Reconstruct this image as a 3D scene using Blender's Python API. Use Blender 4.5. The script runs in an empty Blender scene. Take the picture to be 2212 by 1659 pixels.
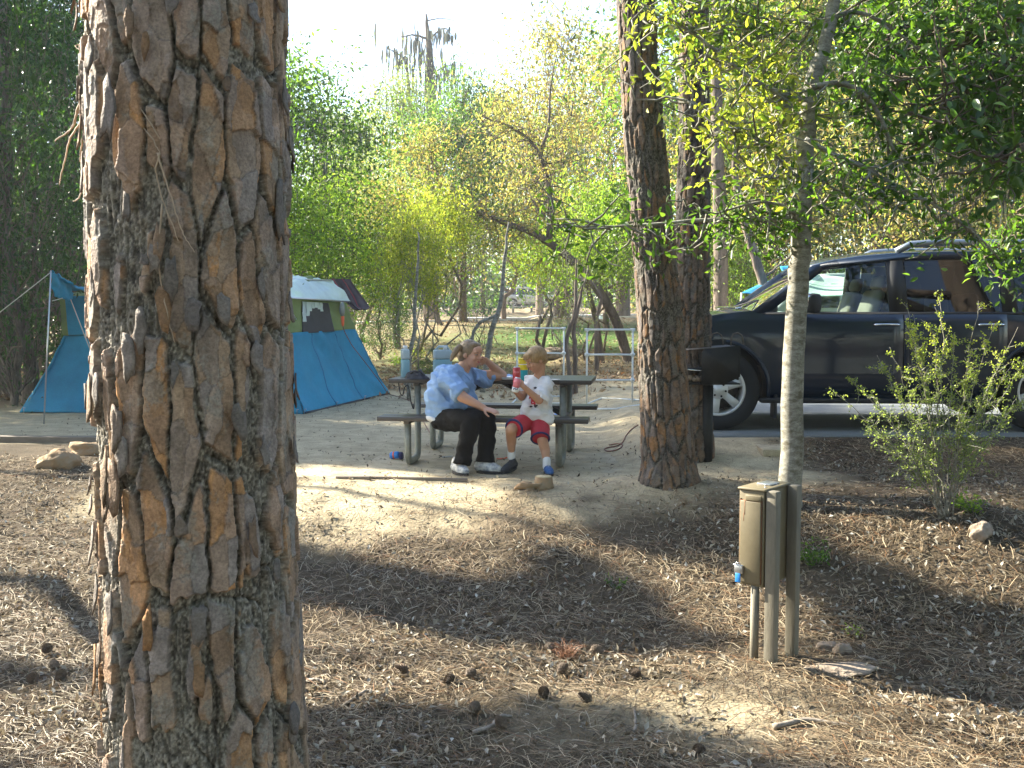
import bpy, bmesh, math, random
import numpy as np
from mathutils import Vector, Matrix, Quaternion
from mathutils.bvhtree import BVHTree

RS = np.random.RandomState(7)
random.seed(7)
SC = bpy.context.scene
COL = SC.collection

# ------------------------------------------------------------------ camera
F, HORIZ, CAMZ = 2200.0, 680.0, 1.30
PITCH = math.atan((829.5 - HORIZ) / F)
cam_d = bpy.data.cameras.new('camera')
cam_d.sensor_width = 36.0
cam_d.lens = 36.0 * F / 2212.0
cam_d.clip_start = 0.05
cam_d.clip_end = 2000
cam = bpy.data.objects.new('camera', cam_d)
COL.objects.link(cam)
cam.location = (0, 0, CAMZ)
cam.rotation_euler = (math.pi / 2 - PITCH, 0, 0)
SC.camera = cam

def at(qx, qy, Y):
    """world point seen at (qx, qy) of the 2212 x 1659 view, at distance Y north of the camera"""
    a, b = (qx - 1106.0) / F, (829.5 - qy) / F
    cp, sp = math.cos(PITCH), math.sin(PITCH)
    d = (a, cp + b * sp, -sp + b * cp)
    t = Y / d[1]
    return Vector((d[0] * t, Y, CAMZ + d[2] * t))

# ------------------------------------------------------------------ light
SUN_AZ = math.atan2(-0.89, 0.456)          # clockwise from +Y
SUN_EL = math.radians(31)
SUN = Vector((math.sin(SUN_AZ) * math.cos(SUN_EL), math.cos(SUN_AZ) * math.cos(SUN_EL), math.sin(SUN_EL)))
W = bpy.data.worlds.new('World'); SC.world = W; W.use_nodes = True
wn = W.node_tree.nodes; wn.clear()
sky = wn.new('ShaderNodeTexSky'); sky.sky_type = 'NISHITA'; sky.sun_disc = False
sky.sun_elevation = SUN_EL; sky.sun_rotation = SUN_AZ % (2 * math.pi)
sky.air_density = 1.0; sky.dust_density = 1.2; sky.ozone_density = 1.0
bg = wn.new('ShaderNodeBackground'); bg.inputs[1].default_value = 0.092
wo = wn.new('ShaderNodeOutputWorld')
W.node_tree.links.new(sky.outputs[0], bg.inputs[0]); W.node_tree.links.new(bg.outputs[0], wo.inputs[0])
sl = bpy.data.lights.new('sun', 'SUN'); sl.energy = 5.0; sl.angle = math.radians(0.55); sl.color = (1.0, 0.94, 0.78)
so = bpy.data.objects.new('sun', sl); COL.objects.link(so)
so.rotation_euler = (-SUN).to_track_quat('-Z', 'Y').to_euler()
so.location = (-10, 10, 20)
SC.view_settings.view_transform = 'Standard'; SC.view_settings.look = 'None'
SC.view_settings.exposure = 2.4; SC.view_settings.gamma = 1.0
SC.view_settings.use_curve_mapping = False
SC.cycles.max_bounces = 6; SC.cycles.diffuse_bounces = 3; SC.cycles.glossy_bounces = 3
SC.cycles.transmission_bounces = 5; SC.cycles.transparent_max_bounces = 8
SC.cycles.use_denoising = True

# ------------------------------------------------------------------ materials
def mat(name, base=(0.5, 0.5, 0.5), rough=0.7, attr=False, noise=None, bump=None, trans=0.0, metal=0.0,
        coat=0.0, spec=0.5, col2=None, alpha=None, gloss_t=None, stretch=(1, 1, 1), noise2=None):
    m = bpy.data.materials.new(name); m.use_nodes = True
    nt = m.node_tree; N = nt.nodes; L = nt.links
    p = N['Principled BSDF']; out = N['Material Output']
    p.inputs['Base Color'].default_value = (*base, 1); p.inputs['Roughness'].default_value = rough
    p.inputs['Metallic'].default_value = metal; p.inputs['Specular IOR Level'].default_value = spec
    if coat: p.inputs['Coat Weight'].default_value = coat; p.inputs['Coat Roughness'].default_value = 0.04
    tc = N.new('ShaderNodeTexCoord'); mp = N.new('ShaderNodeMapping'); mp.inputs['Scale'].default_value = stretch
    L.new(tc.outputs['Object'], mp.inputs[0])
    csock = None
    if attr:
        a = N.new('ShaderNodeAttribute'); a.attribute_name = 'Col'; csock = a.outputs['Color']
    for nz, c2 in ((noise, col2), (noise2, None)):
        if not nz: continue
        t = N.new('ShaderNodeTexNoise'); t.inputs['Scale'].default_value = nz[0]; t.inputs['Detail'].default_value = 6
        t.inputs['Roughness'].default_value = 0.65
        L.new(mp.outputs[0], t.inputs['Vector'])
        mx = N.new('ShaderNodeMix'); mx.data_type = 'RGBA'
        if c2 is not None:
            r = N.new('ShaderNodeValToRGB'); r.color_ramp.elements[0].position = 0.5 - nz[1] / 2; r.color_ramp.elements[1].position = 0.5 + nz[1] / 2
            L.new(t.outputs['Fac'], r.inputs[0]); L.new(r.outputs[0], mx.inputs[0])
            if csock: L.new(csock, mx.inputs[6])
            else: mx.inputs[6].default_value = (*base, 1)
            mx.inputs[7].default_value = (*c2, 1)
        else:
            mx.blend_type = 'MULTIPLY'; mx.inputs[0].default_value = 1.0
            r = N.new('ShaderNodeMapRange'); r.inputs[1].default_value = 0.3; r.inputs[2].default_value = 0.7
            r.inputs[3].default_value = 1 - nz[1]; r.inputs[4].default_value = 1 + nz[1]
            L.new(t.outputs['Fac'], r.inputs[0])
            if csock: L.new(csock, mx.inputs[6])
            else: mx.inputs[6].default_value = (*base, 1)
            L.new(r.outputs[0], mx.inputs[7])
        csock = mx.outputs[2]
    if csock: L.new(csock, p.inputs['Base Color'])
    if bump:
        t = N.new('ShaderNodeTexNoise'); t.inputs['Scale'].default_value = bump[0]; t.inputs['Detail'].default_value = 5
        L.new(mp.outputs[0], t.inputs['Vector'])
        b = N.new('ShaderNodeBump'); b.inputs['Strength'].default_value = bump[1]; b.inputs['Distance'].default_value = bump[2] if len(bump) > 2 else 0.01
        L.new(t.outputs['Fac'], b.inputs['Height']); L.new(b.outputs[0], p.inputs['Normal'])
    if trans:
        tr = N.new('ShaderNodeBsdfTranslucent'); ms = N.new('ShaderNodeMixShader'); ms.inputs[0].default_value = trans
        if csock:
            tint = N.new('ShaderNodeMix'); tint.data_type = 'RGBA'; tint.blend_type = 'MULTIPLY'; tint.inputs[0].default_value = 1
            L.new(csock, tint.inputs[6]); tint.inputs[7].default_value = (*(gloss_t or (1.6, 1.9, 0.7)), 1)
            L.new(tint.outputs[2], tr.inputs[0])
        else: tr.inputs[0].default_value = (*base, 1)
        L.new(p.outputs[0], ms.inputs[1]); L.new(tr.outputs[0], ms.inputs[2]); L.new(ms.outputs[0], out.inputs[0])
    return m

def glass_mat(name, tint, mixf):
    """thin tinted pane: mostly see-through with a mirror reflection"""
    m = bpy.data.materials.new(name); m.use_nodes = True; N = m.node_tree.nodes; L = m.node_tree.links
    N.remove(N['Principled BSDF']); out = N['Material Output']
    t = N.new('ShaderNodeBsdfTransparent'); t.inputs[0].default_value = (*tint, 1)
    g = N.new('ShaderNodeBsdfGlossy'); g.inputs['Roughness'].default_value = 0.02; g.inputs[0].default_value = (1, 1, 1, 1)
    fr = N.new('ShaderNodeLayerWeight'); fr.inputs[0].default_value = 0.5
    pw = N.new('ShaderNodeMath'); pw.operation = 'POWER'; pw.inputs[1].default_value = 4.0; L.new(fr.outputs['Facing'], pw.inputs[0])
    ad = N.new('ShaderNodeMath'); ad.operation = 'ADD'; ad.inputs[1].default_value = 0.05 + mixf
    ms = N.new('ShaderNodeMixShader'); L.new(pw.outputs[0], ad.inputs[0]); L.new(ad.outputs[0], ms.inputs[0])
    L.new(t.outputs[0], ms.inputs[1]); L.new(g.outputs[0], ms.inputs[2]); L.new(ms.outputs[0], out.inputs[0])
    return m

M = {}
M['bark'] = mat('pine_bark', attr=True, rough=0.75, noise=(130, 0.35), bump=(220, 0.7, 0.004), noise2=(25, 0.22), spec=0.25)
M['bark_far'] = mat('tree_bark', (0.16, 0.125, 0.10), 0.9, noise=(9, 0.45), bump=(14, 0.8, 0.03), stretch=(1, 1, 0.25), noise2=(60, 0.3), spec=0.2)
M['bark_pale'] = mat('smooth_bark', (0.30, 0.29, 0.25), 0.75, noise=(13, 0.3), col2=(0.11, 0.095, 0.065), noise2=(70, 0.35), bump=(60, 0.5, 0.006), stretch=(1, 1, 2.2), spec=0.3)
M['leaf'] = mat('leaf', attr=True, rough=0.42, trans=0.56, spec=0.4, gloss_t=(1.9, 2.05, 0.85))
M['leaf_dark'] = mat('leaf_dark', attr=True, rough=0.35, trans=0.42, spec=0.5)
M['moss'] = mat('spanish_moss', attr=True, rough=0.95, trans=0.3, gloss_t=(1, 1, 0.9), spec=0.1)
M['needle'] = mat('fallen_needles', attr=True, rough=0.5, trans=0.15, gloss_t=(1.1, 1, 0.9), spec=0.35)
M['sheet'] = mat('leaf_litter', attr=True, rough=0.7, trans=0.15, gloss_t=(1.1, 1, 0.8), spec=0.3)
M['ground'] = mat('forest_floor', attr=True, rough=0.95, noise=(5, 0.25), bump=(45, 0.6, 0.02), noise2=(90, 0.3), spec=0.1)
M['asphalt'] = mat('asphalt', (0.16, 0.17, 0.175), 0.9, noise=(3, 0.15), noise2=(180, 0.3), bump=(250, 0.5, 0.003))
M['concrete'] = mat('concrete', (0.42, 0.39, 0.33), 0.9, noise=(4, 0.2), noise2=(120, 0.15), bump=(80, 0.3, 0.004))
M['pale_road'] = mat('pale_road', (0.50, 0.48, 0.43), 0.9, noise=(2, 0.15))
M['sandy'] = mat('sandy_slab', (0.43, 0.36, 0.245), 0.95, noise=(6, 0.25), noise2=(120, 0.25), bump=(90, 0.4, 0.006))
M['timber'] = mat('weathered_timber', (0.17, 0.14, 0.11), 0.9, noise=(8, 0.3), bump=(30, 0.6, 0.01), stretch=(0.3, 1, 1))
M['plank'] = mat('plank', (0.055, 0.047, 0.046), 0.36, noise=(12, 0.3), bump=(60, 0.4, 0.003), stretch=(0.08, 1, 1), spec=0.6)
M['galv'] = mat('galvanised_steel', (0.24, 0.25, 0.22), 0.55, noise=(20, 0.2), metal=0.45)
M['black_steel'] = mat('black_steel', (0.014, 0.014, 0.013), 0.6, noise=(10, 0.4), bump=(50, 0.3, 0.004), spec=0.35)
M['rust_steel'] = mat('worn_steel', (0.10, 0.085, 0.075), 0.55, noise=(30, 0.4), metal=0.5)
M['blue_canvas'] = mat('blue_canvas', (0.03, 0.27, 0.46), 0.85, noise=(1.5, 0.2), bump=(14, 0.35, 0.02), trans=0.18, noise2=(60, 0.08))
M['seam'] = mat('canvas_seam', (0.02, 0.17, 0.30), 0.9)
M['green_canvas'] = mat('green_canvas', (0.20, 0.26, 0.10), 0.9, noise=(2, 0.12), bump=(14, 0.3, 0.02), trans=0.15)
M['navy_mesh'] = mat('window_mesh', (0.02, 0.025, 0.04), 0.6, noise=(4, 0.3))
M['fly'] = mat('white_fly', (0.62, 0.70, 0.74), 0.6, noise=(3, 0.1), bump=(9, 0.3, 0.02), trans=0.2)
M['fly_blue'] = mat('blue_tarp', (0.05, 0.32, 0.66), 0.5, noise=(3, 0.1), trans=0.3)
M['blanket'] = mat('striped_blanket', (0.075, 0.055, 0.055), 0.95, noise=(3, 0.3), bump=(120, 0.4, 0.004))
M['stripe'] = mat('blanket_stripe', (0.26, 0.05, 0.05), 0.95)
M['rope'] = mat('rope', (0.55, 0.53, 0.42), 0.8)
M['cord'] = mat('brown_cord', (0.20, 0.08, 0.05), 0.6)
M['orange'] = mat('orange_plastic', (0.75, 0.12, 0.03), 0.4)
M['pvc'] = mat('white_pvc', (0.66, 0.68, 0.66), 0.4, noise=(5, 0.06))
M['paint'] = mat('dark_blue_paint', (0.003, 0.011, 0.028), 0.4, coat=0.75, metal=0.0, spec=0.2)
M['silver'] = mat('silver_paint', (0.42, 0.40, 0.36), 0.3, coat=0.8, metal=0.3)
M['trim'] = mat('black_trim', (0.012, 0.012, 0.014), 0.6)
M['rubber'] = mat('rubber', (0.016, 0.016, 0.017), 0.85, bump=(60, 0.3, 0.003))
M['alloy'] = mat('alloy', (0.62, 0.62, 0.60), 0.4, metal=0.2)
M['chrome'] = mat('chrome', (0.7, 0.72, 0.75), 0.12, metal=1.0)
M['rail'] = mat('roof_rail', (0.30, 0.34, 0.38), 0.35, metal=0.7)
M['glass'] = glass_mat('clear_pane', (0.72, 0.82, 0.76), 0.0)
M['shield'] = glass_mat('windshield_pane', (0.6, 0.7, 0.68), 0.38)
M['tint'] = glass_mat('tinted_pane', (0.05, 0.06, 0.06), 0.0)
M['lamp_glass'] = mat('lamp_glass', (0.5, 0.52, 0.55), 0.1, coat=1)
M['red_lamp'] = mat('red_lamp', (0.3, 0.01, 0.01), 0.15, coat=1)
M['seat'] = mat('beige_seat', (0.34, 0.31, 0.26), 0.7)
M['tan_box'] = mat('tan_painted_metal', (0.155, 0.125, 0.072), 0.55, noise=(4, 0.12), bump=(60, 0.12, 0.002), noise2=(35, 0.08))
M['rusty'] = mat('rust', (0.17, 0.07, 0.03), 0.9, noise=(40, 0.4))
M['greyed_post'] = mat('painted_post', (0.165, 0.145, 0.108), 0.75, noise=(10, 0.2), bump=(60, 0.3, 0.004), stretch=(1, 1, 0.2), noise2=(60, 0.15))
M['steel'] = mat('steel', (0.55, 0.56, 0.58), 0.3, metal=0.9)
M['blue_plastic'] = mat('blue_plastic', (0.03, 0.22, 0.62), 0.4)
M['skin'] = mat('skin', (0.52, 0.29, 0.20), 0.5, noise=(12, 0.08), spec=0.35)
M['skin_boy'] = mat('skin_tanned', (0.46, 0.25, 0.155), 0.5, noise=(12, 0.08), spec=0.35)
M['lips'] = mat('lips', (0.42, 0.13, 0.11), 0.45)
M['hair'] = mat('ash_blond_hair', (0.20, 0.135, 0.075), 0.45, noise=(60, 0.35), bump=(160, 0.6, 0.004), stretch=(1, 1, 0.25))
M['hair_boy'] = mat('blond_hair', (0.30, 0.19, 0.085), 0.5, noise=(70, 0.35), bump=(160, 0.6, 0.004), stretch=(1, 1, 0.3))
M['blue_shirt'] = mat('pale_blue_cotton', (0.23, 0.37, 0.62), 0.8, noise=(9, 0.08), bump=(24, 0.5, 0.012))
M['white_cloth'] = mat('white_cotton', (0.68, 0.68, 0.69), 0.85, noise=(8, 0.06), bump=(22, 0.5, 0.012))
M['black_cloth'] = mat('black_trousers', (0.004, 0.004, 0.005), 0.8, spec=0.15, bump=(14, 0.6, 0.02))
M['red_cloth'] = mat('red_shorts', (0.42, 0.018, 0.035), 0.7, bump=(20, 0.4, 0.01))
M['navy_cloth'] = mat('navy_trim', (0.012, 0.014, 0.09), 0.7)
M['dark_print'] = mat('dark_print', (0.03, 0.03, 0.04), 0.7)
M['red_print'] = mat('red_print', (0.45, 0.03, 0.04), 0.7, noise=(30, 0.3))
M['shoe_white'] = mat('white_shoe', (0.60, 0.60, 0.57), 0.6, noise=(30, 0.25), col2=(0.22, 0.23, 0.27), bump=(60, 0.3, 0.004))
M['shoe_dark'] = mat('dark_shoe', (0.025, 0.027, 0.035), 0.5, noise=(30, 0.3))
M['shoe_blue'] = mat('blue_shoe', (0.03, 0.10, 0.28), 0.5, noise=(30, 0.3))
M['eye'] = mat('eye', (0.03, 0.025, 0.02), 0.15)
M['eye_white'] = mat('eye_white', (0.34, 0.27, 0.23), 0.3)
M['jug'] = mat('translucent_jug', (0.50, 0.60, 0.64), 0.35, trans=0.3)
M['jug_water'] = mat('jug_water', (0.30, 0.52, 0.60), 0.3, trans=0.3)
M['yellow'] = mat('yellow_card', (0.72, 0.55, 0.02), 0.4)
M['teal'] = mat('teal_card', (0.01, 0.30, 0.34), 0.4)
M['pink'] = mat('pink_can', (0.70, 0.20, 0.26), 0.3, coat=0.5)
M['red_can'] = mat('red_can', (0.42, 0.02, 0.03), 0.3, coat=0.5)
M['white'] = mat('white_print', (0.75, 0.75, 0.75), 0.4)
M['dark_bag'] = mat('dark_bag', (0.025, 0.025, 0.035), 0.6, noise=(15, 0.4), bump=(30, 0.5, 0.01))
M['stone'] = mat('stone', (0.26, 0.20, 0.15), 0.9, noise=(9, 0.35), bump=(25, 0.8, 0.02))
M['orange_wood'] = mat('split_wood', (0.30, 0.17, 0.075), 0.9, noise=(12, 0.4), col2=(0.26, 0.21, 0.14), bump=(30, 0.8, 0.01))
M['cut_wood'] = mat('cut_wood', (0.5, 0.40, 0.24), 0.8, noise=(30, 0.2))
M['cone'] = mat('cone_scales', (0.15, 0.11, 0.08), 0.8, noise=(60, 0.4))
M['stick'] = mat('stick_bark', (0.24, 0.20, 0.16), 0.85, noise=(40, 0.35), bump=(60, 0.5, 0.004))
M['van'] = mat('white_van', (0.62, 0.64, 0.66), 0.35, coat=0.4)
M['window_dark'] = mat('dark_window', (0.02, 0.03, 0.035), 0.08, coat=1)
M['tendril'] = mat('dry_tendril', (0.40, 0.30, 0.21), 0.7, noise=(30, 0.2))
M['brown_wall'] = mat('brown_boards', (0.26, 0.16, 0.09), 0.85, noise=(5, 0.2))

# ------------------------------------------------------------------ mesh helpers
class G:
    def __init__(s): s.V = []; s.F = []; s.C = []; s.M = []; s.n = 0
    def add(s, v, f, col=None, mi=0):
        v = np.asarray(v, dtype=np.float64).reshape(-1, 3)
        s.V.append(v)
        if isinstance(f, np.ndarray): s.F.append(f + s.n); s.M.append(np.full(len(f), mi))
        else:
            byk = {}
            for q in f: byk.setdefault(len(q), []).append(q)
            for k, l in byk.items():
                a = np.array(l, dtype=np.int64) + s.n; s.F.append(a); s.M.append(np.full(len(a), mi))
        c = np.ones((len(v), 3)) if col is None else np.broadcast_to(np.asarray(col, float), (len(v), 3))
        s.C.append(c); s.n += len(v)
        return s
    def box(s, c, size, R=None, col=None, mi=0):
        h = np.array(size) / 2.0
        v = np.array([[x, y, z] for z in (-1, 1) for y in (-1, 1) for x in (-1, 1)]) * h
        if R is not None: v = v @ np.array(R.to_3x3()).T
        v = v + np.array(c)
        return s.add(v, [(0, 2, 3, 1), (4, 5, 7, 6), (0, 1, 5, 4), (2, 6, 7, 3), (0, 4, 6, 2), (1, 3, 7, 5)], col, mi)
    def tube(s, pts, rad, n=8, cap=True, col=None, mi=0, flat=None):
        P = np.array([list(p) for p in pts], float); k = len(P)
        r = np.broadcast_to(np.asarray(rad, float), (k,))
        T = np.gradient(P, axis=0); T /= (np.linalg.norm(T, axis=1)[:, None] + 1e-9)
        ref = np.array([0, 0, 1.0]) if abs(T[0][2]) < 0.9 else np.array([1.0, 0, 0])
        U = np.zeros_like(P); u = ref - T[0] * ref.dot(T[0]); u /= np.linalg.norm(u)
        for i in range(k):
            u = u - T[i] * u.dot(T[i]); u /= np.linalg.norm(u) + 1e-9; U[i] = u
        Wv = np.cross(T, U)
        a = np.arange(n) / n * 2 * math.pi
        V = P[:, None, :] + r[:, None, None] * (np.cos(a)[None, :, None] * U[:, None, :] + np.sin(a)[None, :, None] * Wv[:, None, :])
        i, j = np.meshgrid(np.arange(k - 1), np.arange(n), indexing='ij')
        j2 = (j + 1) % n
        Fq = np.stack([i * n + j, i * n + j2, (i + 1) * n + j2, (i + 1) * n + j], -1).reshape(-1, 4)
        s.add(V.reshape(-1, 3), Fq, col, mi)
        if cap:
            base = s.n - k * n
            s.F.append(np.array([[base + q for q in range(n)][::-1]])); s.M.append(np.array([mi]))
            s.F.append(np.array([[base + (k - 1) * n + q for q in range(n)]])); s.M.append(np.array([mi]))
        return s
    def lathe(s, c, prof, n=16, col=None, mi=0, R=None):
        a = np.arange(n) / n * 2 * math.pi
        V = np.array([[r * math.cos(t), r * math.sin(t), z] for r, z in prof for t in a])
        if R is not None: V = V @ np.array(R.to_3x3()).T
        V = V + np.array(list(c)); k = len(prof)
        i, j = np.meshgrid(np.arange(k - 1), np.arange(n), indexing='ij'); j2 = (j + 1) % n
        Fq = np.stack([i * n + j, i * n + j2, (i + 1) * n + j2, (i + 1) * n + j], -1).reshape(-1, 4)
        s.add(V, Fq, col, mi); base = s.n - k * n
        s.F.append(np.array([[base + q for q in range(n)][::-1]])); s.M.append(np.array([mi]))
        s.F.append(np.array([[base + (k - 1) * n + q for q in range(n)]])); s.M.append(np.array([mi]))
        return s
    def grid(s, P, col=None, mi=0):
        """P: (a, b, 3)"""
        a, b = P.shape[:2]
        i, j = np.meshgrid(np.arange(a - 1), np.arange(b - 1), indexing='ij')
        Fq = np.stack([i * b + j, (i + 1) * b + j, (i + 1) * b + j + 1, i * b + j + 1], -1).reshape(-1, 4)
        return s.add(P.reshape(-1, 3), Fq, None if col is None else np.asarray(col).reshape(-1, 3), mi)
    def mesh(s, name, mats, smooth=False, color=False):
        V = np.concatenate(s.V); me = bpy.data.meshes.new(name)
        me.vertices.add(len(V)); me.vertices.foreach_set('co', V.astype(np.float32).ravel())
        ks = np.concatenate([np.full(len(f), f.shape[1]) for f in s.F]); loops = np.concatenate([f.ravel() for f in s.F])
        me.loops.add(len(loops)); me.loops.foreach_set('vertex_index', loops.astype(np.int32))
        me.polygons.add(len(ks)); st = np.concatenate([[0], np.cumsum(ks)[:-1]])
        me.polygons.foreach_set('loop_start', st.astype(np.int32)); me.polygons.foreach_set('loop_total', ks.astype(np.int32))
        mi = np.concatenate(s.M)
        if mi.any(): me.polygons.foreach_set('material_index', mi.astype(np.int32))
        if smooth: me.polygons.foreach_set('use_smooth', np.ones(len(ks), dtype=bool))
        me.update(calc_edges=True)
        if color:
            at_ = me.color_attributes.new('Col', 'FLOAT_COLOR', 'POINT')
            C = np.concatenate(s.C); at_.data.foreach_set('color', np.hstack([C, np.ones((len(C), 1))]).astype(np.float32).ravel())
        for m in (mats if isinstance(mats, (list, tuple)) else [mats]): me.materials.append(m)
        return me
    def obj(s, name, mats, parent=None, smooth=False, color=False, bevel=0, loc=None, sub=0):
        o = bpy.data.objects.new(name, s.mesh(name, mats, smooth, color)); COL.objects.link(o)
        if parent is not None: o.parent = parent
        if loc is not None: o.location = loc
        if bevel:
            b = o.modifiers.new('bevel', 'BEVEL'); b.width = bevel; b.segments = 2; b.limit_method = 'ANGLE'; b.angle_limit = math.radians(40)
        if sub:
            b = o.modifiers.new('sub', 'SUBSURF'); b.levels = sub; b.render_levels = sub
        return o

def thing(name, label, cat, loc=(0, 0, 0), rz=0.0, group=None):
    o = bpy.data.objects.new(name, None); COL.objects.link(o); o.location = loc; o.rotation_euler = (0, 0, rz)
    o.empty_display_size = 0.1
    return tag(o, label, cat, group)
def tag(o, label, cat, group=None):
    o['label'] = label; o['category'] = cat
    if group: o['group'] = group
    return o
def struct(o, label=None):
    o['kind'] = 'structure'
    if label: o['label'] = label
    return o
def stuff(o, label=None, cat=None):
    o['kind'] = 'stuff'
    if label: o['label'] = label
    if cat: o['category'] = cat
    return o
def copy_tree(o, parent=None, remat=None):
    c = o.copy(); COL.objects.link(c); c.parent = parent
    if remat and c.type == 'MESH' and any(m and m.name in remat for m in c.data.materials):
        c.data = c.data.copy()
        for i, m in enumerate(c.data.materials):
            if m and m.name in remat: c.data.materials[i] = remat[m.name]
    for ch in list(o.children): copy_tree(ch, c, remat)
    return c
def smoothstep(a, b, x):
    t = np.clip((np.asarray(x, float) - a) / (b - a), 0, 1); return t * t * (3 - 2 * t)

# hash noises (numpy)
def h2(i, j, s=0):
    n = (i.astype(np.int64) * 374761393 + j.astype(np.int64) * 668265263 + s * 1442695041) & 0x7fffffff
    n = ((n ^ (n >> 13)) * 1274126177) & 0x7fffffff
    return ((n ^ (n >> 16)) & 0xffffff) / float(0xffffff)
def vnoise(x, y, s=0):
    x = np.asarray(x, float); y = np.asarray(y, float)
    i = np.floor(x); j = np.floor(y); fx = x - i; fy = y - j; fx = fx * fx * (3 - 2 * fx); fy = fy * fy * (3 - 2 * fy)
    i = i.astype(np.int64); j = j.astype(np.int64)
    return ((h2(i, j, s) * (1 - fx) + h2(i + 1, j, s) * fx) * (1 - fy) + (h2(i, j + 1, s) * (1 - fx) + h2(i + 1, j + 1, s) * fx) * fy) * 2 - 1
def fbm(x, y, s=0, o=4):
    r = 0; a = 0.5
    for k in range(o): r = r + a * vnoise(x, y, s + k * 17); x = np.asarray(x) * 2.03 + 5.1; y = np.asarray(y) * 2.03 - 3.7; a *= 0.5
    return r
def worley(x, y, s=0):
    i = np.floor(x).astype(np.int64); j = np.floor(y).astype(np.int64)
    f1 = np.full(x.shape, 9.0); f2 = np.full(x.shape, 9.0); cid = np.zeros(x.shape)
    for a in (-1, 0, 1):
        for b in (-1, 0, 1):
            ii, jj = i + a, j + b
            d = np.hypot(ii + 0.15 + 0.7 * h2(ii, jj, s) - x, jj + 0.15 + 0.7 * h2(ii, jj, s + 5) - y)
            c = h2(ii, jj, s + 9); n1 = d < f1
            f2 = np.where(n1, f1, np.minimum(f2, d)); cid = np.where(n1, c, cid); f1 = np.minimum(f1, d)
    return f1, f2, cid

# ------------------------------------------------------------------ terrain
def H(x, y):
    x = np.asarray(x, float); y = np.asarray(y, float)
    yc = 7.75 + (6.7 - 7.75) * smoothstep(1.2, 2.8, x) + (10.2 - 7.75) * smoothstep(-1.6, -3.4, x)
    yc = yc + 0.25 * vnoise(x * 0.9, y * 0 + 3.3, 3)
    yb = 5.1 + 0.25 * vnoise(x * 0.7, y * 0 + 1.3, 4)
    d = smoothstep(0, 1, (yc - y) / (yc - yb))
    z = -0.41 * d
    z = z + 0.14 * smoothstep(0.9, 1.5, x) * smoothstep(8.4, 9.5, y)
    z = z + 0.95 * smoothstep(24, 42, y) + 0.95 * smoothstep(45, 105, y)
    bump = 0.035 * fbm(x * 1.1, y * 1.1, 20, 4) + 0.018 * fbm(x * 4.5, y * 4.5, 30, 3)
    flat = smoothstep(7.9, 8.5, y) * (1 - smoothstep(15, 19, y)) * smoothstep(-7, -5.5, x)
    road = smoothstep(1.1, 1.5, x) * smoothstep(9.2, 9.6, y) * (1 - smoothstep(13.6, 14.4, y))
    z = z + bump * (1 - 0.72 * flat) * (1 - road) - 0.03 * np.exp(-((x + 0.2) ** 2 / 2.2 + (y - 9) ** 2 / 2.0)) * 1.0
    z = z + 0.16 * fbm(x * 0.12, y * 0.12, 40, 3) * smoothstep(18, 30, y)
    for (mx, my, mr, mh) in ((0.25, 7.35, 0.5, 0.05), (1.1, 4.7, 0.45, 0.05), (1.25, 7.6, 0.45, 0.06), (2.9, 6.85, 0.5, 0.06), (-0.7, 7.1, 0.7, -0.02)):
        z = z + mh * np.exp(-((x - mx) ** 2 + (y - my) ** 2) / (mr * mr))
    return z
def Hs(x, y): return float(H(np.array([x]), np.array([y]))[0])
def gnd(qx, qy):
    Y = 1.3 * F / max(qy - HORIZ, 1)
    for _ in range(12):
        p = at(qx, qy, Y); h = Hs(p.x, p.y)
        Y += (CAMZ - h) * F / max(qy - HORIZ, 1) * 0.5 - Y * 0.5
    p = at(qx, qy, Y); p.z = Hs(p.x, p.y); return p

def sandmask(x, y):
    n = fbm(x * 1.6, y * 1.6, 60, 4)
    site = smoothstep(7.4, 8.2, y + 0.5 * n) * (1 - smoothstep(17.0, 18.2, y + n)) * smoothstep(-7.6, -6.6, x) * (1 - smoothstep(2.2, 3.0, x + n * 0.6))
    site = site * (1 - smoothstep(-3.2, -3.6, x) * (1 - smoothstep(10.1, 10.4, y)))
    bank = smoothstep(6.3, 7.4, y + 1.0 * n - 0.55 * smoothstep(-0.2, 0.9, x)) * smoothstep(-2.6, -1.8, x + n) * (1 - smoothstep(1.4, 2.4, x + n)) * (y < 9) * 0.9
    near = 0.7 * np.exp(-((x - 0.75) ** 2 / 0.45 + (y - 4.25) ** 2 / 0.12))
    return np.clip(np.maximum(np.maximum(site, bank), near), 0, 1)

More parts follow.
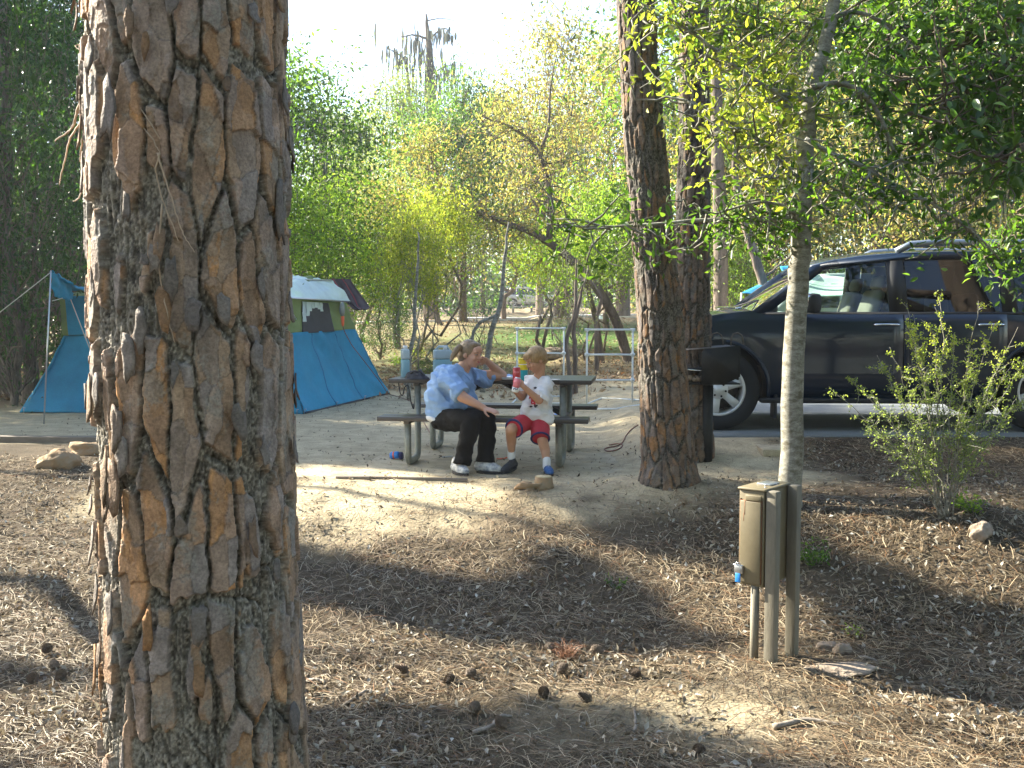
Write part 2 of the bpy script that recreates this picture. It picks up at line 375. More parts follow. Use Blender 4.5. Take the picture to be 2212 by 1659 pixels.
def build_ground():
    ys = np.concatenate([np.linspace(-40, 2.5, 24, endpoint=False), np.arange(2.5, 9.5, 0.036), np.arange(9.5, 19, 0.07), 19 * np.power(260 / 19.0, np.linspace(0, 1, 110))])
    t = np.linspace(-1, 1, 300); xs = 5.2 * t + 200 * np.abs(t) ** 9 * np.sign(t)
    X, Y = np.meshgrid(xs, ys, indexing='ij'); Z = H(X, Y)
    near = (Y > 3) & (Y < 9.5)
    sm = sandmask(X, Y)
    Z = Z + np.where(near, (1 - 0.8 * sm) * 0.012 * fbm(X * 18, Y * 18, 80, 3) + sm * 0.006 * fbm(X * 14, Y * 14, 85, 3), 0)
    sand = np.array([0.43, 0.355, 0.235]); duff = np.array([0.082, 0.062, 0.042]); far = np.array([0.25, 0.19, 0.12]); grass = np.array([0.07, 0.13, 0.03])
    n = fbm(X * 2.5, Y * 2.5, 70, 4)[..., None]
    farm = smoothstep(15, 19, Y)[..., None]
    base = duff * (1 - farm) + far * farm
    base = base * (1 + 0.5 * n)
    C = base * (1 - sm[..., None]) + sand * (1 + 0.16 * n) * sm[..., None]
    g = (np.exp(-((X - 1.5) ** 2 / 14 + (Y - 33) ** 2 / 22)) * 1.2 + smoothstep(36, 41, Y) * smoothstep(-12, -15, X) * (1 - smoothstep(46, 52, Y)) + 0.35 * smoothstep(0.1, 0.4, fbm(X * 0.3, Y * 0.3, 90, 3)) * farm[..., 0])
    g = np.clip(g + 0.5 * n[..., 0] * (g > 0.15), 0, 1)[..., None]
    C = C * (1 - g) + grass * g
    gg = G(); gg.grid(np.stack([X, Y, Z], -1), C)
    o = gg.obj('ground', M['ground'], smooth=True, color=True); struct(o)
build_ground()

def sheet(name, pts, z_off, m, label=None, nx=40, ny=6, zf=None):
    """a road or pad laid on the terrain; pts: four corners"""
    a, b, c, d = [np.array(p) for p in pts]
    u = np.linspace(0, 1, nx)[:, None, None]; v = np.linspace(0, 1, ny)[None, :, None]
    P = (a * (1 - u) + b * u) * (1 - v) + (d * (1 - u) + c * u) * v
    Z = H(P[..., 0], P[..., 1]) if zf is None else np.full(P.shape[:2], zf)
    P3 = np.concatenate([P, (Z + z_off)[..., None]], -1)
    g = G(); g.grid(P3)
    o = g.obj(name, m, smooth=True); struct(o, label)
    s_ = o.modifiers.new('solid', 'SOLIDIFY'); s_.thickness = 0.12; s_.offset = -1
    return o
sheet('road', [(1.42, 9.62), (34, 9.62), (34, 13.7), (1.95, 13.7)], 0.0, M['asphalt'], 'grey asphalt parking lane under the dark blue SUV', zf=0.152)
sheet('campground_road', [(-45, 43), (9, 42.5), (9, 46), (-45, 46.5)], 0.09, M['pale_road'], 'pale road crossing behind the saplings', nx=80)
sheet('far_path', [(-3, 56), (22, 58), (22, 61), (-3, 59)], 0.09, M['pale_road'], 'pale path in front of the far silver car', nx=60)

# sandy slab under the table
TR = math.radians(-8)
def slab():
    A = np.array([-1.44, 8.12]); ex = np.array([math.cos(TR), math.sin(TR)]); ey = np.array([-math.sin(TR), math.cos(TR)])
    c = A + ex * 1.4 + ey * 1.3
    g = G(); g.box((c[0], c[1], -0.067), (2.8, 2.6, 0.10), Matrix.Rotation(TR, 4, 'Z'))
    struct(g.obj('concrete_slab', M['sandy'], bevel=0.008), 'sand-covered slab under the picnic table')
slab()

# ------------------------------------------------------------------ bark trunks
PAL = np.array([[0.33, 0.175, 0.08], [0.30, 0.175, 0.095], [0.22, 0.145, 0.095], [0.19, 0.145, 0.115], [0.195, 0.165, 0.15], [0.21, 0.14, 0.095], [0.25, 0.175, 0.12]])
def bark_field(u, v, seed, k=1.0):
    """u, v in metres on the trunk's skin -> relief (m) and colour"""
    u = u / k; v = v / k
    wu = u + 0.020 * fbm(u * 9, v * 4.5, seed + 1, 3) + 0.006 * fbm(u * 45, v * 30, seed + 2, 3)
    wv = v + 0.05 * fbm(u * 7, v * 4, seed + 3, 3) + 0.008 * fbm(u * 40, v * 40, seed + 4, 3)
    wu2 = wu + 0.016 * fbm(u * 5, v * 3, seed + 12, 2)
    f1, f2, cid = worley(wu2 / 0.078, wv / 0.34, seed)
    e = f2 - f1
    rz = fbm(u * 6, v * 1.9, seed + 11, 3) + 0.16 * fbm(u * 22, v * 9, seed + 14, 3)
    rough_zone = smoothstep(0.04, 0.16, rz - 0.17 * smoothstep(1.5, 0.5, v * k))
    thr = 0.095 + 0.32 * rough_zone + 0.08 * fbm(u * 28, v * 16, seed + 5, 3)
    plate = smoothstep(thr, thr + 0.05, e)
    crack = (1 - smoothstep(0.006, 0.045, e + 0.02 * fbm(u * 60, v * 60, seed + 6, 2))) * smoothstep(-0.25, 0.05, fbm(u * 5, v * 4, seed + 15, 2) + 0.12)
    # flakes lying on the plates
    g1, g2, gid = worley((wu + 0.006 * fbm(u * 60, v * 40, seed + 7, 2)) / 0.052, (wv + 0.03 * fbm(u * 16, v * 12, seed + 8, 3)) / 0.125, seed + 50)
    k1, k2, kid = worley((wu * 1.0 + 0.3) / 0.027, (wv + 0.012 * fbm(u * 50, v * 50, seed + 9, 3)) / 0.060, seed + 90)
    step = np.floor(gid * 5) / 5
    fl = step * 0.011 + (kid > 0.55) * 0.0028 * (gid > 0.35)
    grit = fbm(u * 190, v * 130, seed + 20, 3); strk = fbm(u * 90, v * 22, seed + 21, 3)
    ridge = 1 - np.abs(fbm(u * 48, v * 7, seed + 24, 3)) * 2.4
    hgt = 0.013 * plate + plate * fl + (1 - plate) * (0.0035 * grit + 0.007 * ridge - 0.002 + 0.006 * strk) - 0.008 * crack + plate * 0.0012 * grit
    lo = (gid * 7 * 3.7 + cid * 5).astype(int) % len(PAL)
    low = PAL[lo]
    c = low.copy()
    grey = np.array([0.235, 0.19, 0.17])
    top = ((step > 0.55) * 0.5 + 0.2 * (kid > 0.62))[..., None] * (1 - 0.45 * smoothstep(1.3, 0.2, v * k))[..., None]
    c = c * (1 - top) + grey * top
    mott = fbm(u * 26, v * 18, seed + 30, 4)[..., None]
    c = c * (1 + 0.45 * mott)
    lic = smoothstep(0.16, 0.38, fbm(u * 14, v * 9, seed + 31, 4) + 0.25 * grit)[..., None] * 0.55
    c = c * (1 - lic) + np.array([0.18, 0.175, 0.155]) * (1 + 0.6 * grit[..., None]) * lic
    ed = (1 - smoothstep(0.0, 0.05, g2 - g1))[..., None] * 0.45 * plate[..., None]
    c = c * (1 - ed)
    rg = np.array([0.125, 0.11, 0.09]) * (1 + 1.3 * grit[..., None] + 0.6 * strk[..., None])
    sp = smoothstep(0.12, 0.26, grit + 0.2 * strk)[..., None]
    rg = rg * (1 - sp) + np.array([0.24, 0.215, 0.18]) * sp
    c = c * plate[..., None] + np.clip(rg, 0.015, 1) * (1 - plate[..., None])
    c = c * (1 - 0.42 * crack[..., None])
    return hgt, np.clip(c * 1.3, 0.01, 1)

class Trunk:
    """axis and radius against height, for a trunk that leans and tapers"""
    def __init__(s, zs, cx, cy, r): s.z, s.cx, s.cy, s.r = map(lambda a: np.array(a, float), (zs, cx, cy, r))
    def at(s, z): return np.interp(z, s.z, s.cx), np.interp(z, s.z, s.cy), np.interp(z, s.z, s.r)
def bark_mesh(tr, zs, th, seed, k=1.0, tone=(1, 1, 1), out=1.0):
    TH, Z = np.meshgrid(th, zs, indexing='ij')
    cx, cy, r = tr.at(Z)
    rm = float(np.mean(tr.r))
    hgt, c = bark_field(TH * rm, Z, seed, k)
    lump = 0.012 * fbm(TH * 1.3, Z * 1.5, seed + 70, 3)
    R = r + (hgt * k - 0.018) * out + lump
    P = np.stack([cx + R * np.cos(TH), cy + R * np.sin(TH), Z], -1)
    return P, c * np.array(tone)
def pine(name, label, tr, seed, z0, z1, zlo, zhi, nth, nz, facing, k=1.0, tone=(1, 1, 1), group=None):
    cx, cy, r = tr.at(z0)
    t = thing(name, label, 'pine tree', (float(cx), float(cy), z0), 0, group)
    zs = np.concatenate([np.linspace(z0, zlo, 12, endpoint=False), np.linspace(zlo, zhi, nz, endpoint=False), np.linspace(zhi, z1, 60)])
    half = math.radians(106)
    th = np.concatenate([np.linspace(facing - half, facing + half, nth, endpoint=False), np.linspace(facing + half, facing - half + 2 * math.pi, 40)])
    P, c = bark_mesh(tr, zs, th, seed, k, tone)
    P = P - np.array([float(cx), float(cy), z0])
    g = G(); g.grid(P, c)
    g.obj('trunk', M['bark'], t, smooth=True, color=True)
    return t

# the big pine close to the camera
def edge_trunk(rows, Y, ext_hi, ext_lo):
    zs, cx, r = [], [], []
    for qy, l, rr in sorted(rows, key=lambda a: -a[0]):
        p = at((l + rr) / 2, qy, Y); zs.append(p.z); cx.append(p.x); r.append((rr - l) / 2 / F * Y * 0.985)
    zs = [ext_lo] + zs + [ext_hi]; cx = [cx[0]] + cx + [cx[-1] - (ext_hi - zs[-2]) * 0.01]; r = [r[0] * 1.25] + r + [r[-1] * 0.72]
    return Trunk(zs, cx, [Y] * len(zs), r)
big = edge_trunk([(0, 192, 613), (300, 196, 619), (600, 205, 626), (829, 207, 632), (1100, 219, 640), (1400, 222, 655), (1659, 224, 674)], 2.52, 9.0, -0.45)
face = math.atan2(-2.52, 0.78)
bigt = pine('pine_tree', 'massive pine trunk close up at the left with orange and grey plated bark', big, 11, -0.47, 9.0, -0.02, 2.12, 320, 730, face, 0.92)

# bark flakes that stand away from the big trunk, each a piece of its own
def flake_mesh(tr, th0, z0, w, h, seed, lift, col, off):
    rs = np.random.RandomState(seed); n = 11
    ang = np.linspace(0, 2 * math.pi, n, endpoint=False)
    rad = 1 + rs.uniform(-0.38, 0.30, n)
    px = np.cos(ang) * w / 2 * rad; pz = np.sin(ang) * h / 2 * rad
    px = np.concatenate([[0], px * 0.55, px]); pz = np.concatenate([[0], pz * 0.55, pz])
    Z = z0 + pz; cx, cy, r = tr.at(Z)
    lf = lift * np.clip((-pz / h + 0.3), 0, 1) ** 1.6 + off + rs.uniform(-0.0015, 0.0015, len(px))
    V = []
    for e in (0.0, -0.0035):
        R = r + lf + e; T = th0 + px / r
        V.append(np.stack([cx + R * np.cos(T), cy + R * np.sin(T), Z], -1))
    V = np.concatenate(V); m = 1 + 2 * n; Fc = []
    for i in range(n):
        j = (i + 1) % n
        Fc += [(0, 1 + i, 1 + j), (1 + i, 1 + n + i, 1 + n + j, 1 + j), (m, m + 1 + j, m + 1 + i), (m + 1 + i, m + 1 + j, m + 1 + n + j, m + 1 + n + i),
               (1 + n + i, m + 1 + n + i, m + 1 + n + j, 1 + n + j)]
    return V, Fc, np.array(col)
base = np.array(bigt.location)
for i in range(60):
    th0 = face + RS.uniform(-1.62, 1.62); z0 = RS.uniform(0.02, 2.08)
    w = RS.uniform(0.016, 0.040); h = w * RS.uniform(1.5, 4.2)
    col = PAL[RS.randint(len(PAL))] * RS.uniform(0.75, 1.05) if RS.rand() < 0.5 else np.array([0.19, 0.16, 0.14]) * RS.uniform(0.7, 1.15)
    V, Fc, c = flake_mesh(big, th0, z0, w, h, 100 + i, RS.uniform(0.002, 0.015), col, 0.006 + RS.uniform(0, 0.007))
    g = G(); g.add(V - base, Fc, c); g.obj('bark_flake', M['bark'], bigt, color=True, smooth=False)

def vine(label):
    t = thing('dry_vine', label, 'vine', tuple(at(205, 170, 2.42)))
    rows = [[(190, 60), (175, 95), (160, 100), (190, 120)], [(205, 160), (180, 205), (165, 240), (160, 275), (125, 300), (118, 305)], [(200, 175), (175, 230), (150, 285), (145, 290)],
            [(215, 150), (230, 210), (232, 285), (252, 300), (285, 298), (310, 315)], [(225, 180), (280, 240), (330, 300), (345, 330)], [(345, 330), (335, 370), (350, 430), (385, 520)],
            [(340, 330), (365, 410), (392, 500), (420, 545)], [(230, 290), (200, 330), (188, 380), (170, 430), (158, 435)], [(190, 150), (188, 240), (175, 320), (172, 350)],
            [(195, 20), (205, 90), (225, 150), (240, 200), (300, 225), (345, 300)], [(350, 440), (340, 560), (350, 620), (365, 700), (378, 740)], [(240, 100), (228, 140), (205, 165), (190, 130), (200, 60)],
            [(215, 80), (235, 110), (215, 150)], [(205, 60), (230, 95), (238, 140), (200, 190)], [(185, 245), (150, 300), (132, 380), (128, 400)], [(240, 380), (210, 375), (190, 372)]]
    b = np.array(t.location)
    for r in rows:
        pts = []
        for (x, y) in r:
            p = at(x, y, 2.52)
            cx, cy, rr = big.at(p.z)
            dx = p.x - cx; R = rr + 0.012
            yy = cy - math.sqrt(max(R * R - dx * dx, 0.0004)) if abs(dx) < R else cy - 0.03
            q = at(x, y, yy - 0.006); pts.append(np.array(q) - b)
        pts = np.array(pts); tt = np.linspace(0, len(pts) - 1, 26)
        P = np.stack([np.interp(tt, range(len(pts)), pts[:, k]) for k in range(3)], -1)
        for _ in range(3): P[1:-1] = (P[:-2] + P[1:-1] * 2 + P[2:]) / 4
        P[1:-1] += RS.uniform(-0.0012, 0.0012, P[1:-1].shape)
        g = G(); g.tube(P, np.linspace(0.0032, 0.0013, 26) * RS.uniform(0.6, 1.05), 5)
        g.obj('tendril', M['tendril'], t, smooth=True)
vine('tangle of dry pale tendrils hanging on the upper left of the close pine trunk')

# the two pines behind, reddish bark
pn1 = edge_trunk([(0, 1330, 1414), (300, 1347, 1436), (500, 1362, 1456), (700, 1375, 1476), (900, 1382, 1494), (1000, 1384, 1505), (1045, 1374, 1516)], 7.62, 11.0, -0.1)
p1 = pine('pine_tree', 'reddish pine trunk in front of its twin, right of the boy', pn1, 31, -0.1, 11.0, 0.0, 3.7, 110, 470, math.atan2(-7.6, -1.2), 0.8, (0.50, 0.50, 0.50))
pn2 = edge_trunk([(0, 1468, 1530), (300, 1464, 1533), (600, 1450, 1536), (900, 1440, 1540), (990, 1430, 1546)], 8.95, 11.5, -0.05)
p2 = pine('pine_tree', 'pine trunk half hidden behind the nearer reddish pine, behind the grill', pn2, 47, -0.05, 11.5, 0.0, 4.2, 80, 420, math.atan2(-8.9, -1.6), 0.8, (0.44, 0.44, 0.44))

# ------------------------------------------------------------------ foliage
def leafcloud(g, P, size, cols, rs, flat=0.35, ratio=0.42, mi=0, fold=0.12, fine=False):
    """one folded rhombic blade (two triangles) at each point"""
    n = len(P); size = np.broadcast_to(size, (n,)) * rs.uniform(0.7, 1.25, n)
    d = rs.normal(size=(n, 3)); d[:, 2] -= 0.25; d /= np.linalg.norm(d, axis=1)[:, None]
    nn = rs.normal(size=(n, 3)); nn[:, 2] += flat * 2; nn -= d * np.sum(nn * d, 1)[:, None]; nn /= np.linalg.norm(nn, axis=1)[:, None] + 1e-9
    w = np.cross(d, nn); L = size[:, None]
    if fine:
        cv = rs.uniform(-0.18, 0.05, n)[:, None]
        row = lambda t, k: [P + d * L * t + sg * w * L * ratio * 0.5 * k + nn * L * (fold * k + cv * t * t * 1.6) for sg in (1, -1)]
        mid = lambda t: P + d * L * t + nn * L * (cv * t * t * 1.6)
        a1, a2 = row(0.28, 0.8); b1, b2 = row(0.62, 0.9); V = np.stack([mid(0), a1, mid(0.28), a2, b1, mid(0.62), b2, mid(1.0)], 1)
        b = np.arange(n)[:, None] * 8
        g.add(V.reshape(-1, 3), np.concatenate([b + np.array([[2, 1, 4, 5]]), b + np.array([[3, 2, 5, 6]])]), np.repeat(cols, 8, axis=0), mi)
        k = g.n - len(V) * 8; b = b + k
        for tri in ((0, 1, 2), (0, 2, 3), (5, 4, 7), (6, 5, 7)): g.F.append(b + np.array([tri])); g.M.append(np.full(n, mi))
        return
    V = np.stack([P, P + d * L * 0.5 + w * L * ratio * 0.5 + nn * L * fold, P + d * L, P + d * L * 0.5 - w * L * ratio * 0.5 + nn * L * fold], 1)
    b = np.arange(n)[:, None] * 4
    Fc = np.concatenate([b + np.array([[0, 1, 2]]), b + np.array([[0, 2, 3]])])
    g.add(V.reshape(-1, 3), Fc, np.repeat(cols, 4, axis=0), mi)

LEAFC = {'yellow': ([0.20, 0.24, 0.045], [0.33, 0.31, 0.055], [0.10, 0.14, 0.04]), 'green': ([0.055, 0.11, 0.02], [0.11, 0.17, 0.03], [0.035, 0.07, 0.015]),
         'dark': ([0.030, 0.068, 0.016], [0.055, 0.11, 0.022], [0.018, 0.044, 0.014]), 'autumn': ([0.20, 0.20, 0.09], [0.27, 0.17, 0.09], [0.11, 0.14, 0.06]),
         'pale': ([0.15, 0.19, 0.08], [0.22, 0.24, 0.10], [0.09, 0.12, 0.05]), 'bright': ([0.14, 0.22, 0.04], [0.23, 0.29, 0.05], [0.08, 0.14, 0.035])}
def leafcols(kind, n, rs):
    a, b, c = [np.array(x) for x in LEAFC[kind]]
    t = rs.rand(n)[:, None]; u = rs.rand(n)[:, None]
    return (a * (1 - t) + np.where(u < 0.6, b, c) * t) * rs.uniform(0.75, 1.25, n)[:, None]

def limb(p0, p1, rs, n=9, sag=0.0, wob=0.06):
    p0, p1 = np.array(p0, float), np.array(p1, float); t = np.linspace(0, 1, n)[:, None]
    L = np.linalg.norm(p1 - p0); P = p0 * (1 - t) + p1 * t
    w = np.cumsum(rs.normal(size=(n, 3)), 0); w -= w[0] + (w[-1] - w[0]) * t
    P = P + w * L * wob * 0.5; P[:, 2] += -sag * L * 4 * (t * (1 - t))[:, 0]
    return P

def crown_tree(h, bare, rx, kind, nleaf, leaf, seed, r0=0.12, nclump=45, lean=0.0, wood=None, stems=1, moss=0, shape='round', clr=0.34, twigs=2, avoid=None):
    """returns (trunk mesh, crown mesh, moss mesh or None), base at the origin"""
    rs = np.random.RandomState(seed); gt = G(); gc = G(); gm = G()
    tops = []
    for s_ in range(stems):
        a = rs.rand() * 6.28; sp = 0.0 if stems == 1 else rx * 0.45
        top = np.array([math.cos(a) * sp + lean * h, math.sin(a) * sp, h * (0.93 if s_ == 0 else rs.uniform(0.6, 0.9))])
        st = limb((rs.uniform(-.1, .1) * (stems > 1), rs.uniform(-.1, .1) * (stems > 1), -0.3), top, rs, 16, 0, 0.05 if stems == 1 else 0.09)
        gt.tube(st, np.linspace(r0, r0 * 0.18, 16), 8); tops.append(st)
    cents = []
    for i in range(nclump):
        u = (i + 0.5) / nclump; zz = bare + (h - bare) * u
        f = (math.sin(math.pi * min(1, 0.18 + u * 0.82)) ** 0.7) if shape == 'round' else (1 - u) ** 0.6 if shape == 'cone' else (0.45 + 0.55 * math.sin(math.pi * u))
        a = rs.rand() * 6.283; R = rx * f * math.sqrt(rs.uniform(0.08, 1)) * rs.uniform(0.75, 1.2)
        st = tops[rs.randint(len(tops))]; k = min(15, max(1, int((zz / h) * 15)))
        ax = st[k]
        c = np.array([ax[0] + math.cos(a) * R, ax[1] + math.sin(a) * R, zz + rs.uniform(-0.25, 0.25)]); k2 = max(1, k - rs.randint(1, 4))
        if avoid and avoid(c, st[k2]): continue
        cents.append(c)
        gt.tube(limb(st[k2], c, rs, 7, 0.03, 0.12), np.linspace(max(0.012, r0 * (0.30 if twigs else 0.13) * (1 - u * 0.6)), 0.006, 7), 5, cap=False)
        for q in range(twigs):
            c2 = c + rs.normal(size=3) * rx * 0.22
            gt.tube(limb(c * 0.6 + ax * 0.4, c2, rs, 5, 0, 0.15), np.linspace(0.012, 0.004, 5), 3, cap=False)
    cents = np.array(cents); nclump = len(cents)
    wgt = rs.uniform(0.3, 1.7, nclump); wgt /= wgt.sum(); idx = rs.choice(nclump, nleaf, p=wgt)
    rad = rx * clr * rs.uniform(0.45, 1.25, nclump)
    off = rs.normal(size=(nleaf, 3)) * rad[idx][:, None] * np.array([0.62, 0.62, 0.40])
    # gather leaves into twigs so that light falls through between them
    tw = rs.normal(size=(len(idx[::9]), 3)) * rad[idx[::9]][:, None] * np.array([0.75, 0.75, 0.5])
    own = np.arange(nleaf) // 9; idx = idx[::9].repeat(9)[:nleaf]
    P = cents[idx] + tw[own] + rs.normal(size=(nleaf, 3)) * leaf * 1.5
    tone = rs.uniform(0.75, 1.3, nclump)[idx][:, None]
    leafcloud(gc, P, leaf, leafcols(kind, nleaf, rs) * tone, rs)
    out = [gt, gc, None]
    if moss:
        for i in range(moss):
            c = cents[rs.randint(nclump)] + rs.normal(size=3) * rx * 0.2
            mossy(gm, c, rs.uniform(0.5, 1.5) * rx * 0.30, rs, 14, 0.035)
        out[2] = gm
    return out
def mossy(g, c, L, rs, n=12, w=0.05, sp=None):
    """a beard of Spanish moss: tapering ragged strands that hang down"""
    sp = sp or L * 0.22
    for k in range(n):
        b = np.array(c) + rs.normal(size=3) * np.array([sp, sp, sp * 0.4]); l = L * rs.uniform(0.35, 1.1); m = 6
        t = np.linspace(0, 1, m); a = rs.rand() * 3.14; dx, dy = math.cos(a), math.sin(a)
        ww = w * (0.35 + np.sin(math.pi * np.clip(t * 0.9 + 0.1, 0, 1))) * rs.uniform(0.5, 1.2)
        wob = np.cumsum(rs.normal(size=(m, 2)), 0) * l * 0.02
        L_ = np.stack([b[0] + wob[:, 0] - dx * ww / 2, b[1] + wob[:, 1] - dy * ww / 2, b[2] - t * l], -1)
        R_ = L_ + np.stack([dx * ww, dy * ww, rs.uniform(-0.02, 0.02, m)], -1)
        col = np.array([0.13, 0.135, 0.12]) * rs.uniform(0.6, 1.25)
        g.grid(np.stack([L_, R_], 1), np.broadcast_to(col, (m, 2, 3)))

def make_tree(parts, name, label, loc, wood='bark_far', leafm='leaf', group=None, cat='tree', rz=0, sc=1.0):
    t = thing(name, label, cat, loc, rz, group)
    parts[0].obj('trunk', M[wood], t, smooth=True)
    o = parts[1].obj('crown', M[leafm], t, color=True); o['kind'] = 'stuff'
    if parts[2] is not None and parts[2].n: parts[2].obj('hanging_moss', M['moss'], t, color=True)['kind'] = 'stuff'
    t.scale = (sc, sc, sc)
    return t
PROTO = {}
def plant(proto, label, qx, D, topq=None, rz=None, group=None, sc=None, cat=None, name=None, wide=None):
    """a copy of a prototype tree with its base on the terrain; its top reaches row topq"""
    t0, h0 = PROTO[proto]
    x = (qx - 1106.0) / F * D; z = Hs(x, D)
    if sc is None: sc = ((HORIZ - topq) / F * D + CAMZ - z) / h0
    if t0.get('used'): t = copy_tree(t0)
    else: t = t0
    t0['used'] = 1
    t['label'] = label
    if group: t['group'] = group
    elif 'group' in t: del t['group']
    if cat: t['category'] = cat
    if name: t.name = name
    t.location = (x, D, z - 0.03); t.rotation_euler = (0, 0, rz if rz is not None else RS.rand() * 6.28)
    w = wide or 1.0
    t.scale = (sc * w, sc * w, sc)
    return t
def proto(key, h, name, **kw):
    mats = {k: kw.pop(k) for k in ('wood', 'leafm') if k in kw}; cat = kw.pop('cat', 'tree')
    PROTO[key] = (make_tree(crown_tree(h, **kw), name, key, (0, -60, 0), cat=cat, **mats), h)
proto('sap_yellow', 5.0, 'sapling', bare=2.8, rx=1.4, kind='yellow', nleaf=8000, leaf=0.10, seed=201, r0=0.035, nclump=30, stems=3, wood='bark_pale', cat='sapling', clr=0.40)
proto('sap_bright', 4.5, 'sapling', bare=2.3, rx=1.6, kind='bright', nleaf=11000, leaf=0.10, seed=202, r0=0.035, nclump=32, stems=3, wood='bark_far', cat='sapling', clr=0.40)
proto('sap_autumn', 6.0, 'sapling', bare=2.9, rx=1.8, kind='autumn', nleaf=7500, leaf=0.10, seed=203, r0=0.05, nclump=34, stems=2, wood='bark_far', cat='sapling', clr=0.40)
proto('oak_green', 8.0, 'oak_tree', bare=2.8, rx=2.8, kind='green', nleaf=17000, leaf=0.15, seed=204, r0=0.12, nclump=50, moss=16, clr=0.40)
proto('oak_pale', 11.0, 'oak_tree', bare=3.6, rx=3.2, kind='pale', nleaf=17000, leaf=0.17, seed=205, r0=0.16, nclump=54, moss=30, clr=0.40)
proto('oak_autumn', 9.0, 'oak_tree', bare=3.3, rx=2.6, kind='autumn', nleaf=14000, leaf=0.14, seed=206, r0=0.12, nclump=50, moss=14, clr=0.40)
proto('dense', 8.0, 'evergreen_tree', bare=0.8, rx=2.4, kind='dark', nleaf=19000, leaf=0.11, seed=207, r0=0.10, nclump=70, clr=0.42, leafm='leaf_dark')
proto('shrub', 2.0, 'leafy_bush', bare=0.1, rx=0.9, kind='green', nleaf=3500, leaf=0.07, seed=208, r0=0.02, nclump=22, stems=4, cat='bush')
proto('thin', 5.5, 'bare_sapling', bare=1.6, rx=1.1, kind='pale', nleaf=900, leaf=0.08, seed=209, r0=0.03, nclump=30, stems=4, wood='bark_pale', cat='sapling')

# middle distance, centre: a low band of bright saplings with taller trees behind
plant('sap_bright', 'bright lime-green leafy sapling rising behind the tent roof', 668, 21, 425, wide=1.05)
plant('dense', 'shadowy dark green tree filling the gap behind the brown blanket on the tent', 820, 27, 500, wide=0.8)
plant('oak_green', 'green tree with sunlit leaves at the left edge of the open sky', 640, 26, 170)
plant('sap_yellow', 'yellow-leaved sapling behind the white jug on the table', 890, 18, 470, wide=0.8)
plant('oak_pale', 'pale grey-green tree between the tent and the seated woman', 775, 32, 365, wide=1.15)
plant('sap_yellow', 'tall yellow-green sapling directly above the woman\'s head', 965, 21, 430, wide=0.85)
plant('thin', 'pale many-stemmed sapling with few leaves left of the silver car', 1042, 19.5, 500, wide=0.8)
plant('thin', 'thin bare stems standing between the two white pipe frames', 1238, 18, 520, wide=0.7)
plant('sap_autumn', 'rusty orange-leaved tree above and left of the arching trunk', 930, 29, 300)
plant('sap_autumn', 'orange and yellow tree with a tall sparse top in the middle of the sky', 1190, 30, 75, wide=0.75)
plant('sap_yellow', 'yellow sapling under the arching trunk, right of the silver car', 1232, 27, 470, wide=1.0)
plant('sap_bright', 'light green sapling hanging over the right pipe frame', 1290, 25, 420, wide=1.0)
plant('oak_autumn', 'tall yellowing tree filling the gap left of the twin pines', 1310, 34, 120)
plant('oak_green', 'rounded tree with hanging moss below the mossy snag', 1015, 40, 190, wide=0.6)
plant('oak_pale', 'pale grey-green mossy tree left of the mossy snag', 860, 44, 185, wide=0.75)
plant('oak_pale', 'hazy pale tree low in the gap of open sky', 745, 55, 265, wide=0.9)
plant('oak_autumn', 'brown-leaved tree low on the skyline right of the mossy snag', 1090, 48, 235)
plant('oak_green', 'dull green tree behind the yellow saplings in the centre', 960, 38, 262, wide=0.9)
plant('oak_green', 'dull green tree on the skyline above the arching trunk', 1200, 42, 265, wide=0.9)
plant('shrub', 'low green bush on the bank behind the jug', 905, 24, 735)
plant('shrub', 'small leafy bush on the bank behind the woman', 930, 20, 755)
plant('shrub', 'low bush at the foot of the saplings behind the blanket corner', 855, 33, 660)
plant('shrub', 'small bush beside the far silver car', 1222, 62, 645, wide=1.0)

# right side behind the SUV
plant('oak_green', 'dense green tree behind the hood of the SUV', 1580, 24, -60, wide=0.9)
plant('oak_autumn', 'brown and yellow tree above the SUV windshield', 1700, 22, 40, wide=0.9)
plant('dense', 'dark evergreen above the SUV roof, left of the two grey trunks', 1850, 27, 100)
plant('sap_bright', 'bright green bush-like sapling behind the nose of the SUV, left of the blue awning', 1560, 21, 470, wide=0.85)
plant('oak_pale', 'mossy grey tree above the SUV roof rail', 2000, 22, -20, wide=0.9)
plant('oak_autumn', 'brown-leaved tree behind the rear of the SUV', 2110, 18, 60)
plant('oak_green', 'green tree at the right edge above the SUV', 2240, 20, -120)
plant('dense', 'dark evergreen at the far right behind the SUV', 2330, 26, -50)
plant('oak_pale', 'pale tree seen between the twin pines and the smooth slender trunk', 1640, 36, -40)
plant('oak_autumn', 'yellow tree far behind the SUV roof', 1900, 38, -20)
plant('oak_pale', 'pale tree far back at the right edge', 2180, 36, 0)

# left side: dense shade trees
plant('dense', 'very dark dense tree at the left edge, its leaves reaching the top', 20, 14.5, -250, wide=0.62)
plant('dense', 'dark tree filling the gap between the left edge and the close pine', 165, 17.5, -150, wide=0.75)
plant('dense', 'dark evergreen behind the left end of the tent', 70, 23, 20, wide=0.9)
plant('oak_green', 'green tree with light gaps behind the blue awning', 110, 27, 60)
plant('dense', 'dark evergreen at the far left behind the twisted stems', -60, 21, -60)

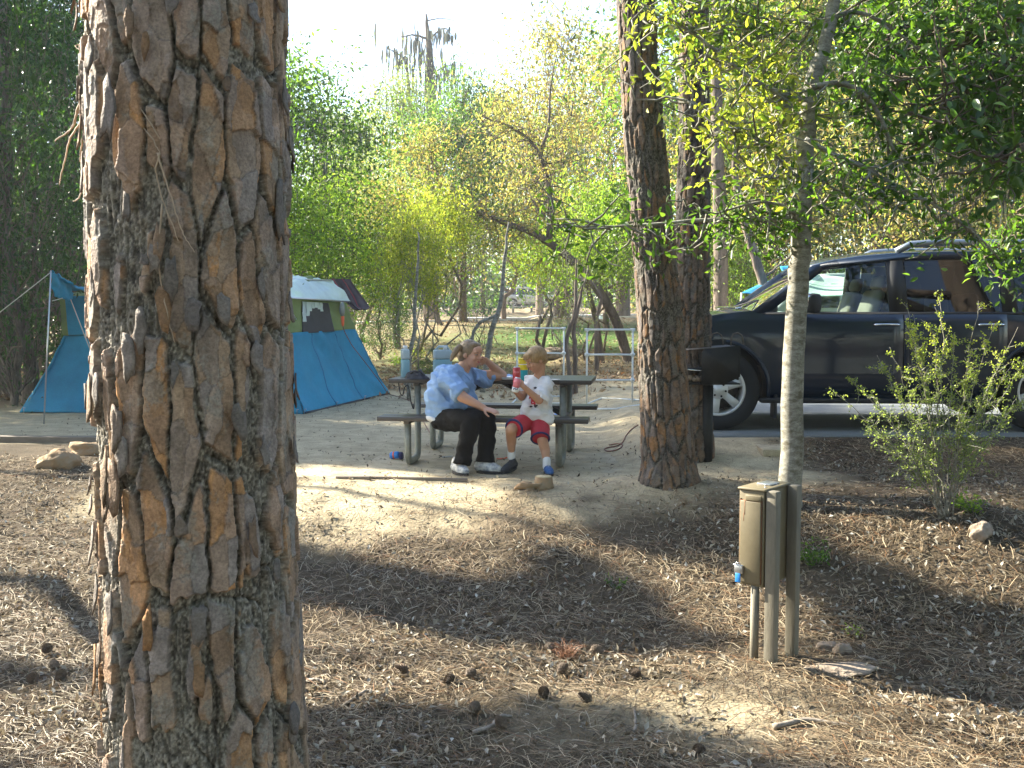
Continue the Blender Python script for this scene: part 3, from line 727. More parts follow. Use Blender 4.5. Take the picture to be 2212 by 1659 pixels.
WHERE = ['leafy oak close behind the camera to the left', 'dark evergreen straight behind the camera', 'leafy oak behind the camera to the right', 'dark evergreen to the right behind the camera', 'dark evergreen far to the left of the camera', 'tall oak far to the right of the camera', 'pale mossy oak deep behind the camera', 'tall oak deep behind the camera to the right', 'dark evergreen right of the oak, outside the picture']
for i, (x, y, k, sc_) in enumerate([(-7, -7, 'oak_green', 1.3), (-1.5, -9, 'dense', 1.3), (4, -8, 'oak_green', 1.4), (9, -6, 'dense', 1.4), (-12, -3, 'dense', 1.3), (13.5, -1, 'oak_green', 1.5), (1, -14, 'oak_pale', 1.2), (8, -13, 'oak_green', 1.4), (12, 6, 'dense', 1.2)]):
    t_ = plant(k, WHERE[i], 1106, 20, sc=sc_, group='trees around the viewpoint'); t_.location = (x, y, Hs(x, y) - 0.03)

# a far wood that reads as one mass
def far_woods():
    g = G(); rs = np.random.RandomState(77); gt = G()
    for i in range(64):
        x = -62 + i * 2.15 + rs.uniform(-1, 1); y = rs.uniform(66, 92); q = 1106 + x / y * F
        h = rs.uniform(8, 12.5)
        if 640 < q < 1340: h *= 0.72
        if 1070 < q < 1215: y = 98
        kind = ['green', 'pale', 'autumn', 'green', 'dark'][rs.randint(5)]
        n = 1000; nc = 18; z0 = Hs(x, y)
        c = np.stack([x + rs.normal(size=nc) * 1.9, y + rs.normal(size=nc) * 1.5, z0 + 0.8 + (h - 1) * rs.rand(nc) ** 0.8], -1)
        P = c[rs.randint(nc, size=n)] + rs.normal(size=(n, 3)) * np.array([0.8, 0.8, 0.5])
        leafcloud(g, P, 0.42, leafcols(kind, n, rs), rs)
        gt.tube([(x, y, z0 - 0.3), (x + rs.uniform(-.4, .4), y, z0 + h * 0.8)], [0.2, 0.08], 6, cap=False)
    for i in range(60):
        x = rs.uniform(-60, 70); y = rs.uniform(62, 74); n = 350
        if -0.8 < x < 5.2: y = 97
        c = np.array([x, y, Hs(x, y) + 0.6]); P = c + rs.normal(size=(n, 3)) * np.array([1.3, 1, 0.6])
        leafcloud(g, P, 0.28, leafcols(['green', 'autumn', 'dark'][rs.randint(3)], n, rs), rs)
    for i in range(70):
        x = -75 + i * 2.2 + rs.uniform(-1, 1); y = rs.uniform(104, 112); n = 330; z0 = Hs(x, y)
        P = np.array([x, y, z0]) + np.stack([rs.normal(size=n) * 1.6, rs.normal(size=n) * 0.8, rs.rand(n) ** 1.2 * 5.5], -1); leafcloud(g, P, 0.75, leafcols(['dark', 'green'][rs.randint(2)], n, rs), rs, ratio=0.6)
    o = g.obj('distant_woods', M['leaf'], color=True); stuff(o, 'distant wall of mixed green and brown woodland', 'woods')
    o2 = gt.obj('distant_trunks', M['bark_far'], smooth=True); stuff(o2, 'distant trunks standing in the far woodland', 'woods')
far_woods()

# bare or leaning trunks one can tell apart
def trunk_thing(name, label, pts, radii, m='bark_far', branches=(), cat='tree', leaves=None, n=10, sub=22, group=None, wob=0.006, seed=1):
    rs = np.random.RandomState(seed); b = np.array(pts[0], float); t = thing(name, label, cat, tuple(b), 0, group)
    def smooth(p, k):
        p = np.array([list(a) for a in p], float); tt = np.linspace(0, len(p) - 1, k)
        P = np.stack([np.interp(tt, range(len(p)), p[:, i]) for i in range(3)], -1)
        for _ in range(2): P[1:-1] = (P[:-2] + P[1:-1] * 2 + P[2:]) / 4
        return P
    P = smooth(pts, sub); R = np.interp(np.linspace(0, 1, sub), np.linspace(0, 1, len(radii)), radii)
    P[1:] += rs.normal(size=P[1:].shape) * wob
    g = G(); g.tube(P - b, R, n); g.obj('trunk', M[m], t, smooth=True)
    for br, rr in branches:
        Q = smooth(br, 12); Q[1:] += rs.normal(size=Q[1:].shape) * wob
        g = G(); g.tube(Q - b, np.linspace(rr[0], rr[1], 12), 7); g.obj('branch', M[m], t, smooth=True)
    return t, b
A3 = lambda zx, zy, Y: at(614.4 + zx * .3472, 384 + zy * .3472, Y)
def Z1(zx, zy, Y): return at(614.4 + zx * .3472, zy * .3472, Y)
arch_pts = [A3(2160, 1200, 24), A3(2130, 1080, 24), A3(2085, 950, 23.8), A3(2035, 820, 23.6), A3(1970, 710, 23.5), A3(1850, 570, 23.3), A3(1700, 425, 23), A3(1550, 335, 22.8), A3(1380, 290, 22.6), A3(1290, 240, 22.5), A3(1180, 197, 22.4), A3(980, 180, 22.2)]
arch_pts[0].z -= 0.15
archt, ab = trunk_thing('arching_tree', 'dark trunk that arches over from the right pipe frame towards the upper left', arch_pts, [0.14, 0.12, 0.115, 0.11, 0.105, 0.10, 0.09, 0.075, 0.06, 0.045, 0.03, 0.012], branches=[
    ([A3(1645, 400, 22.9), A3(1640, 290, 22.9), A3(1665, 200, 22.9), A3(1650, 80, 22.9), A3(1630, -40, 22.9), Z1(1600, 930, 22.9), Z1(1500, 820, 22.9), Z1(1340, 740, 22.8), Z1(1190, 715, 22.7)], (0.085, 0.012)),
    ([A3(1630, 260, 22.9), A3(1570, 180, 22.8), A3(1530, 120, 22.8)], (0.04, 0.01)),
    ([Z1(1600, 930, 22.9), Z1(1650, 780, 22.9), Z1(1650, 560, 22.9), Z1(1690, 350, 22.9)], (0.045, 0.008)),
    ([A3(1850, 620, 23.4), A3(1900, 720, 23.6), A3(1930, 850, 23.8), A3(1950, 960, 24), A3(1975, 1160, 24)], (0.05, 0.085))], seed=3)
def leaf_sprays(t, b, lines, n, leaf, kind, seed, spread, m='leaf', twig='bark_far', name='crown', tw=26, droop=0.1, fine=True, ratio=0.42):
    """twigs that leave the given lines, each carrying its own row of leaves"""
    rs = np.random.RandomState(seed); gl = G(); gt = G(); lines = [np.array([list(p) for p in l]) for l in lines]
    Ls = np.array([np.sum(np.linalg.norm(np.diff(l, axis=0), axis=1)) for l in lines]); per = tw * Ls / Ls.sum()
    k = 0; pts = []; cols = []; ntw = max(1, int(tw))
    for i in range(ntw):
        l = lines[rs.choice(len(lines), p=Ls / Ls.sum())]; u = rs.uniform(0.12, 1) * (len(l) - 1); a = int(min(u, len(l) - 2)); f = u - a
        p = l[a] * (1 - f) + l[a + 1] * f; d = rs.normal(size=3); d[2] = d[2] * 0.6 - droop; d /= np.linalg.norm(d)
        L = spread * rs.uniform(0.4, 1.2); tp = limb(p, p + d * L, rs, 6, 0.08, 0.15); gt.tube(tp - b, np.linspace(0.006, 0.002, 6) * (1 + spread), 4, cap=False)
        m_ = int(n / ntw); s_ = rs.uniform(0.15, 1, m_) * 5; ai = np.minimum(s_.astype(int), 4); ff = (s_ - ai)[:, None]
        P = tp[ai] * (1 - ff) + tp[ai + 1] * ff + rs.normal(size=(m_, 3)) * leaf * 0.9
        pts.append(P); cols.append(leafcols(kind, m_, rs) * rs.uniform(0.75, 1.25))
    leafcloud(gl, np.concatenate(pts) - b, leaf, np.concatenate(cols), rs, fine=fine, ratio=ratio)
    gt.obj('twigs', M[twig], t)['kind'] = 'stuff'
    o = gl.obj(name, M[m], t, color=True); o['kind'] = 'stuff'
leaf_sprays(archt, ab, [arch_pts[5:], [A3(1640, 290, 22.9), A3(1650, 80, 22.9), Z1(1600, 930, 22.9)], [Z1(1600, 930, 22.9), Z1(1500, 820, 22.9), Z1(1190, 715, 22.7)]], 3600, 0.085, 'autumn', 8, 1.3, tw=110, fine=False)

# mossy snags against the sky
def snag(label, pts, radii, moss, seed, br):
    t, b = trunk_thing('mossy_snag', label, pts, radii, branches=br, seed=seed)
    g = G(); rs = np.random.RandomState(seed)
    for p, L in moss: mossy(g, np.array(p) - b, L * 0.85, rs, 10, 0.085, L * 0.34)
    g.obj('hanging_moss', M['moss'], t, color=True)['kind'] = 'stuff'
D = 46
def zs(x, y): return Z1(x, y, D)
snag('tall thin dead tree with ragged beards of moss against the white sky', [at(930, 690, D), zs(925, 1000), zs(915, 600), zs(905, 350), zs(890, 200), zs(880, 85)], [0.34, 0.28, 0.22, 0.16, 0.11, 0.04],
     [(zs(740, 215), 1.3), (zs(790, 215), 1.4), (zs(830, 220), 1.6), (zs(860, 260), 1.8), (zs(840, 330), 1.4), (zs(880, 360), 1.6), (zs(900, 300), 2.2), (zs(925, 210), 1.2), (zs(960, 190), 1.0), (zs(1000, 190), 0.9), (zs(1025, 215), 0.6),
      (zs(1005, 390), 1.3), (zs(985, 410), 1.4), (zs(1040, 400), 0.8), (zs(955, 480), 2.0), (zs(910, 400), 1.6), (zs(650, 305), 0.6), (zs(690, 320), 0.8), (zs(720, 340), 1.0), (zs(745, 360), 1.2)], 5,
     [([zs(893, 240), zs(800, 215), zs(725, 230)], (0.06, 0.02)), ([zs(895, 250), zs(960, 190), zs(1000, 170), zs(1040, 215)], (0.05, 0.015)), ([zs(910, 470), zs(960, 430), zs(1060, 395)], (0.05, 0.015)),
      ([zs(770, 560), zs(765, 420), zs(740, 350), zs(640, 300)], (0.08, 0.02)), ([zs(925, 1000), zs(800, 760), zs(770, 560)], (0.10, 0.08)), ([zs(885, 130), zs(970, 110), zs(1060, 130)], (0.03, 0.01))])
D = 52
snag('thin mossy treetop at the left of the open sky', [at(690, 690, D), zs(230, 900), zs(228, 760), zs(232, 640)], [0.2, 0.12, 0.09, 0.03], [(zs(230, 690), 2.0), (zs(240, 790), 2.4), (zs(260, 715), 0.8), (zs(210, 800), 2.0)], 6, [([zs(230, 720), zs(262, 705), zs(295, 718)], (0.04, 0.01))])
D = 40
snag('dark mossy treetop to the right of the tall snag', [at(1000, 700, D), zs(1105, 1050), zs(1100, 800), zs(1110, 640), zs(1150, 520)], [0.16, 0.12, 0.10, 0.06, 0.02], [(zs(1090, 750), 1.2), (zs(1180, 780), 2.4), (zs(1160, 790), 1.6), (zs(1195, 830), 1.5), (zs(1120, 770), 1.3)], 9, [([zs(1100, 780), zs(1150, 750), zs(1200, 790)], (0.06, 0.02)), ([zs(1110, 640), zs(1060, 620), zs(1030, 600)], (0.04, 0.01))])

def simple_trunk(label, q, D, r, seed, name='forest_tree', m='bark_far', br=()):
    pts = [at(x, y, D) for x, y in q]; pts[0].z = Hs(pts[0].x, D) - 0.1
    return trunk_thing(name, label, pts, r, m, [([at(x, y, D) for x, y in b], rr) for b, rr in br], seed=seed)
simple_trunk('straight grey trunk rising behind the SUV roof rail, left one of a pair', [(1900, 700), (1897, 560), (1893, 480), (1885, 200), (1880, -100)], 21, [0.17, 0.16, 0.15, 0.13, 0.11], 21)
simple_trunk('brownish trunk rising behind the SUV roof rail, right one of a pair', [(1948, 700), (1945, 560), (1935, 470), (1925, 200), (1925, -100)], 23, [0.17, 0.15, 0.15, 0.13, 0.1], 22)
simple_trunk('crooked dark trunk rising beside the blue awning, behind the windshield', [(1655, 700), (1652, 620), (1640, 580), (1612, 500), (1600, 440), (1585, 380), (1590, 250)], 17, [0.085, 0.08, 0.08, 0.075, 0.07, 0.055, 0.03], 23, br=[([(1650, 600), (1700, 560), (1740, 520)], (0.02, 0.006))])
simple_trunk('straight grey trunk between the second pine and the crooked trunk', [(1560, 700), (1556, 500), (1550, 300), (1546, 0)], 20, [0.16, 0.14, 0.12, 0.09], 24)
simple_trunk('dark trunk far back at the right of the silver car', [(1213, 690), (1215, 600), (1218, 450), (1215, 350)], 50, [0.42, 0.36, 0.3, 0.2], 25)
simple_trunk('dark trunk in front of the far silver car', [(1165, 690), (1166, 600), (1160, 450)], 60, [0.25, 0.2, 0.15], 26)
simple_trunk('blue-grey far trunk just left of the twin pines', [(1345, 700), (1346, 600), (1350, 450), (1350, 300)], 46, [0.35, 0.3, 0.27, 0.2], 27)
simple_trunk('grey trunk behind the saplings left of the woman', [(758, 700), (756, 560), (750, 400), (745, 250)], 40, [0.2, 0.17, 0.13, 0.08], 28)
simple_trunk('dark slender trunk behind the brown blanket', [(858, 730), (852, 600), (848, 500)], 30, [0.12, 0.1, 0.06], 29)
simple_trunk('slim dark stem between the arching trunk and the pipe frames', [(1290, 770), (1288, 700), (1300, 640), (1262, 590)], 20, [0.045, 0.04, 0.035, 0.02], 30)
simple_trunk('pale forked stem leaning behind the head of the woman', [(1040, 770), (1062, 710), (1082, 660), (1090, 560), (1098, 480)], 17, [0.05, 0.045, 0.04, 0.03, 0.012], 31, m='bark_pale', br=[([(1075, 680), (1030, 700), (1010, 760)], (0.025, 0.03))])
simple_trunk('thin curving sunlit stem behind the white jug', [(883, 800), (883, 760), (897, 720), (896, 660), (904, 560), (905, 500)], 15.5, [0.035, 0.032, 0.03, 0.026, 0.02, 0.01], 32, m='bark_pale')
simple_trunk('slim stem curving between the white pipe frames', [(1237, 805), (1226, 770), (1222, 730), (1240, 690), (1245, 640), (1244, 560)], 16.5, [0.04, 0.035, 0.035, 0.03, 0.025, 0.01], 33)
simple_trunk('upright slim stem just right of the curving one between the pipe frames', [(1244, 805), (1241, 740), (1240, 700), (1255, 640), (1262, 600)], 16.6, [0.04, 0.035, 0.03, 0.025, 0.01], 34)
simple_trunk('thick reddish trunk cut by the left edge of the picture', [(12, 800), (2, 680), (-6, 560), (-10, 300), (-12, 0)], 16, [0.26, 0.22, 0.21, 0.19, 0.17], 35)
simple_trunk('twisted grey stem with a low fork left of the tent', [(62, 868), (70, 810), (62, 740), (48, 690), (35, 640), (22, 590), (30, 480)], 15.2, [0.14, 0.11, 0.10, 0.085, 0.08, 0.07, 0.04], 36, br=[([(52, 700), (72, 640), (85, 600), (70, 540), (75, 400)], (0.055, 0.03)), ([(66, 840), (64, 790), (60, 740)], (0.05, 0.03))])
simple_trunk('smaller grey trunk behind the twisted stem and the tent pole', [(92, 755), (88, 680), (84, 620), (95, 500)], 22, [0.13, 0.12, 0.1, 0.06], 37)
simple_trunk('dark straight trunk rising above the left end of the tent', [(160, 700), (157, 560), (152, 400), (148, 250)], 19, [0.12, 0.11, 0.1, 0.06], 38)

# the slender smooth-barked tree in front of the SUV
SD = 6.9
sq = [(1706, 1120), (1710, 950), (1713, 800), (1722, 650), (1728, 560), (1734, 450), (1739, 330), (1747, 230), (1758, 160), (1778, 110), (1796, 40), (1804, -20), (1808, -200), (1800, -500)]
sp = [at(x, y, SD) for x, y in sq]; sp[0].z = Hs(sp[0].x, SD) - 0.1
L_ = lambda pts, d=0.0: [at(x, y, SD + d + i * 0.02) for i, (x, y) in enumerate(pts)]
sb = [(L_([(1740, 262), (1715, 245), (1690, 248), (1668, 285), (1640, 345), (1622, 420), (1606, 470)]), (0.032, 0.010)),
      (L_([(1738, 250), (1700, 240), (1680, 215), (1662, 170), (1630, 120), (1605, 70), (1580, -10)], 0.3), (0.03, 0.008)),
      (L_([(1718, 470), (1680, 472), (1620, 476), (1540, 472), (1480, 478), (1400, 488), (1306, 492), (1180, 485)], -0.15), (0.022, 0.006)),
      (L_([(1720, 465), (1690, 440), (1640, 430), (1570, 455), (1530, 465), (1500, 440)], -0.4), (0.012, 0.004)),
      (L_([(1745, 215), (1700, 215), (1640, 180), (1560, 130), (1480, 48), (1420, 40), (1385, 10)], -0.2), (0.018, 0.005)),
      (L_([(1752, 190), (1800, 175), (1850, 180), (1900, 230), (1930, 330), (1975, 420), (2040, 490)], -0.2), (0.022, 0.006)),
      (L_([(1740, 300), (1790, 330), (1850, 350), (1930, 400), (2020, 440), (2110, 500), (2160, 560)], -0.5), (0.016, 0.005)),
      (L_([(1735, 400), (1700, 360), (1640, 300), (1560, 255), (1480, 215)], -0.5), (0.014, 0.004)),
      (L_([(1795, 40), (1850, 20), (1930, 60), (2000, 120)], 0.1), (0.02, 0.006)),
      (L_([(1738, 340), (1760, 380), (1820, 420), (1860, 440)], -0.6), (0.010, 0.004))]
sl_t, slb = trunk_thing('slender_tree', 'slender smooth-barked trunk in front of the SUV door, brightly lit on its left side', sp, [0.082, 0.076, 0.072, 0.07, 0.068, 0.062, 0.058, 0.058, 0.052, 0.046, 0.042, 0.04, 0.03, 0.01], 'bark_pale', sb, n=20, sub=60, wob=0.0025, seed=12)
leaf_sprays(sl_t, slb, [b for b, r in (sb[1], sb[4], sb[7], sb[0])], 1900, 0.060, 'yellow', 41, 0.50, twig='bark_pale', name='yellow_leaves', tw=110)
leaf_sprays(sl_t, slb, [b for b, r in (sb[2], sb[3], sb[5], sb[6], sb[8], sb[9])], 2000, 0.062, 'green', 42, 0.45, twig='bark_pale', name='green_leaves', tw=130)
top_l = [L_([(1800, -60), (1700, -200), (1560, -160), (1420, -40)]), L_([(1805, -100), (1900, -160), (2050, -60)], 0.2), L_([(1790, 60), (1700, 40), (1600, 60), (1500, 30)], 0.4)]
leaf_sprays(sl_t, slb, top_l, 2600, 0.062, 'bright', 43, 0.7, twig='bark_pale', name='top_leaves', tw=110)

# big dark oak whose branches hang into the upper right corner
def right_oak():
    t, b = trunk_thing('oak_tree', 'spreading oak at the right whose dark leaves and limb hang into the top corner', [Vector((5.9, 7.6, -0.1)), Vector((5.7, 7.7, 1.8)), Vector((5.3, 7.8, 3.4)), Vector((5.2, 8, 6))], [0.26, 0.22, 0.2, 0.14],
        branches=[([Vector((5.5, 7.75, 2.6)), at(2212, 12, 7.8), at(2150, 45, 7.8), at(2070, 92, 7.8), at(1985, 142, 7.8), at(1930, 178, 7.8), at(1890, 240, 7.8)], (0.075, 0.02)),
                  ([Vector((5.5, 7.8, 2.2)), at(2212, 160, 7.4), at(2120, 230, 7.2), at(2040, 290, 7.1), at(1960, 330, 7.0)], (0.05, 0.012)),
                  ([Vector((5.3, 7.8, 3.2)), at(2200, -80, 7.4), at(2050, -120, 7.2), at(1900, -60, 7.0)], (0.06, 0.012)),
                  ([Vector((5.5, 7.7, 2.4)), at(2260, 260, 6.8), at(2200, 330, 6.6), at(2130, 350, 6.5)], (0.04, 0.01))], seed=14)
    ls = [[at(2212, 12, 7.8), at(2070, 92, 7.8), at(1890, 240, 7.8)], [at(2212, 160, 7.4), at(2120, 230, 7.2), at(1960, 330, 7.0)], [at(2200, -80, 7.4), at(2050, -120, 7.2), at(1900, -60, 7.0)], [at(2260, 260, 6.8), at(2130, 350, 6.5)],
          [at(2260, 100, 7.0), at(2100, 150, 6.8), at(2000, 260, 6.7)], [at(2240, 0, 8.2), at(2000, 40, 8.2), at(1850, 120, 8.0)]]
    leaf_sprays(t, b, ls, 4500, 0.095, 'green', 45, 0.62, m='leaf_dark', tw=290)
    leaf_sprays(t, b, [[at(2240, 330, 7.6), at(2120, 400, 7.4)], [at(2200, 420, 8.6), at(2190, 520, 8.5), at(2120, 560, 8.4)]], 900, 0.07, 'green', 46, 0.35, tw=34, name='low_leaves')
    g = G(); rs = np.random.RandomState(46)
    for q in ((1960, 300), (2010, 330), (2060, 340), (2110, 330), (2150, 380), (1930, 380), (1900, 330), (2030, 420), (2180, 420), (2080, 400), (1990, 360)): mossy(g, np.array(at(q[0], q[1] - 20, 7.7)) - b, 0.34, rs, 34, 0.006, 0.10)
    g.obj('hanging_moss', M['moss'], t, color=True)['kind'] = 'stuff'
right_oak()

# ------------------------------------------------------------------ picnic table
GT = -0.017
def RZ(a): return Matrix.Rotation(a, 4, 'Z')
TC = Vector((-0.158, 9.42, GT))
def tl(x, y, z=0.0):
    """table frame -> world"""
    return TC + RZ(TR) @ Vector((x, y, z))
def picnic_table():
    t = thing('picnic_table', 'dark plank picnic table with galvanised pipe legs where the woman and boy sit', 'picnic table', tuple(TC), TR)
    for i in range(5):
        g = G(); g.box((0, -0.305 + i * 0.1525, 0.722), (1.83, 0.140, 0.038)); g.obj('tabletop_plank', M['plank'], t, bevel=0.005)
    for s in (-1, 1):
        for k in range(2):
            g = G(); g.box((0, s * (0.575 + k * 0.135), 0.418), (1.83, 0.125, 0.038)); g.obj('bench_plank', M['plank'], t, bevel=0.005)
    for x in (-0.66, 0.66):
        for s in (-1, 1):
            pts = [(x, s * 0.69, 0.395), (x, s * 0.69, 0.12), (x, s * 0.68, 0.06), (x, s * 0.65, 0.036), (x, s * 0.60, 0.03), (x, s * 0.42, 0.03), (x, s * 0.36, 0.036), (x, s * 0.325, 0.06), (x, s * 0.31, 0.12), (x, s * 0.31, 0.69)]
            g = G(); g.tube(pts, 0.030, 12); g.obj('leg', M['galv'], t, smooth=True)
        g = G(); g.box((x, 0, 0.385), (0.05, 1.5, 0.025)); g.obj('seat_support', M['rust_steel'], t, bevel=0.003)
        g = G(); g.box((x, 0, 0.690), (0.05, 0.70, 0.022)); g.obj('top_support', M['rust_steel'], t, bevel=0.003)
        g = G(); g.tube([(x * 0.96, 0, 0.40), (x * 0.12, 0, 0.695)], 0.024, 8); g.obj('brace', M['black_steel'], t, smooth=True)
picnic_table()
TOPZ = GT + 0.741

def on_table(qx, qy, dy=0.0):
    """point on the table top seen at (qx, qy)"""
    Y = (CAMZ - TOPZ) * F / (qy - HORIZ); return at(qx, qy, Y)
def lathe_thing(name, label, cat, p, parts, group=None, tilt=None):
    t = thing(name, label, cat, tuple(p), 0, group)
    for nm, prof, m, n in parts:
        g = G(); g.lathe((0, 0, 0), prof, n); g.obj(nm, M[m], t, smooth=False, bevel=0.002)
    if tilt: t.rotation_euler = tilt
    return t
def jug(name, label, x0, x1, y0, y1, Y, dep, handle):
    p = at((x0 + x1) / 2, y1, Y); w = (x1 - x0) / F * Y; h = (y1 - y0) / F * Y; p.z = TOPZ
    t = thing(name, label, 'jug', tuple(p), 0.2)
    def prof(z0, z1, rr):
        g = G(); n = 24; rings = []
        for z, k in ((z0, 0.94), (z0 + 0.006, 1), (z1 - 0.02, 1), (z1 - 0.004, 0.9)):
            a = np.linspace(0, 2 * math.pi, n, endpoint=False); e = 0.35
            cx = np.sign(np.cos(a)) * np.abs(np.cos(a)) ** e * w / 2 * k; cy = np.sign(np.sin(a)) * np.abs(np.sin(a)) ** e * dep / 2 * k
            rings.append(np.stack([cx, cy, np.full(n, z)], -1))
        V = np.concatenate(rings); Fc = [(r * n + i, r * n + (i + 1) % n, (r + 1) * n + (i + 1) % n, (r + 1) * n + i) for r in range(3) for i in range(n)]
        Fc += [tuple(range(n))[::-1], tuple(range(3 * n, 4 * n))]; g.add(V, Fc); return g
    prof(0, h * 0.62, 0).obj('water', M['jug_water'], t, smooth=False, bevel=0.004)
    prof(h * 0.622, h * 0.96, 0).obj('shoulder', M['jug'], t, bevel=0.004)
    g = G()
    if handle:
        g.tube([(-w * .36, 0, h * .94), (-w * .2, 0, h * 1.06), (w * .25, 0, h * 1.06), (w * .38, 0, h * .9)], 0.012, 8); g.obj('handle', M['jug'], t, smooth=True)
        g = G(); g.lathe((w * 0.15, 0, h * 0.95), [(0.02, 0), (0.02, 0.03), (0.018, 0.034)], 12); g.obj('cap', M['white'], t)
    else:
        g.lathe((0, 0, h * 0.955), [(0.022, 0), (0.022, 0.02), (0.018, 0.03)], 14); g.obj('cap', M['white'], t)
    return t
jug('water_jug', 'tall slim pale blue water jug near the left end of the table', 867, 884, 762, 826, 9.42, 0.17, False)
jug('handled_jug', 'wide translucent jug with a handle standing behind the woman\'s back', 936, 976, 762, 822, 9.6, 0.12, True)
def bag():
    p = on_table(902, 819); p.z = TOPZ
    t = thing('dark_bag', 'crumpled dark bag lying beside the slim water jug', 'bag', tuple(p))
    g = G(); rs = np.random.RandomState(4)
    u, v = np.meshgrid(np.linspace(0, 2 * math.pi, 26), np.linspace(0, math.pi / 2, 9), indexing='ij')
    n = fbm(np.cos(u) * 2 + 9, np.sin(u) * 2 + v * 2, 3, 3)
    R = 1 + 0.5 * n; P = np.stack([0.11 * R * np.cos(u) * np.cos(v), 0.07 * R * np.sin(u) * np.cos(v), 0.065 * np.sin(v) * (1 + 0.8 * n) + 0.002], -1)
    P[-1] = P[0]
    g.grid(P); g.obj('bag', M['dark_bag'], t, smooth=True)
    g = G(); g.tube([(-0.06, -0.03, 0.05), (-0.03, -0.05, 0.075), (0.03, -0.04, 0.07), (0.07, -0.05, 0.03)], 0.008, 6); g.obj('strap', M['trim'], t, smooth=True)
bag()
def snack_things():
    p = on_table(1130, 824); p.z = TOPZ
    lathe_thing('snack_tube', 'tall yellow and teal cardboard tube standing behind the drink cans', 'snack tube', p, [('lower_band', [(0.040, 0), (0.040, 0.10)], 'teal', 24), ('upper_band', [(0.0402, 0.101), (0.0402, 0.145)], 'yellow', 24), ('white_band', [(0.0404, 0.1455), (0.0404, 0.152)], 'white', 24), ('top_band', [(0.0402, 0.1525), (0.0402, 0.19)], 'yellow', 24), ('lid', [(0.042, 0.1905), (0.042, 0.20)], 'yellow', 24)])
    p = on_table(1116, 829); p.z = TOPZ
    t = lathe_thing('red_can', 'tall dark red drink can standing on the table edge', 'drink can', p, [('body', [(0.028, 0), (0.033, 0.006), (0.033, 0.125), (0.027, 0.138)], 'red_can', 24), ('rim', [(0.028, 0.1385), (0.028, 0.142)], 'steel', 20)])
    g = G()
    for i, x in enumerate((-0.018, -0.009, 0.0, 0.009, 0.017)): g.box((x, -math.sqrt(0.0336 ** 2 - x * x), 0.098), (0.005, 0.001, 0.012 + 0.004 * (i % 2)))
    g.obj('lettering', M['pink'], t)
    p = on_table(1100, 820); p.z = TOPZ
    t = thing('paper_plate', 'stack of white paper plates beside the elbow of the woman', 'plates', tuple(p))
    for k in range(3):
        g = G(); g.lathe((0, 0, k * 0.006), [(0.03, 0.001), (0.065, 0.002), (0.085, 0.012), (0.086, 0.014), (0.064, 0.005), (0.01, 0.003)], 28); g.obj('plate', M['white'], t, smooth=True)
    g = G(); rs = np.random.RandomState(5); x, y = np.meshgrid(np.linspace(-.06, .06, 9), np.linspace(-.05, .05, 9), indexing='ij')
    g.grid(np.stack([x, y, 0.03 + 0.03 * np.abs(fbm(x * 22, y * 22, 3, 3))], -1)); tag(g.obj('napkin', M['blue_shirt'], loc=tuple(p + Vector((0.0, 0.02, 0.0)))), 'crumpled blue and white napkin on the paper plates', 'napkin')
    p = on_table(1200, 822); p.z = TOPZ
    g = G(); g.lathe((0, 0, 0), [(0.02, 0.001), (0.03, 0.002), (0.042, 0.010), (0.043, 0.012), (0.028, 0.004), (0.006, 0.003)], 24); tag(g.obj('small_dish', M['white'], smooth=True, loc=tuple(p)), 'small white dish on the table at the shoulder of the boy', 'dish')
snack_things()
def cable(name, label, cat, pts, r, m, n=60, group=None):
    P = np.array([list(p) for p in pts]); tt = np.linspace(0, len(P) - 1, n)
    Q = np.stack([np.interp(tt, range(len(P)), P[:, i]) for i in range(3)], -1)
    for _ in range(4): Q[1:-1] = (Q[:-2] + Q[1:-1] * 2 + Q[2:]) / 4
    b = Q[0].copy(); g = G(); g.tube(Q - b, r, 6)
    return tag(g.obj(name, M[m], smooth=True, loc=tuple(b)), label, cat, group)
def cl(qx, qy, dz=0.006):
    p = gnd(qx, qy); p.z += dz; return p
u0 = tl(-0.66, -0.25, 0.69)
cable('hanging_cord', 'dark cord looped down under the left end of the table', 'cord', [tl(-0.84, -0.3, 0.70), tl(-0.82, -0.32, 0.60), tl(-0.80, -0.3, 0.58), tl(-0.79, -0.28, 0.66), tl(-0.75, -0.3, 0.69), tl(-0.72, -0.32, 0.52), tl(-0.70, -0.3, 0.45), tl(-0.69, -0.28, 0.6), tl(-0.66, -0.3, 0.69)], 0.005, 'trim', 60)

# small things on the ground by the table
def tumbler():
    p = gnd(857, 996); t = thing('blue_tumbler', 'blue tumbler lying on the sand left of the bench leg', 'tumbler', (p.x, p.y, GT + 0.034), 0.0)
    R = Matrix.Rotation(math.radians(84), 4, 'Y') @ Matrix.Rotation(0.0, 4, 'Z')
    g = G(); g.lathe((-0.06, 0, 0), [(0.026, 0), (0.034, 0.01), (0.034, 0.075), (0.028, 0.085)], 20, R=R); g.obj('cup', M['blue_plastic'], t, smooth=True)
    g = G(); g.lathe((-0.06, 0, 0), [(0.0345, 0.03), (0.0345, 0.045)], 20, R=R); g.obj('band', M['orange'], t, smooth=True)
    g = G(); g.lathe((0.032, 0, 0), [(0.035, 0), (0.035, 0.022), (0.030, 0.026)], 20, R=R); g.obj('lid', M['navy_cloth'], t, smooth=True)
    t.rotation_euler = (0, 0, -0.25)
tumbler()
def pen(label, a, b, r, m, cat, name):
    g = G(); A, B = gnd(*a), gnd(*b); A.z = B.z = GT + r + 0.001; g.tube([(0, 0, 0), tuple(B - A)], r, 8); tag(g.obj(name, M[m], smooth=True, loc=tuple(A)), label, cat)
pen('white pen lying on the sand left of the white shoes', (955, 993), (978, 991), 0.006, 'white', 'pen', 'pen')
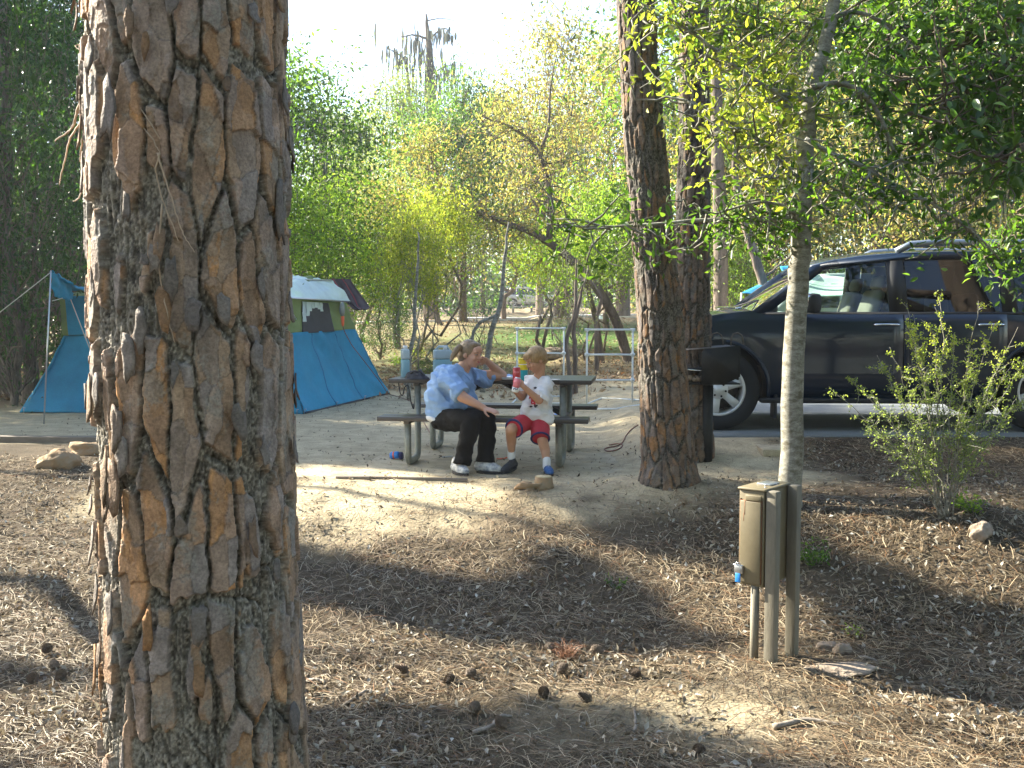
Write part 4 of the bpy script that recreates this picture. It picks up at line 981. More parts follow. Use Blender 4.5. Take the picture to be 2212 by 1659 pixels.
def toy():
    p = gnd(1082, 996); p.z = GT + 0.004
    t = thing('toy_shovel', 'flat orange-red toy shovel lying between the two people\'s feet', 'toy', tuple(p), 0.25)
    g = G(); g.box((0, 0, 0.004), (0.075, 0.05, 0.008)); g.obj('blade', M['orange'], t, bevel=0.003)
    g = G(); g.tube([(0.036, 0, 0.008), (0.10, 0.006, 0.014)], 0.006, 8); g.obj('handle', M['orange'], t, smooth=True)
toy()
def wrapper(label, q, sx, sy, m, seed, name='wrapper'):
    p = gnd(*q); rs = np.random.RandomState(seed); x, y = np.meshgrid(np.linspace(-sx, sx, 9), np.linspace(-sy, sy, 7), indexing='ij')
    g = G(); g.grid(np.stack([x, y, 0.012 + 0.012 * fbm(x * 40 + seed, y * 40, seed, 3)], -1)); tag(g.obj(name, M[m], smooth=True, loc=tuple(p)), label, 'litter')
wrapper('blue and white wrapper on the sand behind the bench', (1208, 897), 0.07, 0.05, 'blue_shirt', 3)
cable('extension_cord', 'coiled red-orange extension cord on the sand left of the pines', 'cord', [cl(1378, 920), cl(1362, 930), cl(1350, 946), cl(1346, 958), cl(1334, 966), cl(1318, 968), cl(1304, 972), cl(1310, 978), cl(1328, 976), cl(1342, 970), cl(1346, 962), cl(1332, 960), cl(1316, 964)], 0.006, 'cord')

# ------------------------------------------------------------------ white pipe frames
def pipe_frame(label, A, B, hs, foot, Yd, seed):
    """A, B: q columns of the two uprights; hs: rows of the cross bars; foot: ground loop"""
    t = thing('pipe_frame', label, 'pipe frame', tuple(gnd((A + B) / 2, Yd)), 0, 'white pipe frames')
    b = Vector(t.location); Y = b.y; zt = at(A, hs[0], Y).z; r = 0.0125
    xa, xb = at(A, hs[0], Y).x, at(B, hs[0], Y).x; dz = b.z + r
    up = []
    for x in (xa, xb):
        g = G(); g.tube([Vector((x, Y, dz)) - b, Vector((x, Y, zt)) - b], r, 10); g.obj('upright', M['pvc'], t, smooth=True)
    for hq in hs:
        z = at(A, hq, Y).z; g = G(); g.tube([Vector((xa, Y, z)) - b, Vector((xb, Y, z)) - b], r, 10); g.obj('crossbar', M['pvc'], t, smooth=True)
        for x in (xa, xb):
            g = G(); g.tube([Vector((x - 0.03, Y, z)) - b, Vector((x + 0.03, Y, z)) - b], r * 1.4, 10)
            g.tube([Vector((x, Y, z - 0.035)) - b, Vector((x, Y, z + (0.035 if hq != hs[0] else 0.0))) - b], r * 1.4, 10); g.obj('fitting', M['pvc'], t, smooth=True)
    for pl in foot:
        P = [Vector((gnd(x, y).x, gnd(x, y).y, gnd(x, y).z + r)) - b for x, y in pl]
        for i in range(len(P) - 1):
            g = G(); g.tube([P[i], P[i + 1]], r, 10); g.obj('foot_pipe', M['pvc'], t, smooth=True)
pipe_frame('left white pipe frame with one crossbar, behind the boy', 1117, 1218, (709, 763), [[(1104, 875), (1122, 858), (1210, 858), (1222, 850), (1214, 873), (1180, 874), (1104, 875)]], 868, 1)
pipe_frame('right white pipe frame with two crossbars and a wide floor loop', 1268, 1367, (712, 766, 821), [[(1240, 886), (1300, 862), (1372, 866)], [(1372, 866), (1460, 868)], [(1240, 886), (1330, 886), (1400, 874), (1460, 868)]], 876, 2)

# ------------------------------------------------------------------ tent
def tent():
    b = Vector((-4.4, 15.2, 0.0))
    t = thing('cabin_tent', 'old blue and green canvas cabin tent behind the close pine trunk', 'tent', tuple(b))
    FL0, FR0, BR0, BL0 = Vector((-6.58, 13.55, 0)), Vector((-2.74, 13.30, 0)), Vector((-2.02, 16.7, 0)), Vector((-6.4, 16.9, 0))
    FL1, FR1, BR1, BL1 = Vector((-6.10, 13.85, 1.02)), Vector((-3.02, 13.55, 1.05)), Vector((-2.48, 16.2, 1.07)), Vector((-6.1, 16.5, 1.05))
    FL2, FR2, BR2, BL2 = Vector((-6.18, 13.95, 1.55)), Vector((-2.98, 13.62, 1.56)), Vector((-2.62, 15.95, 1.53)), Vector((-6.1, 16.3, 1.52))
    RL, RR = Vector((-5.9, 15.2, 1.83)), Vector((-2.9, 14.9, 1.86))
    def panel(name, a0, b0, b1, a1, m, bow=0.0, wr=0.01, seed=1, nu=40, nv=24, u0=0, u1=1, v0=0, v1=1, off=0.0, curve=0.0):
        u = np.linspace(u0, u1, nu)[:, None, None]; v = np.linspace(v0, v1, nv)[None, :, None]
        A0, B0, B1, A1 = [np.array(q - b) for q in (a0, b0, b1, a1)]
        P = (A0 * (1 - u) + B0 * u) * (1 - v) + (A1 * (1 - u) + B1 * u) * v
        n = np.cross(B0 - A0, A1 - A0); n /= np.linalg.norm(n)
        uu, vv = u[..., 0], v[..., 0]
        d = wr * fbm(uu * 7 + vv * 3 + seed, vv * 2.2 - uu * 2, seed, 3) * 2.6 + 0.5 * wr * (1 - 2 * np.abs(fbm(uu * 10 - vv * 6 + seed, vv * 2 + uu * 3, seed + 3, 2))) - bow * np.sin(math.pi * vv) * 1.0 + off + 0.35 * wr * np.sin(uu * 38 + vv * 5 + 3 * vnoise(uu * 5, vv * 3, seed))
        P = P + n * d[..., None]; P[..., 2] -= curve * 4 * (uu * (1 - uu)) * (1 - vv) * 0.0
        g = G(); g.grid(P); o = g.obj(name, m, t, smooth=True)
        s_ = o.modifiers.new('solid', 'SOLIDIFY'); s_.thickness = 0.006; return o
    G_, B_ = M['green_canvas'], M['blue_canvas']
    panel('lower_wall', FL0, FR0, FR1, FL1, B_, 0.05, 0.02, 1)
    panel('lower_wall', FR0, BR0, BR1, FR1, B_, 0.05, 0.022, 2)
    panel('lower_wall', BR0, BL0, BL1, BR1, B_, 0.05, 0.02, 3); panel('lower_wall', BL0, FL0, FL1, BL1, B_, 0.05, 0.02, 4)
    panel('upper_wall', FR1, BR1, BR2, FR2, G_, 0, 0.012, 5); panel('upper_wall', BR1, BL1, BL2, BR2, G_, 0, 0.012, 6); panel('upper_wall', BL1, FL1, FL2, BL2, G_, 0, 0.012, 7)
    panel('upper_wall', FL1, FR1, FR2, FL2, G_, 0, 0.010, 8)
    panel('door_strip', FL1, FR1, FR2, FL2, B_, 0, 0.004, 9, u0=0.03, u1=0.13, off=0.03); panel('door_mesh', FL1, FR1, FR2, FL2, M['navy_mesh'], 0, 0.004, 10, u0=0.135, u1=0.55, v1=0.75, off=0.028)
    # window on the visible side wall, with a pale curtain pulled aside
    panel('window', FR1, BR1, BR2, FR2, M['navy_mesh'], 0, 0.002, 11, u0=0.20, u1=0.64, v0=-0.02, v1=0.86, off=0.022)
    for k_ in range(7): panel('curtain', FR1, BR1, BR2, FR2, M['fly'], 0, 0.006, 12 + k_, u0=0.20 + k_ * 0.045, u1=0.247 + k_ * 0.045, v0=[0.30, 0.46, 0.60, 0.68, 0.70, 0.66, 0.60][k_], v1=0.86, off=0.028 + 0.003 * (k_ % 2), nu=6)
    panel('seam_tape', FR0, BR0, BR1, FR1, M['navy_mesh'], 0.05, 0.022, 2, v0=0.0, v1=0.02, off=0.008)
    for k_, (a0, b0, b1, a1, sd) in enumerate(((FR0, BR0, BR1, FR1, 2), (FL0, FR0, FR1, FL1, 1))):
        for uu in (0.33, 0.66): panel('seam', a0, b0, b1, a1, M['seam'], 0.05, 0.022 if sd == 2 else 0.02, sd, u0=uu, u1=uu + 0.006, off=0.005, nu=3)
    for P0_, P1_ in ((FR0, BR0), (FL0, FR0)):
        for uu in (0.02, 0.34, 0.67, 0.98):
            q_ = P0_.lerp(P1_, uu); g = G(); g.tube([(q_.x - b.x, q_.y - b.y - 0.03, -0.05), (q_.x - b.x + 0.01, q_.y - b.y - 0.06, 0.07), (q_.x - b.x + 0.03, q_.y - b.y - 0.06, 0.065)], 0.005, 6); g.obj('peg', M['steel'], t)
    # roof and white fly with an eave wing that stands out
    panel('roof', FL2, FR2, RR, RL, G_, 0.02, 0.01, 14); panel('roof', BR2, BL2, RL, RR, M['navy_mesh'], 0.02, 0.01, 15); panel('roof_end', FR2, BR2, RR + Vector((0.0, .05, 0)), RR, G_, 0, 0.004, 16, nv=12)
    E0, E1 = at(612, 642, 13.2), at(757, 652, 15.6)
    panel('white_fly', E0, E1, at(716, 607, 15.2), at(600, 590, 14.3), M['fly'], -0.03, 0.012, 17)
    pole = lambda a, c, r, n='pole': G().tube([a - b, c - b], r, 8).obj(n, M['steel'], t, smooth=True)
    pole(E0, E1, 0.012, 'eave_pole'); pole(at(600, 602, 14.0), at(716, 606, 15.2), 0.012, 'ridge_pole')
    pole(at(612, 642, 13.2), at(640, 690, 13.6), 0.007, 'fly_strut')
    # front awning wing at the left, held up by a pole
    PT = at(110, 588, 12.1)
    panel('awning', PT, at(200, 642, 13.3), FR2 + Vector((-1.6, 0.1, 0.05)), FL2 + Vector((0.1, -0.1, 0.06)), B_, 0.03, 0.02, 18)
    panel('awning_flap', at(116, 640, 12.4), at(150, 650, 12.9), at(160, 612, 12.9), PT, B_, 0.0, 0.02, 19, nu=16, nv=12)
    pb = gnd(94, 917); pole(Vector((pb.x, pb.y, pb.z - 0.05)), PT + Vector((0, 0, .02)), 0.009, 'awning_pole')
    for a, c in ((PT, at(-160, 800, 12.0)), (at(150, 640, 12.9), at(212, 800, 12.6)), (at(113, 650, 12.2), at(150, 640, 13.0))):
        G().tube([a - b, c - b], 0.006, 6).obj('guy_rope', M['rope'], t, smooth=True)
    return t
tent()
def blanket():
    Y0 = 15.55
    rows = [[(706, 604), (722, 602), (740, 602), (757, 603)], [(714, 615), (730, 612), (748, 612), (766, 618)], [(722, 628), (738, 624), (756, 626), (780, 638)], [(731, 641), (746, 640), (766, 642), (797, 660)], [(752, 655), (760, 660), (774, 662), (799, 664)], [(765, 668), (772, 669), (782, 668), (793, 668)]]
    P = np.array([[list(at(x, y, Y0 + 0.09 * j - 0.05 * i + 0.12 * math.sin(i * 0.6))) for j, (x, y) in enumerate(r)] for i, r in enumerate(rows)])
    from_ = P
    iu = np.linspace(0, 5, 30); jv = np.linspace(0, 3, 22)
    Q = np.zeros((30, 22, 3))
    for k in range(3):
        tmp = np.array([np.interp(jv, range(4), from_[i, :, k]) for i in range(6)]); Q[:, :, k] = np.array([np.interp(iu, range(6), tmp[:, j]) for j in range(22)]).T
    Q[..., 1] += 0.035 * np.sin(jv * 7.5)[None, :] * np.linspace(0.2, 1, 30)[:, None]
    b = Q[0, 0].copy(); t = thing('striped_blanket', 'dark brown striped blanket draped over the back corner of the tent roof', 'blanket', tuple(b))
    g = G(); g.grid(Q - b); o = g.obj('cloth', M['blanket'], t, smooth=True); s_ = o.modifiers.new('solid', 'SOLIDIFY'); s_.thickness = 0.012
    for j in (2, 5, 13):
        S = Q[:, j:j + 2].copy() - b; S[..., 1] -= 0.012; g = G(); g.grid(S); g.obj('stripe', M['stripe'], t, smooth=True)
blanket()
def lantern():
    a = at(739, 652, 14.4); t = thing('work_light', 'grey and orange trouble light hanging from the tent eave', 'work light', tuple(a))
    g = G(); g.lathe((0, 0, -0.20), [(0.02, 0), (0.035, 0.04), (0.04, 0.10), (0.03, 0.17), (0.012, 0.2)], 14); g.obj('cage', M['galv'], t, smooth=True)
    g = G(); g.lathe((0.006, 0, -0.345), [(0.012, 0), (0.02, 0.03), (0.024, 0.142)], 12); g.obj('handle', M['orange'], t, smooth=True)
    cable('power_cord', 'thin dark cord running from the tent light down to the table', 'cord', [a + Vector((0.006, 0, -0.34)), at(744, 716, 14.45), at(760, 746, 14.8), at(790, 784, 15.4), at(822, 826, 16.1), cl(838, 852), cl(860, 858), cl(890, 868), tl(-0.66, 0.36, 0.1)], 0.006, 'cord', 80)
lantern()

# ------------------------------------------------------------------ timbers, stump, rocks, sticks, cones
def timber(label, a, b, w, h, dz=0.0, m='timber'):
    A, B = Vector(a), Vector(b); L = (B - A).length; c = (A + B) / 2; ang = math.atan2(B.y - A.y, B.x - A.x)
    z = max(Hs(c.x, c.y), -0.2) + dz
    g = G(); g.box((0, 0, 0), (L, w, h)); o = g.obj('landscape_timber', M[m], bevel=0.008, loc=(c.x, c.y, z)); o.rotation_euler = (0, 0, ang)
    return tag(o, label, 'timber')
timber('long grey timber edging the sand at the left below the tent pole', (-6.4, 10.42, 0), (-2.7, 10.22, 0), 0.12, 0.12, 0.005)
timber('thin dark board along the front edge of the sandy slab', (-1.36, 8.085, 0), (-0.35, 7.95, 0), 0.03, 0.05, -0.004)
timber('short loose board end at the front left corner of the slab', (-1.40, 8.03, 0), (-1.12, 8.00, 0), 0.05, 0.03, 0.01)
g = G(); p = gnd(1672, 968); g.box((0, 0, 0), (0.34, 0.55, 0.08)); o = g.obj('paving_slab', M['sandy'], bevel=0.01, loc=(p.x + 0.02, p.y, p.z - 0.022)); o.rotation_euler = (0, 0, -0.06); tag(o, 'worn square paving slab at the road edge behind the slender trunk', 'paving slab')

def rock_mesh(name, r, seed, m, sq=(1, 1, 0.6), amp=0.35, smooth=False, n=18):
    u, v = np.meshgrid(np.linspace(0, 2 * math.pi, n * 2), np.linspace(-math.pi / 2, math.pi / 2, n), indexing='ij')
    x, y, z = np.cos(u) * np.cos(v), np.sin(u) * np.cos(v), np.sin(v)
    R = 1 + amp * (fbm(x * 1.6 + seed, y * 1.6 + z * 1.4, seed, 4) * 1.6); R = np.round(R * 9) / 9 * 0.5 + R * 0.5; R[-1] = R[0]
    g = G(); g.grid(np.stack([x * R * r * sq[0], y * R * r * sq[1], z * R * r * sq[2]], -1)); return g
def rock(label, q, r, seed, m, sq, name='rock', rz=0.0, cat='rock', dz=0.3):
    p = gnd(*q); g = rock_mesh(name, r, seed, m, sq); o = g.obj(name, M[m], smooth=False, loc=(p.x, p.y, p.z + r * sq[2] * dz)); o.rotation_euler = (0, 0, rz); return tag(o, label, cat)
rock('large orange-brown broken chunk on the litter left of the close pine', (125, 1012), 0.17, 3, 'orange_wood', (1.15, 0.8, 0.62), 'wood_chunk', 0.3, 'wood chunk')
rock('pale broken chunk half hidden behind the close pine trunk', (196, 980), 0.16, 8, 'orange_wood', (1.2, 0.7, 0.5), 'wood_chunk', 0.1, 'wood chunk')
rock('rough brown rock at the foot of the thorny shrub', (2118, 1160), 0.075, 5, 'stone', (1.1, 0.9, 0.8), 'rock', 0.5)
rock('pale rock on the grassy bank seen through the left pipe frame', (1213, 768), 0.45, 6, 'stone', (1.5, 0.8, 0.35))
rock('flat pale stone lying right of the utility pedestal', (1809, 1466), 0.12, 9, 'stone', (1.5, 0.7, 0.16), 'flat_stone', 0.12, 'stone', 0.5)
rock('round dark stone under the pedestal side, in the litter', (1821, 1421), 0.045, 12, 'stone', (1.1, 0.9, 0.8))
rock('brownish stone beside the round dark stone', (1789, 1415), 0.05, 13, 'stone', (1.3, 0.8, 0.6))
def stump():
    p = gnd(1166, 1058); t = thing('tree_stump', 'small rotten stump with a pale cut top near the boy\'s blue shoe', 'stump', tuple(p))
    g = rock_mesh('s', 0.07, 21, None, (1.5, 0.9, 0.6), 0.6); g.obj('base', M['orange_wood'], t, loc=(-0.05, 0, 0.0))
    g = G(); g.lathe((0.03, 0.02, 0.0), [(0.085, -0.02), (0.07, 0.04), (0.064, 0.085)], 18); g.obj('bark_ring', M['orange_wood'], t)
    g = G(); g.lathe((0.03, 0.02, 0.085), [(0.058, 0.0), (0.056, 0.006)], 18); g.obj('cut_top', M['cut_wood'], t)
stump()
def cone_mesh():
    g = G(); L = 0.085; n = 78
    g.lathe((0, 0, 0), [(0.006, 0), (0.017, 0.02), (0.019, 0.045), (0.010, 0.075), (0.003, 0.085)], 8)
    for i in range(n):
        u = (i + 0.5) / n; z = 0.004 + u * 0.078; r = 0.030 * math.sin(math.pi * min(1, 0.25 + u * 0.72)) + 0.004; a = i * 2.39996; s = 0.010 * (1.1 - 0.5 * u)
        c, s_ = math.cos(a), math.sin(a); tx, ty = -s_, c
        V = [(c * r * .4 + tx * s * .6, s_ * r * .4 + ty * s * .6, z), (c * r * .4 - tx * s * .6, s_ * r * .4 - ty * s * .6, z), (c * r - tx * s, s_ * r - ty * s, z + .010), (c * r + tx * s, s_ * r + ty * s, z + .010), (c * r * 1.06, s_ * r * 1.06, z + .014), (c * r * .9, s_ * r * .9, z + .004)]
        g.add(V, [(0, 1, 2, 3), (3, 2, 4), (3, 4, 5), (4, 2, 5)])
    return g.mesh('pine_cone', M['cone'])
CM = cone_mesh()
cones = [((882, 1475), 'sunlit pine cone alone right of the close trunk'), ((979, 1487), 'pine cone in the sun, left one of a touching pair'), ((1007, 1486), 'pine cone in the sun, right one of a touching pair'),
         ((1205, 1479), 'pine cone just below the tuft of rusty needles'), ((1278, 1545), 'large dark pine cone on the rim of the long shadow'), ((1021, 1569), 'dark pine cone above the bent stick in the foreground'),
         ((1092, 1607), 'pine cone tucked under the bend of the foreground stick'), ((1382, 1479), 'reddish pine cone between the rusty tuft and the pedestal'), ((1069, 1369), 'shaded pine cone on the dark slope in the middle'),
         ((1174, 1515), 'flattened pine cone in the sunny strip'), ((1193, 1423), 'round brown pine cone left of the rusty tuft'), ((1274, 1430), 'dark pine cone right of the rusty tuft'), ((1304, 1431), 'second dark pine cone right of the rusty tuft'),
         ((94, 1427), 'dark pine cone standing up left of the close trunk'), ((118, 1468), 'brown pine cone in the middle of the cluster left of the close trunk'), ((134, 1486), 'scaly open pine cone nearest the trunk in the left cluster'),
         ((66, 1496), 'flat dark pine cone, lowest of the left cluster'), ((10, 1472), 'dark pine cone cut by the left edge'), ((2118, 1389), 'single pine cone on the shaded slope at the right'), ((1517, 1648), 'pine cone at the lower edge left below the pedestal')]
for i, (q, lb) in enumerate(cones):
    p = gnd(*q)
    o = bpy.data.objects.new('pine_cone', CM); COL.objects.link(o); o.location = (p.x, p.y, p.z + 0.026)
    o.rotation_euler = (math.radians(RS.uniform(60, 110)), RS.uniform(-.3, .3), RS.uniform(0, 6.28)); o.scale = (0.72,) * 3; tag(o, lb, 'pine cone', 'fallen pine cones')
def stick(label, qs, r, name='stick', m='stick'):
    P = [gnd(*q) + Vector((0, 0, r * 0.8)) for q in qs]; b = P[0].copy(); k = len(P)
    Q = np.array([list(p - b) for p in P]); tt = np.linspace(0, k - 1, 16); Q = np.stack([np.interp(tt, range(k), Q[:, i]) for i in range(3)], -1); Q[1:-1] = (Q[:-2] + 2 * Q[1:-1] + Q[2:]) / 4
    Q[:, 2] += 0.010 * np.sin(np.linspace(0, math.pi, 16)); Q += RS.normal(size=Q.shape) * 0.0018
    g = G(); g.tube(Q, np.linspace(r, r * 0.6, 16), 7); tag(g.obj(name, M[m], smooth=True, loc=tuple(b)), label, 'stick')
stick('thick bent grey stick in the foreground beside two pine cones', [(1021, 1609), (1062, 1602), (1083, 1576), (1104, 1574)], 0.012)
stick('curved grey stick right of the close trunk base', [(745, 1545), (785, 1520), (802, 1513)], 0.009)
stick('short pale stick in front of the curved grey one', [(886, 1612), (905, 1625), (934, 1612)], 0.008)
stick('upright twig shadowed beside the bright patch', [(1371, 1606), (1373, 1580), (1370, 1552)], 0.008)
stick('dark short stick against the close trunk base', [(664, 1490), (704, 1494)], 0.010)
stick('short dark stick beside the flat pale stone', [(1854, 1437), (1896, 1448)], 0.009)
stick('pale split wood sliver left of the close trunk', [(87, 1565), (130, 1555), (160, 1545)], 0.009, m='cut_wood')
stick('curved dark root piece in the lower right foreground', [(1671, 1598), (1740, 1585), (1839, 1596)], 0.014)

# ------------------------------------------------------------------ utility pedestal
def pedestal():
    A = at(1648, 1272, 4.78); zt = at(1648, 1063, 4.78).z; zb = at(1648, 1270, 4.78).z
    a = math.radians(50); sd = Vector((math.cos(a), math.sin(a), 0)); dd = Vector((-sd.y, sd.x, 0))
    t = thing('utility_pedestal', 'tan metal electric box on two posts, blue tab on its door', 'utility box', (A.x, A.y, Hs(A.x, A.y)), a)
    z0 = t.location.z; h = zt - zb; LZ = zb - z0; g0 = -0.12
    # local frame: +x along the box side, +y towards the far edge of the door; origin at the near corner
    g = G(); g.box((0.135, 0.065, LZ + h / 2), (0.27, 0.13, h)); g.obj('box', M['tan_box'], t, bevel=0.004)
    g = G(); g.box((0.135, 0.065, LZ + h + 0.006), (0.285, 0.145, 0.012)); g.obj('lid', M['tan_box'], t, bevel=0.004)
    g = G(); g.box((0.16, 0.06, LZ + h + 0.016), (0.10, 0.07, 0.008)); g.obj('top_plate', M['steel'], t, bevel=0.002)
    g = G(); g.box((-0.006, 0.066, LZ + h * 0.46), (0.012, 0.108, h * 0.86)); door = g.obj('door', M['tan_box'], t, bevel=0.004)
    g = G(); g.box((-0.0075, 0.052, LZ + h * 0.925), (0.010, 0.082, 0.028)); g.obj('hinge_flap', M['tan_box'], t, bevel=0.003)
    g = G()
    for y in (0.0105, 0.1215): g.box((-0.004, y, LZ + h * 0.47), (0.008, 0.0022, h * 0.88))
    g.box((-0.004, 0.066, LZ + h * 0.893), (0.008, 0.108, 0.003)); g.obj('rust_seam', M['rusty'], t)
    g = G(); g.box((-0.0118, 0.095, LZ + h * 0.82), (0.0008, 0.004, 0.07)); g.box((-0.0118, 0.100, LZ + h * 0.72), (0.0008, 0.003, 0.04)); g.obj('rust_streak', M['rusty'], t)
    g = G(); g.box((-0.018, 0.118, LZ + h * 0.165), (0.018, 0.044, 0.040)); g.box((-0.022, 0.118, LZ + h * 0.205), (0.010, 0.050, 0.010)); lt = g.obj('latch', M['steel'], t, bevel=0.003)
    g = G(); g.box((-0.024, 0.120, LZ + h * 0.075), (0.006, 0.028, 0.046)); g.obj('blue_tab', M['blue_plastic'], t, bevel=0.004)
    g = G(); g.tube([(-0.021, 0.104, LZ + h * .2), (-0.03, 0.108, LZ + h * .235), (-0.03, 0.128, LZ + h * .235), (-0.021, 0.132, LZ + h * .2)], 0.003, 6); g.obj('shackle', M['steel'], t, smooth=True)
    for i in range(3):
        g = G(); g.lathe((0.05 + i * 0.06, 0.02 + 0.03 * (i % 2), LZ + h + 0.012), [(0.005, 0), (0.005, 0.004)], 8); g.obj('screw', M['steel'], t)
    for x in (0.030, 0.262):
        g = G(); g.box((x, -0.032, (LZ + h + 0.004 + g0) / 2), (0.052, 0.052, LZ + h + 0.004 - g0)); g.obj('post', M['greyed_post'], t, bevel=0.004)
    for (x, y, r) in ((-0.005, 0.048, 0.021), (0.11, 0.03, 0.016), (0.165, 0.045, 0.020)):
        g = G(); g.tube([(x + 0.02, y, g0), (x + 0.02, y, LZ + 0.001)], r, 14); g.obj('conduit', M['greyed_post'], t, smooth=True)
pedestal()

# ------------------------------------------------------------------ park grill
def grill():
    p = gnd(1527, 997); D_ = p.y
    t = thing('park_grill', 'black steel park grill on a thick post beside the twin pines', 'grill', tuple(p)); b = Vector(p)
    W = lambda qx, qy, dy=0: at(qx, qy, D_ + dy) - b
    g = G(); g.tube([(0, 0, -0.15), (0, 0, W(1527, 832).z)], 0.047, 20); g.obj('post', M['black_steel'], t, smooth=True)
    x0, x1 = W(1478, 0).x, W(1605, 0).x; zt, zb = W(0, 752).z, W(0, 828).z; xm = W(1520, 0).x; th = 0.006
    # fire box: open to the left front, right side wall faces the camera
    yc = 0.0
    g = G(); g.box((0.02, 0.02, zb + 0.006), (0.44, 0.40, 0.012)); g.obj('firebox_floor', M['black_steel'], t, bevel=0.002)
    def side(name, pts, y0, y1=None, m='black_steel'):
        g = G(); n = len(pts); V = [(x, y0, z) for x, z in pts] + [(x, y0 + th, z) for x, z in pts]
        if y1 is not None: V = [(x, y0 + (y1 - y0) * (x - pts[0][0]) / (pts[-1][0] - pts[0][0] + 1e-9), z) for x, z in pts] + [(x + 0.0, y0 + th + (y1 - y0) * (x - pts[0][0]) / (pts[-1][0] - pts[0][0] + 1e-9), z) for x, z in pts]
        g.add(V, [tuple(range(n))[::-1], tuple(range(n, 2 * n))] + [(i, (i + 1) % n, (i + 1) % n + n, i + n) for i in range(n)]); return g.obj(name, M[m], t)
    side('near_wall', [(xm - 0.015, zb), (xm - 0.015, zt - 0.04), (xm - 0.005, zt - 0.012), (xm + 0.02, zt), (x1 - 0.02, zt + 0.03), (x1 - 0.02, zb + 0.07), (x1 - 0.16, zb)], -0.20)
    side('far_wall', [(x0, zb), (x0, zt + 0.06), (x1 - 0.06, zt + 0.07), (x1 - 0.06, zb)], 0.21)
    g = G(); g.box((x1 - 0.035, 0.0, (zt + zb) / 2 + 0.01), (th, 0.40, (zt - zb) * 0.8)); g.obj('back_wall', M['black_steel'], t)
    g = G(); g.box((x0 + 0.10, -0.05, zb + 0.135), (0.26, 0.30, 0.006)); g.obj('side_shelf', M['black_steel'], t)
    g = G(); g.tube([(x0 - 0.03, -0.20, zb + 0.135), (xm - 0.02, -0.20, zb + 0.12)], 0.006, 8); g.obj('shelf_edge', M['chrome'], t)
    for i in range(13):
        g = G(); y = -0.18 + i * 0.03; g.tube([(x0 + 0.02, y, zt - 0.01), (x1 - 0.05, y, zt + 0.02)], 0.005, 6); g.obj('grate_bar', M['rust_steel'], t, smooth=True)
    for qx in (1549, 1593):
        c = W(qx, 735, -0.10); s_ = -1 if qx == 1549 else 1
        pts = [(c.x - 0.055 * 1, c.y, zt - 0.0), (c.x - 0.055, c.y, zt + 0.085), (c.x - 0.035, c.y, zt + 0.125), (c.x, c.y, zt + 0.135), (c.x + 0.035, c.y, zt + 0.115), (c.x + 0.05, c.y, zt + 0.07), (c.x + 0.052, c.y, zt + 0.03)]
        g = G(); g.tube(pts, 0.006, 8); g.obj('lift_handle', M['rust_steel'], t, smooth=True)
    g = G(); rs = np.random.RandomState(2)
    for i in range(16): g.box((x0 + rs.uniform(0.0, 0.22), rs.uniform(-0.17, 0.1), zb + 0.03 + rs.uniform(0, 0.03)), rs.uniform(0.02, 0.05, 3), Matrix.Rotation(rs.rand() * 3, 4, 'Z') @ Matrix.Rotation(rs.rand(), 4, 'X'))
    o = g.obj('ashes', M['stone'], t); o['kind'] = 'stuff'
grill()

